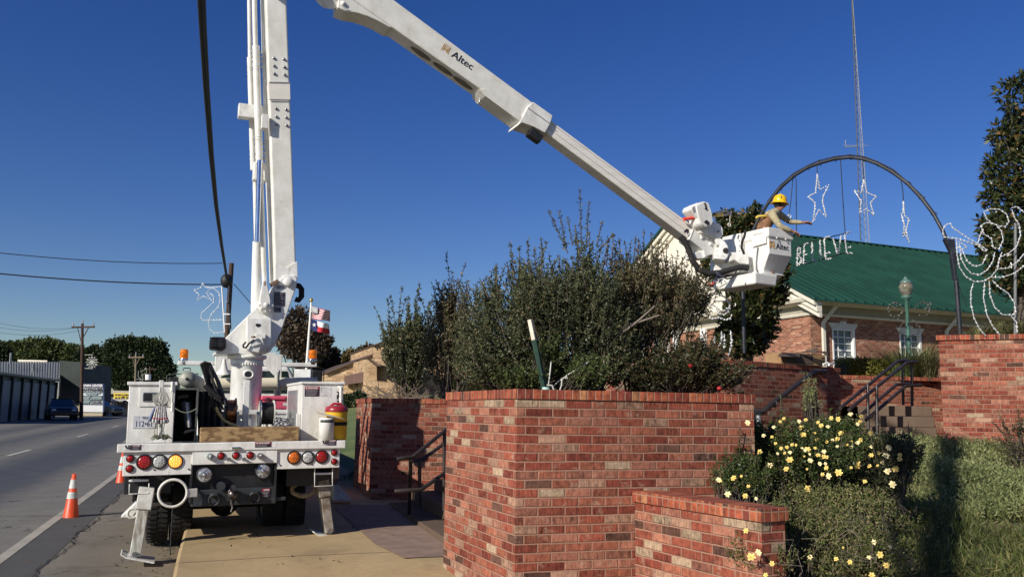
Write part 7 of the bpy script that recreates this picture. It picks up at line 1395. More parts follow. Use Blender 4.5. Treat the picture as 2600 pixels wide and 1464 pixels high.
o = MB().tube([W('L', x, y, sy + .1) for x, y in ((1195, 1355), (1235, 1318), (1290, 1280), (1300, 1298), (1285, 1296), (1292, 1275), (1370, 1230), (1440, 1185))], .006, 6).tube([W('L', x, y, sy) for x, y in ((1160, 1340), (1195, 1340), (1210, 1378))], .008, 6).tube([W('L', x, y, sy) for x, y in ((1262, 1296), (1258, 1340), (1245, 1378))], .007, 6).tube([W('L', 1172, 1340, sy), W('L', 1183, 1250, sy), W('L', 1190, 1180, sy + .1)], .006, 6).build('tie_cord', M('cord_pale', (.60, .60, .54), .7)); meta(o, 'knotted pale cord tied from the green stake into the shrub', 'cord')
# unseen leaning caster added behind the camera to throw the streak over the roses
tb0 = W('S', 2432, 1464, 7.2); hi_ = Vector((W('S', 2412, 1100, 12.7).x, 12.7, 1.35)) - SD * 19.2; lo_ = tb0 - SD * 12.5; dn_ = (hi_ - lo_).normalized(); ft_ = lo_ - dn_ * (lo_.z / dn_.z)
t = thing('streak_caster', ft_, 'unseen leaning pole added to cast the dark streak across the rose bank', 'tree')
MB().cyl(ft_, hi_, .125, .15, 12).build('trunk', m_pole, t)
# ================================================================ VEGETATION
G_SHRUB = [(0, (.018, .028, .015)), (.3, (.042, .058, .028)), (.6, (.088, .106, .05)), (.84, (.15, .17, .08)), (.965, (.20, .17, .09)), (1, (.28, .14, .09))]
G_SHRUB2 = [(0, (.025, .03, .018)), (.35, (.065, .072, .036)), (.65, (.125, .125, .06)), (.85, (.20, .17, .09)), (1, (.30, .16, .10))]
lm1 = leaf_mat('shrub_leaf', G_SHRUB, .5, .15); lm2 = leaf_mat('shrub_leaf_olive', G_SHRUB2, .5, .15)
lm3 = leaf_mat('rose_leaf', [(0, (.015, .035, .01)), (.4, (.05, .09, .022)), (.75, (.10, .15, .04)), (.93, (.15, .12, .05)), (1, (.20, .11, .06))], .45, .2)
m_bark = M('bark', (.10, .08, .06), .9, var=.25, vs=12); m_twig = M('twig', (.13, .09, .065), .85)
def unit(v): return v / (np.linalg.norm(v, axis=-1)[..., None] + 1e-9)
def shrub(label, base, ells, nshoot, lsz, mat, up=.9, slen=(.25, .6), per=46, tips=(), auto=0, group='evergreen shrubs behind the brick planters', name='shrub', thick=.035, cat='shrub'):
    base = Vector(base); t = thing(name, base, label, cat, group)
    E = np.array([[*e[0], *e[1]] for e in ells]); vol = E[:, 3] * E[:, 5]; k = RNG.choice(len(E), nshoot, p=vol / vol.sum())
    d = unit(RNG.normal(size=(nshoot, 3))); rr = RNG.random(nshoot) ** .45; O = E[k, :3] + d * rr[:, None] * E[k, 3:6]
    B0 = np.array([base.x, base.y, base.z + .2]); out = unit(O - B0) * .8 + unit(RNG.normal(size=(nshoot, 3))) * .35; out[:, 2] += up; out = unit(out); Ls = slen[0] + (slen[1] - slen[0]) * RNG.random(nshoot) ** 1.6
    tips_P = []; 
    for i in range(auto):
        e = E[RNG.choice(len(E), p=vol / vol.sum())]; a = RNG.normal(size=3); a[2] = abs(a[2]) + .7; a /= np.linalg.norm(a); p = e[:3] + a * e[3:6] * .9; l_ = slen[1] * RNG.uniform(.6, 1.8); q = p + unit(np.array([a[0] * .5 + RNG.normal() * .15, RNG.normal() * .15, 1.0])) * l_; tips = list(tips) + [(p, q)]
    for (p, q) in tips: p, q = np.array(p), np.array(q); tips_P.append((p, q))
    O = np.concatenate([O] + [p[None] for p, q in tips_P]); out = np.concatenate([out] + [unit(q - p)[None] for p, q in tips_P]); Ls = np.concatenate([Ls] + [np.array([np.linalg.norm(q - p)]) for p, q in tips_P])
    cnt = np.maximum(8, (per * Ls / np.mean(slen)).astype(int)); idx = np.repeat(np.arange(len(O)), cnt); u = RNG.random(len(idx))
    P = O[idx] + out[idx] * (u * Ls[idx])[:, None] + unit(RNG.normal(size=(len(idx), 3))) * (thick * (1.15 - u * .75) * RNG.random(len(idx)))[:, None]
    side = RNG.normal(size=(len(idx), 3)); dirs = out[idx] * .8 + unit(side) * .9
    leaves('foliage', P, lsz, mat, t, .42, dirs)
    mb = MB()
    for i in range(26):
        j = RNG.integers(len(O)); q = Vector(O[j]); branch(mb, base + Vector((random.uniform(-.15, .15), random.uniform(-.1, .1), 0)), q, .012, .004, .12)
    for p, q in tips_P: mb.tube([Vector(p), Vector(q)], .006, 5, taper=.003)
    for j in RNG.choice(nshoot, min(nshoot, 260), replace=False): a = Vector(O[j]); mb.tube([a - Vector(out[j]) * .25, a, a + Vector(out[j]) * float(Ls[j]) * .8], .005, 4, taper=.002)
    mb.build('branches', m_bark, t); return t
def el(x, y, Y, rx, rz, ry=None):    # ellipse given by picture centre/radii
    c = W('L', x, y, Y); k = Y / FPX / 2.5896; return ((c.x, c.y, c.z), (rx * k, (ry if ry else rx * k * .8), rz * k))
def tip(x0, y0, x1, y1, Y): return (tuple(W('L', x0, y0, Y)), tuple(W('L', x1, y1, Y)))
Y = 15.0; b = W('L', 250, 1400, Y); b.z = 1.7
shrub('small dark shrub at the far left behind the lower brick wall', b, [el(230, 1180, Y, 120, 190), el(320, 1120, Y, 100, 150), el(150, 1150, Y, 60, 90), el(270, 1310, Y, 110, 90)], 520, .055, lm1, 1.0, (.2, .55), 34, [tip(230, 1050, 250, 880, Y), tip(320, 1050, 300, 890, Y), tip(190, 1060, 185, 900, Y), tip(140, 1060, 130, 930, Y), tip(360, 1060, 375, 960, Y), tip(280, 1040, 270, 930, Y)], auto=30)
Y = 13.9; b = W('L', 540, 1400, Y); b.z = 1.7
shrub('loose grey-green shrub between the small left shrub and the big one', b, [el(500, 1180, Y, 130, 190), el(560, 1000, Y, 110, 150), el(500, 930, Y, 70, 90), el(620, 1200, Y, 120, 160)], 620, .05, lm2, .9, (.2, .6), 30, [tip(450, 930, 430, 790, Y), tip(550, 860, 570, 730, Y), tip(600, 850, 620, 760, Y), tip(480, 900, 470, 810, Y), tip(430, 1000, 405, 880, Y)], auto=35)
Y = 8.0; b = W('L', 1330, 1370, Y); b.z = 1.7
shrub('biggest dense shrub with tall upright shoots behind the planter corner', b, [el(1120, 870, Y, 210, 210, .55), el(1330, 760, Y, 180, 160, .5), el(1030, 700, Y, 90, 100, .4), el(1350, 980, Y, 260, 250, .6), el(1480, 800, Y, 160, 200, .5), el(1400, 600, Y, 80, 80, .3), el(830, 880, Y, 120, 130, .4), el(740, 1070, Y, 160, 160, .4), el(1000, 1100, Y, 150, 160, .5), el(1580, 1080, Y, 180, 190, .5), el(900, 1220, Y, 230, 130, .4), el(1250, 1230, Y, 230, 130, .4), el(1560, 1260, Y, 200, 110, .4), el(1100, 950, Y, 200, 200, .5), el(740, 1250, Y, 150, 110, .4)], 3600, .030, lm1, .7, (.08, .23), 25,
    [tip(1390, 480, 1378, 55, Y), tip(1420, 440, 1437, 140, Y), tip(1300, 470, 1170, 190, Y), tip(1290, 440, 1242, 200, Y), tip(1330, 420, 1298, 240, Y), tip(1350, 420, 1350, 300, Y), tip(1490, 430, 1522, 270, Y), tip(1480, 480, 1600, 350, Y), tip(940, 640, 922, 400, Y), tip(985, 600, 980, 430, Y), tip(1040, 580, 1037, 380, Y), tip(1130, 540, 1125, 370, Y), tip(1085, 560, 1080, 430, Y), tip(900, 720, 895, 630, Y), tip(760, 800, 742, 655, Y), tip(680, 850, 628, 690, Y), tip(830, 780, 828, 710, Y), tip(700, 820, 680, 720, Y), tip(1200, 620, 1175, 480, Y), tip(1250, 600, 1240, 480, Y), tip(920, 640, 900, 530, Y), tip(1445, 560, 1440, 330, Y)], auto=90, group='evergreen shrubs behind the brick planters')
Y = 8.35; b = W('L', 1750, 1370, Y); b.z = 1.7
shrub('dark reddish-green shrub whose branches reach right towards the lift bucket', b, [el(1800, 740, Y, 190, 170, .4), el(2000, 790, Y, 170, 150, .4), el(1650, 800, Y, 140, 200, .4), el(1750, 1000, Y, 190, 130, .45), el(2120, 850, Y, 120, 110, .35), el(1900, 950, Y, 180, 110, .4)], 1500, .030, lm2, .7, (.08, .24), 25,
    [tip(1800, 560, 1798, 320, Y), tip(1750, 600, 1755, 440, Y), tip(1690, 600, 1688, 460, Y), tip(1600, 600, 1620, 400, Y), tip(1590, 560, 1600, 350, Y), tip(1945, 580, 1950, 390, Y), tip(1900, 600, 1890, 430, Y), tip(1650, 620, 1655, 490, Y), tip(2030, 680, 2055, 530, Y), tip(1850, 600, 1850, 470, Y), tip(2130, 760, 2150, 620, Y), tip(2090, 720, 2085, 610, Y), tip(1555, 560, 1560, 430, Y)], auto=45)
mb = MB()
for x0, y0, x1, y1 in ((1640, 1010, 1870, 820), (1690, 950, 1900, 880), (1560, 1240, 1560, 1100), (1500, 1370, 1540, 1130), (1350, 1380, 1400, 1150)): branch(mb, W('L', x0, y0, 7.75), W('L', x1, y1, 7.7), .014, .007, .05)
o = mb.build('bare_branch', M('bark_pale', (.22, .18, .15), .8), None); meta(o, 'few pale bare branches showing through the front of the shrubs', 'branches')
Y = 7.9; b = W('L', 2050, 1400, Y); b.z = 1.7
shrub('low rounded rose bush with two red blooms along the planter cap', b, [el(2050, 1260, Y, 230, 110, .35), el(2250, 1320, Y, 150, 70, .3), el(1850, 1300, Y, 170, 90, .35), el(2150, 1200, Y, 120, 80, .3)], 800, .032, leaf_mat('rose_leaf_red', [(0, (.02, .028, .012)), (.5, (.05, .06, .025)), (.8, (.09, .09, .04)), (1, (.17, .07, .045))], .5, .15), .5, (.1, .28), 26, group='evergreen shrubs behind the brick planters')
for i, (x, y) in enumerate(((2105, 1210), (2295, 1360))): o = MB().ball(W('L', x, y, 7.5), .022, 8, (1, 1, .8)).build('red_bloom', M('bloom_red', (.5, .02, .03), .6)); meta(o, ('upper', 'lower')[i] + ' small red bloom on the low rose bush behind the cap', 'flower')
Y = 7.25; b = W('L', 1000, 1395, 7.8); b.z = 1.7
shrub('low fresh-green plants spilling up to the planter cap at its left corner', b, [el(860, 1330, Y + .9, 150, 70, .2), el(1000, 1330, Y + .3, 170, 60, .2), el(1150, 1200, Y + .4, 90, 130, .2), el(1400, 1290, Y + .3, 150, 90, .2)], 560, .028, leaf_mat('fresh_green', [(0, (.03, .045, .015)), (.6, (.08, .12, .035)), (1, (.15, .17, .06))], .5, .2), .8, (.08, .2), 24)
Y = 14.3; mb = MB()
for i in range(70):
    x = 30 + 460 * random.random(); a = W('L', x, 1420, Y); a.z = 1.72; mb.tube([a, a + Vector((random.uniform(-.12, .12), 0, .12)), a + Vector((random.uniform(-.35, .35), 0, .05 + .3 * random.random()))], .007, 4)
o = mb.build('dry_stems', M('dry_stem', (.16, .12, .09), .9)); meta(o, 'dry leafless stems and weeds along the top of the lower brick wall', 'weeds', kind='stuff')
# ---- roses
rose_root = []
m_bl = M('bloom_yellow', (.82, .66, .22), .6, var=.12, vs=60, col2=(.72, .46, .08)); m_bl2 = M('bloom_cream', (.84, .76, .45), .6, var=.1, vs=60, col2=(.78, .62, .25))
def bloom_mesh(mat, seed):
    random.seed(seed); mb = MB()
    for ring_, (n, r, tl_) in enumerate(((6, 1.0, .25), (5, .72, .75), (4, .42, 1.3))):
        for i in range(n):
            a = 2 * math.pi * i / n + ring_ * .5 + random.uniform(-.15, .15); d0 = Vector((math.cos(a), math.sin(a), 0)); s0 = Vector((-d0.y, d0.x, 0)); rr = r * random.uniform(.85, 1.1)
            zf = lambda u: tl_ * rr * u * u * .6; P_ = [d0 * .08, d0 * rr * .55 + s0 * rr * .34 + Vector((0, 0, zf(.6))), d0 * rr + s0 * rr * .18 + Vector((0, 0, zf(1) - .05)), d0 * rr * 1.05 + Vector((0, 0, zf(1) - .1)), d0 * rr - s0 * rr * .18 + Vector((0, 0, zf(1) - .05)), d0 * rr * .55 - s0 * rr * .34 + Vector((0, 0, zf(.6)))]
            mb.add(P_, [(0, 1, 2), (0, 2, 3), (0, 3, 4), (0, 4, 5)], True)
    me_o = mb.build('bloom', mat); me = me_o.data; bpy.data.objects.remove(me_o)
    bm = me; off = Vector((0, 0, 0)); return me
BM = [bloom_mesh(m_bl if i % 3 else m_bl2, 50 + i) for i in range(6)]; random.seed(5)
def jel(x, y, Y, rx, rz, ry=None): c = W('J', x, y, Y); k = Y / FPX / 3.124; return ((c.x, c.y, c.z), (rx * k, ry or rx * k * .7, rz * k))
def rosebush(label, bx_, by_, Y, ells, n, mat=lm3, lsz=.026, blooms=(), group='yellow rose bushes on the bank', per=24, slen=(.08, .2)):
    b = W('J', bx_, by_, Y); b.z = bankz(b.x, b.y); t = shrub(label, b, [jel(x, y, Y + dy, rx, rz) for x, y, dy, rx, rz in ells], n, lsz, mat, .55, slen, per, (), 5, group, 'rose_bush', .045, 'rose bush')
    zmap = [(jel(x, y, Y + dy, rx, rz)) for x, y, dy, rx, rz in ells]
    for i, (x, y, s) in enumerate(blooms):
        r_ = ray(px('J', x, y)); best = None
        for (cc_, rr_) in zmap:     # front surface of the bush along this line of sight
            cc_, rr_ = Vector(cc_), Vector(rr_); A_ = Vector((r_.x / rr_.x, r_.y / rr_.y, r_.z / rr_.z)); B_ = Vector(((EYE.x - cc_.x) / rr_.x, (EYE.y - cc_.y) / rr_.y, (EYE.z - cc_.z) / rr_.z)); q_ = A_.dot(B_) ** 2 - A_.dot(A_) * (B_.dot(B_) - 1.25)
            if q_ > 0:
                tt = (-A_.dot(B_) - math.sqrt(q_)) / A_.dot(A_); best = tt if best is None else min(best, tt)
        p = EYE + r_ * ((best * 1.0) if best else (Y - .35) / r_.y); p -= r_ * .17
        o = bpy.data.objects.new('bloom', BM[i % 6]); C.objects.link(o); o.parent = t; o.location = p - ORG[t.name]; sc = s * p.y / FPX / 3.124 * .5; o.scale = (sc, sc, sc)
        o.rotation_euler = (Vector((-.3 - p.x * .1 + random.uniform(-.4, .4), -1, random.uniform(.2, 1.2)))).to_track_quat('Z', 'Y').to_euler()
    return t
random.seed(21)
bl1 = [(370, 228, 46), (246, 312, 26), (372, 308, 28), (328, 346, 26), (380, 432, 38), (463, 458, 44), (778, 216, 34), (830, 204, 34), (795, 265, 44), (832, 292, 36), (810, 322, 50), (845, 438, 48), (867, 527, 46), (703, 520, 56), (676, 593, 50), (545, 565, 46), (928, 484, 40), (975, 495, 36), (943, 552, 34), (1032, 190, 34), (1088, 198, 42), (1185, 160, 40), (1272, 176, 40), (1262, 218, 34), (1242, 238, 30), (927, 224, 30), (953, 250, 42), (1005, 258, 30), (1110, 310, 46), (1084, 355, 40), (1042, 366, 34), (920, 358, 36), (1155, 400, 32), (1242, 386, 34), (1265, 362, 36), (1350, 310, 42), (496, 330, 38), (656, 194, 30), (628, 218, 30), (576, 262, 30), (993, 585, 38), (1093, 622, 56), (1012, 650, 52), (663, 466, 24), (305, 408, 18), (975, 455, 34), (1195, 375, 22), (850, 750, 52)] + [(min(1250, max(420, random.gauss(800, 240))), max(260, random.gauss(420, 100)), random.uniform(16, 34)) for _ in range(26)]
bl2 = [(1490, 425, 46), (1350, 484, 38), (1410, 466, 30), (1468, 487, 50), (1576, 482, 38), (1576, 515, 42), (1438, 545, 32), (1240, 563, 66), (1335, 570, 38), (1480, 612, 54), (1542, 592, 54), (1300, 692, 34), (1520, 716, 60), (1400, 566, 22), (1692, 450, 30), (1350, 415, 30)]
bl3 = [(140, 680, 48), (257, 665, 46), (320, 650, 26), (212, 793, 50), (350, 806, 44), (376, 730, 30), (437, 828, 30), (158, 690, 20)]
bl4 = [(574, 992, 66), (654, 998, 60), (492, 1040, 22), (630, 1106, 54), (356, 1082, 44), (400, 1290, 66), (455, 1254, 50), (562, 1342, 42), (512, 1435, 44), (562, 1170, 48)]
bl5 = [(1372, 1172, 40), (1420, 1272, 52), (1470, 1356, 54), (1332, 1294, 34), (1180, 1330, 40), (1072, 1306, 36), (865, 1290, 44), (1355, 1435, 50), (1126, 1215, 20), (1500, 1208, 30)]
rosebush('tall yellow rose bush in front of the sunlit steps, densest with blooms', 900, 800, 7.65, [(370, 370, 0, 140, 120), (610, 430, 0, 280, 130), (1010, 360, .3, 280, 120), (850, 570, -.1, 400, 180), (560, 640, -.1, 230, 140), (1150, 490, .2, 200, 170)], 1700, blooms=bl1)
rosebush('yellow rose bush right of the tall one, beside the dark shadow streak', 1500, 820, 7.9, [(1480, 560, 0, 230, 170), (1350, 720, -.2, 230, 160), (1620, 520, .2, 120, 110)], 800, blooms=bl2, mat=leaf_mat('rose_leaf_mix', [(0, (.02, .03, .012)), (.5, (.05, .065, .03)), (.85, (.10, .10, .05)), (1, (.18, .13, .08))], .5, .2))
rosebush('small yellow rose bush leaning over the low brick wall top', 300, 860, 6.95, [(260, 730, 0, 170, 90), (400, 760, 0, 150, 110), (330, 640, .2, 120, 70)], 420, blooms=bl3)
dry = leaf_mat('dry_mix', [(0, (.035, .055, .015)), (.35, (.085, .125, .03)), (.65, (.17, .19, .06)), (.85, (.26, .22, .11)), (1, (.38, .28, .18))], .7, .2)
rosebush('scraggly yellow rose bush hanging round the end of the low brick wall', 600, 1400, 5.9, [(640, 1110, .3, 190, 130), (520, 1360, 0, 200, 120), (760, 1280, .3, 240, 180), (620, 1010, .2, 100, 50), (420, 1300, 0, 90, 60)], 900, mat=dry, lsz=.022, blooms=bl4)
rosebush('low dry yellow rose bush among grass at the bottom of the bank', 1250, 1440, 6.1, [(1000, 1150, .2, 330, 160), (1350, 1280, 0, 250, 160), (900, 900, 1.1, 330, 120), (1250, 1400, -.1, 330, 120), (1300, 950, .9, 280, 120)], 1200, mat=dry, lsz=.022, blooms=bl5)
# stems of dry brush (pale twigs)
mb = MB(); random.seed(9)
for i in range(60):
    x = random.uniform(500, 1750); y = random.uniform(750, 1150); a = W('J', x, y, 7.4 + random.random()); mb.tube([a, a + Vector((random.uniform(-.08, .08), 0, random.uniform(0, .1))), a + Vector((random.uniform(-.2, .2), random.uniform(-.1, .1), random.uniform(-.02, .2)))], .0014, 4)
for i in range(30): x = random.uniform(600, 1700); y = random.uniform(1100, 1450); a = W('J', x, y, 5.7); mb.tube([a, a + Vector((random.uniform(-.06, .06), 0, random.uniform(0, .1))), a + Vector((random.uniform(-.15, .15), 0, random.uniform(-.02, .16)))], .0013, 4)
o = mb.build('dry_twigs', M('dry_twig', (.26, .21, .16), .9)); meta(o, 'tangle of pale dry twigs among the rose bushes', 'twigs', kind='stuff')
# ---- juniper ground cover and grass on the bank
def scatter(n, x0, x1, y0, y1, cond): 
    P = np.stack([x0 + (x1 - x0) * RNG.random(n), y0 + (y1 - y0) * RNG.random(n)], 1); return P[cond(P[:, 0], P[:, 1])]
def tufts(name, label, cat, XY, h, spread, per, sz, mat, aspect, zf, hump=None):
    n = len(XY); idx = np.repeat(np.arange(n), per); Z = np.array([zf(x, y) for x, y in XY]); H = h * (.5 + RNG.random(n)); u = RNG.random(len(idx))
    P = np.stack([XY[idx, 0], XY[idx, 1], Z[idx]], 1); d = unit(np.stack([RNG.normal(size=n), RNG.normal(size=n), np.abs(RNG.normal(size=n)) * 1.0 + .8], 1)); P = P + d[idx] * (H[idx] * u)[:, None] + RNG.normal(size=(len(idx), 3)) * spread
    dirs = d[idx] + RNG.normal(size=(len(idx), 3)) * .4; o = leaves(name, P, sz, mat, None, aspect, dirs, 'stuff'); meta(o, label, cat); return o
jun = leaf_mat('juniper', [(0, (.06, .08, .03)), (.35, (.17, .21, .075)), (.7, (.29, .33, .14)), (1, (.42, .42, .22))], .6, .2)
hump = lambda x, y: bankz(x, y) - .02 + .08 * math.sin(x * 1.7 + y * 1.1) * math.sin(y * 1.3 + .5)
XY = scatter(26000, 3.6, 12.0, 8.3, 13.0, lambda x, y: (x / y > .375 + .02 * np.sin(y * 2)) & (x / y < .92))
tufts('juniper_ground_cover', 'grey-green feathery ground cover over the bank below the tall right wall', 'ground cover', XY, .15, .012, 11, .05, jun, .28, hump)
grs = leaf_mat('grass_blades', [(0, (.03, .055, .012)), (.45, (.09, .14, .03)), (.75, (.17, .18, .06)), (1, (.34, .27, .14))], .6, .3)
XY = scatter(16000, 1.6, 8.4, 5.0, 9.0, lambda x, y: (x / y > .29) & (x / y < .95) & (np.sin(x * 5.1 + y * 2.3) + np.sin(y * 7.7 - x * 3.1) + RNG.normal(size=len(x)) * .5 > -.5))
tufts('grass', 'rough mixed grass at the foot of the planted bank', 'grass', XY, .16, .008, 7, .10, grs, .07, bankz)
XY = scatter(5200, 1.0, 4.6, 6.9, 11.5, lambda x, y: (x / y > .2) & (x / y < .48))
tufts('undergrowth', 'dark leafy undergrowth filling between the rose bushes', 'undergrowth', XY, .22, .02, 12, .028, dry, .45, bankz)
XY = scatter(9000, -3.2, -1.0, 13.5, 30, lambda x, y: (x / y < -.10)); lg = leaf_mat('lawn_blade', [(0, (.05, .08, .02)), (.6, (.11, .15, .04)), (1, (.2, .2, .09))], .7, .2)
XY = np.array([p for p in XY if st((p[0], p[1]))[0] > 2.35]); tufts('lawn_grass', 'short lawn grass beside the sidewalk beyond the truck', 'grass', XY, .05, .01, 5, .07, lg, .1, lawnz)
Y = 9.4; pass
shrub('tall leafy bush at the right edge in front of the retaining wall', Vector((W('S', 2600, 1180, 11.2).x, 11.2, 1.1)), [(tuple(W('S', 2606, 1150, 11.2)), (.26, .2, .42)), (tuple(W('S', 2588, 1250, 10.8)), (.22, .2, .3))], 320, .03, lm2, .8, (.1, .3), 26, group='evergreen shrubs behind the brick planters')
# ---- ornamental grass, hedge
def grass_clump(label, c, n, h, spread, mat, name='ornamental_grass', group=None, lean=.6):
    V = []; 
    c = Vector(c); t = thing(name, c, label, 'ornamental grass', group); mb = MB()
    for i in range(n):
        a = random.uniform(0, 2 * math.pi); r_ = spread * random.random() ** .7; d0 = Vector((math.cos(a), math.sin(a), 0)); hh = h * random.uniform(.6, 1.1); s0 = Vector((-d0.y, d0.x, 0)) * .006; o_ = c + d0 * r_ * .25
        pts = [o_ + d0 * (r_ * u * u) + Vector((0, 0, hh * (u - .28 * u * u * u * lean))) for u in (0, .35, .7, 1.0)]; vs = []
        for k_, p in enumerate(pts): w_ = (1, .9, .6, .1)[k_]; vs += [p - s0 * w_, p + s0 * w_]
        mb.add(vs, [(0, 1, 3, 2), (2, 3, 5, 4), (4, 5, 7, 6)])
    mb.build('blades', mat, t); return t
m_og = M('grass_blade', (.10, .14, .045), .6, var=.3, vs=30, col2=(.05, .08, .025)); m_og2 = M('grass_dry', (.26, .24, .11), .7, var=.3, vs=30, col2=(.10, .13, .04))
g0 = W('H', 1200, 790, 17.6); grass_clump('dark green ornamental grass spraying out at the lamp post foot', (g0.x, g0.y, 2.44), 520, .75, 1.0, m_og, group='ornamental grasses')
g0 = W('H', 1370, 770, 17.8); grass_clump('pale ornamental grass between the lamp post and the tall right wall', (g0.x, g0.y, 2.44), 420, .85, .7, m_og2, group='ornamental grasses')
for i, (x, lab) in enumerate(((1760, 'left tuft of yellowish grass above the tall right wall, under the angel light'), (1920, 'middle tuft of yellowish grass above the tall right wall'), (2060, 'right tuft of yellowish grass above the tall right wall'))): g0 = W('H', x, 620, 13.3); grass_clump(lab, (g0.x, g0.y, 2.74), 330, .5 if i else .38, .45, m_og2, group='ornamental grasses')
XYh = []; h0, h1 = W('H', 795, 900, 17.35), W('H', 1440, 900, 17.9)
n = 16000; u = RNG.random(n); f = RNG.integers(0, 3, n); y_ = RNG.random(n); z_ = RNG.random(n); zt_h = W('H', 1000, 800, 17.4).z; zb_h = 2.44
dpt = .8; P = np.stack([h0.x + (h1.x - h0.x) * u, h0.y + (h1.y - h0.y) * u + np.where(f == 0, 0, y_ * dpt), np.where(f == 1, zt_h, zb_h + (zt_h - zb_h) * z_)], 1) + RNG.normal(size=(n, 3)) * .035
t = thing('hedge', Vector(((h0.x + h1.x) / 2, h0.y, zb_h)), 'low clipped yellow-green boxwood hedge above the back stair wall', 'hedge'); leaves('foliage', P, .05, leaf_mat('box_leaf', [(0, (.05, .06, .01)), (.5, (.15, .16, .03)), (1, (.30, .27, .06))], .5, .2), t, .5)
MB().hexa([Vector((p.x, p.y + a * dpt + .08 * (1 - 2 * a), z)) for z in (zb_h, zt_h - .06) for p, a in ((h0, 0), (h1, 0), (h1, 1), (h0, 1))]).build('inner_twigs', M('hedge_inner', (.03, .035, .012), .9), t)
g0 = W('H', 770, 905, 16.6); None and shrub('small sprig of ground ivy at the left end of the hedge', Vector((g0.x, g0.y, 2.44)), [((g0.x, g0.y, 2.5), (.35, .2, .12))], 60, .05, lm1, .4, (.1, .2), 20, group='evergreen shrubs behind the brick planters')
# weed among roses near handrail post
g0 = W('J', 870, 90, 10.6); shrub('pale feathery weed rising above the rose bush', Vector((g0.x, g0.y, bankz(g0.x, g0.y))), [(tuple(W('J', 870, 90, 10.6)), (.10, .1, .22))], 60, .03, jun, 1.2, (.1, .25), 20, group='evergreen shrubs behind the brick planters', thick=.03)
# ---- magnolias
mag = leaf_mat('magnolia_leaf', [(0, (.012, .022, .008)), (.5, (.03, .05, .018)), (.78, (.065, .085, .03)), (.9, (.14, .10, .04)), (1, (.24, .14, .06))], .28, .1)
def magnolia(label, foot, lumps, n, lsz, per, trunk_top):
    foot = Vector(foot); t = thing('magnolia_tree', foot, label, 'tree', 'magnolia trees')
    cen, d = lump_pts(lumps, n, .5); idx = np.repeat(np.arange(n), per); dirs = unit(d[idx] * .7 + RNG.normal(size=(len(idx), 3)) * .8 + np.array([0, 0, .3])); leaves('crown', cen[idx] + RNG.normal(size=(len(idx), 3)) * .025, lsz, mag, t, .38, dirs)
    mb = MB(); branch(mb, foot, trunk_top, .11, .06, .03)
    for i in range(34): branch(mb, Vector(foot).lerp(Vector(trunk_top), random.uniform(.3, 1)), Vector(cen[RNG.integers(n)]), .03, .008, .08)
    mb.build('trunk', m_bark, t); return t
def lp_(c, x, y, Y, r_, z=1.0): p = W(c, x, y, Y); return ((p.x, p.y, p.z), r_ * Y / FPX / CR[c][2], z)
Ym = 17.5; ft = W('C', 1120, 1850, Ym); ft.z = 2.36
magnolia('dark magnolia tree behind the lift bucket, its base beyond the brick wall', ft, [lp_('C', 1120, 1480, Ym, 280, 1), lp_('C', 1200, 1250, Ym, 240, 1), lp_('C', 900, 900, Ym, 280, 1), lp_('C', 1000, 560, Ym, 200, .9), lp_('C', 1170, 440, Ym, 120, 1.2), lp_('C', 1200, 320, Ym, 50, 1.6), lp_('C', 900, 440, Ym, 110, .9), lp_('C', 1400, 1000, Ym, 130, 1), lp_('C', 1400, 1220, Ym, 120, .7), lp_('C', 1050, 1700, Ym, 260, .7)], 3400, .13, 6, W('C', 1080, 600, Ym))
Ym = 13.6; ft = W('S', 2590, 860, Ym); ft.z = 2.72
magnolia('tall magnolia tree cut off by the right edge of the photo', ft, [lp_('S', 2600, 250, Ym, 62, 1.2), lp_('S', 2560, 340, Ym, 40, .8), lp_('S', 2590, 430, Ym, 85, .9), lp_('S', 2545, 500, Ym, 45, .8), lp_('S', 2520, 570, Ym, 35, .7), lp_('S', 2580, 600, Ym, 80, .8), lp_('S', 2530, 640, Ym, 40, 1), lp_('S', 2640, 720, Ym, 80, 1.1), lp_('S', 2560, 700, Ym, 45, .9), lp_('S', 2680, 400, Ym, 100, 1.5)], 1700, .12, 6, W('S', 2620, 300, Ym))
# ---- background trees
def bgtree(label, c, lumps, Y, n, sz, mat, trunk=True, group='trees beyond the street', shell=.45, trunk_r=.25, bare=0):
    L = [lp_(c, x, y, Y + dy, r_, z) for x, y, dy, r_, z in lumps]; cx_ = sum(l[0][0] for l in L) / len(L); g0 = Vector((cx_, Y, gz(cx_, Y))); t = thing('tree', g0, label, 'tree', group)
    P, d = lump_pts(L, n, shell); leaves('crown', P, sz, mat, t, .6, d)
    mb = MB(); top = Vector((cx_, Y, max(l[0][2] for l in L)))
    if trunk: branch(mb, g0, top, trunk_r, trunk_r * .4, .03)
    for i in range(20 + bare): branch(mb, g0.lerp(top, random.uniform(.35, .95)), Vector(P[RNG.integers(n)]), trunk_r * .3, .02, .12)
    mb.build('trunk', m_bark, t)
tg1 = leaf_mat('tree_green', [(0, (.012, .022, .010)), (.5, (.03, .052, .018)), (1, (.075, .10, .035))], .7, .15); tg2 = leaf_mat('tree_olive', [(0, (.03, .045, .015)), (.5, (.08, .11, .03)), (1, (.15, .18, .055))], .7, .15)
tg3 = leaf_mat('tree_autumn', [(0, (.03, .02, .015)), (.5, (.07, .05, .035)), (.8, (.12, .09, .06)), (1, (.20, .15, .11))], .7, .15); tg4 = leaf_mat('tree_gold', [(0, (.04, .05, .02)), (.5, (.12, .10, .04)), (1, (.28, .18, .07))], .7, .2)
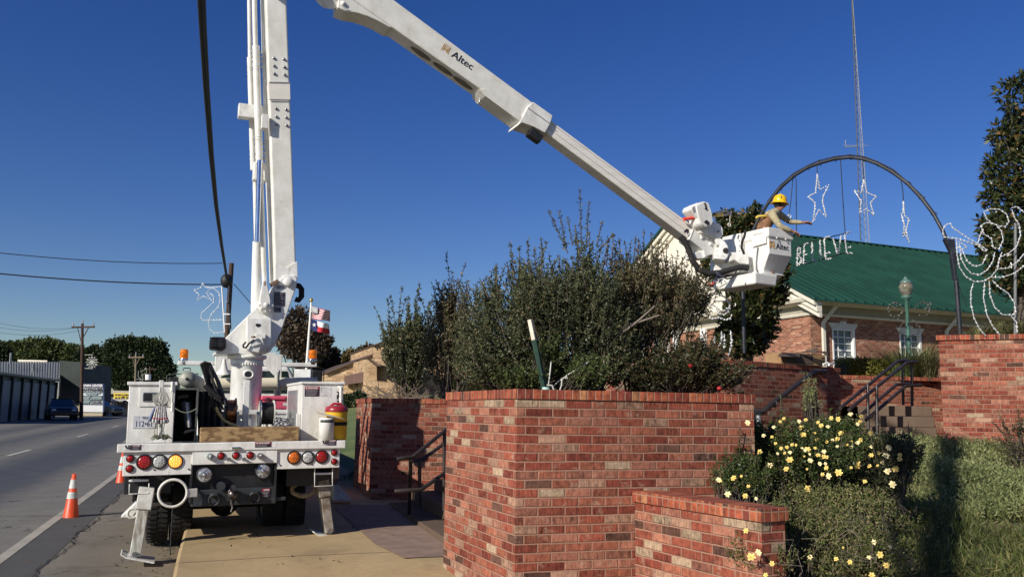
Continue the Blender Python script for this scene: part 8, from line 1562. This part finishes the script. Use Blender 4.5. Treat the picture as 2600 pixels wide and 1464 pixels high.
bgtree('broad olive-green tree mass left, above the storage roofs', 'E', [(60, 860, 0, 90, .9), (150, 840, 0, 80, .9), (250, 830, 3, 90, .9), (360, 820, 0, 80, .9), (450, 850, 2, 80, .9), (540, 880, 0, 90, .9), (300, 900, 0, 150, .5), (100, 930, 0, 130, .5)], 115, 26000, .36, tg2)
bgtree('small dark tree at the far left edge', 'E', [(-20, 840, 0, 60, 1), (20, 870, 0, 60, 1), (-60, 860, 0, 90, 1)], 105, 7000, .34, tg1)
bgtree('dark tree tops between the tall pole and the big round tree', 'E', [(620, 900, 0, 70, 1), (700, 850, 0, 50, .9), (740, 880, 0, 50, 1), (660, 980, 0, 90, 1), (740, 1020, 0, 90, .9), (600, 1030, 0, 80, .8)], 108, 14000, .34, tg1)
bgtree('big rounded dark evergreen tree right of the directory sign', 'E', [(860, 840, 0, 90, .95), (950, 810, 0, 80, .9), (1050, 820, 0, 80, .9), (1140, 830, 0, 80, .9), (1180, 910, 0, 70, .9), (1230, 980, 0, 60, .8), (900, 950, 0, 130, .9), (1040, 950, 0, 140, .9), (820, 1030, 0, 90, .8), (960, 1060, 0, 130, .7), (1150, 1040, 0, 120, .7)], 100, 32000, .34, tg1)
bgtree('half-bare brownish tree behind the flagpole and truck boom', 'B', [(880, 830, 0, 80, 1.1), (800, 900, 0, 80, 1), (940, 960, 0, 110, .9), (1060, 1020, 0, 90, .6), (860, 1060, 0, 130, .8), (1000, 1110, 0, 110, .7), (740, 1010, 0, 60, 1)], 62, 5200, .28, tg3, shell=.2, bare=90)
bgtree('dark tree right of the flagpole, above the cab mirror', 'B', [(1100, 1150, 0, 80, .9), (1150, 1130, 0, 50, .8), (1030, 1180, 0, 80, .9), (1060, 1260, 0, 110, .9), (1150, 1250, 0, 80, .9)], 66, 5000, .32, leaf_mat('tree_dark', [(0, (.012, .012, .008)), (.6, (.035, .032, .02)), (1, (.09, .07, .045))], .7, .1), shell=.3, bare=30)
bgtree('golden autumn tree behind the tan church roof', 'F', [(230, 360, 0, 50, 1), (300, 330, 0, 40, .9), (330, 300, 0, 20, 1), (190, 390, 0, 40, .9), (270, 380, 0, 60, .8)], 75, 4200, .32, tg4)
for i, (x, y, r_) in enumerate(((210, 572, 32), (268, 560, 40))):
    c = W('F', x, y, 34); k = r_ * 34 / FPX / 2.072; gz_ = c.z - k; t = thing('hedge_bush', Vector((c.x, c.y, gz_)), ('left round clipped dark hedge bush by the church porch', 'right round clipped dark hedge bush by the church porch')[i], 'bush', 'clipped bushes by the church'); P, d = lump_pts([((c.x, c.y, c.z), k, .75)], 2200, .85); leaves('foliage', P, .12, tg1, t, .5)
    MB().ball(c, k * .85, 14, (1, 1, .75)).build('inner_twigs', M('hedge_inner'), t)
bgtree('far dark tree behind the green roof and tower', 'S', [(2330, 690, 0, 20, 1)], 90, 300, .4, tg1) if False else None
scene.cycles.max_bounces = 6

# fallen leaves and grit on the pavement
P = []
for i in range(420):
    s_, t_ = random.uniform(SE + .3, 4.4), random.uniform(-3, 9); p = ST(s_, t_)
    if random.random() < .45: s_ = random.choice((.0, -.12)) - abs(random.gauss(0, .12)); p = ST(s_, t_)
    z = (slabz(p.x, p.y) if s_ > .05 else gz(p.x, p.y) + .012) + .004; P.append((p.x, p.y, z))
o = leaves('fallen_leaves', P, .03, leaf_mat('litter', [(0, (.03, .02, .012)), (.6, (.10, .06, .03)), (1, (.22, .14, .07))], .9, 0), None, .6); meta(o, 'small dry fallen leaves and grit along the kerb and sidewalk', 'leaf litter', kind='stuff')
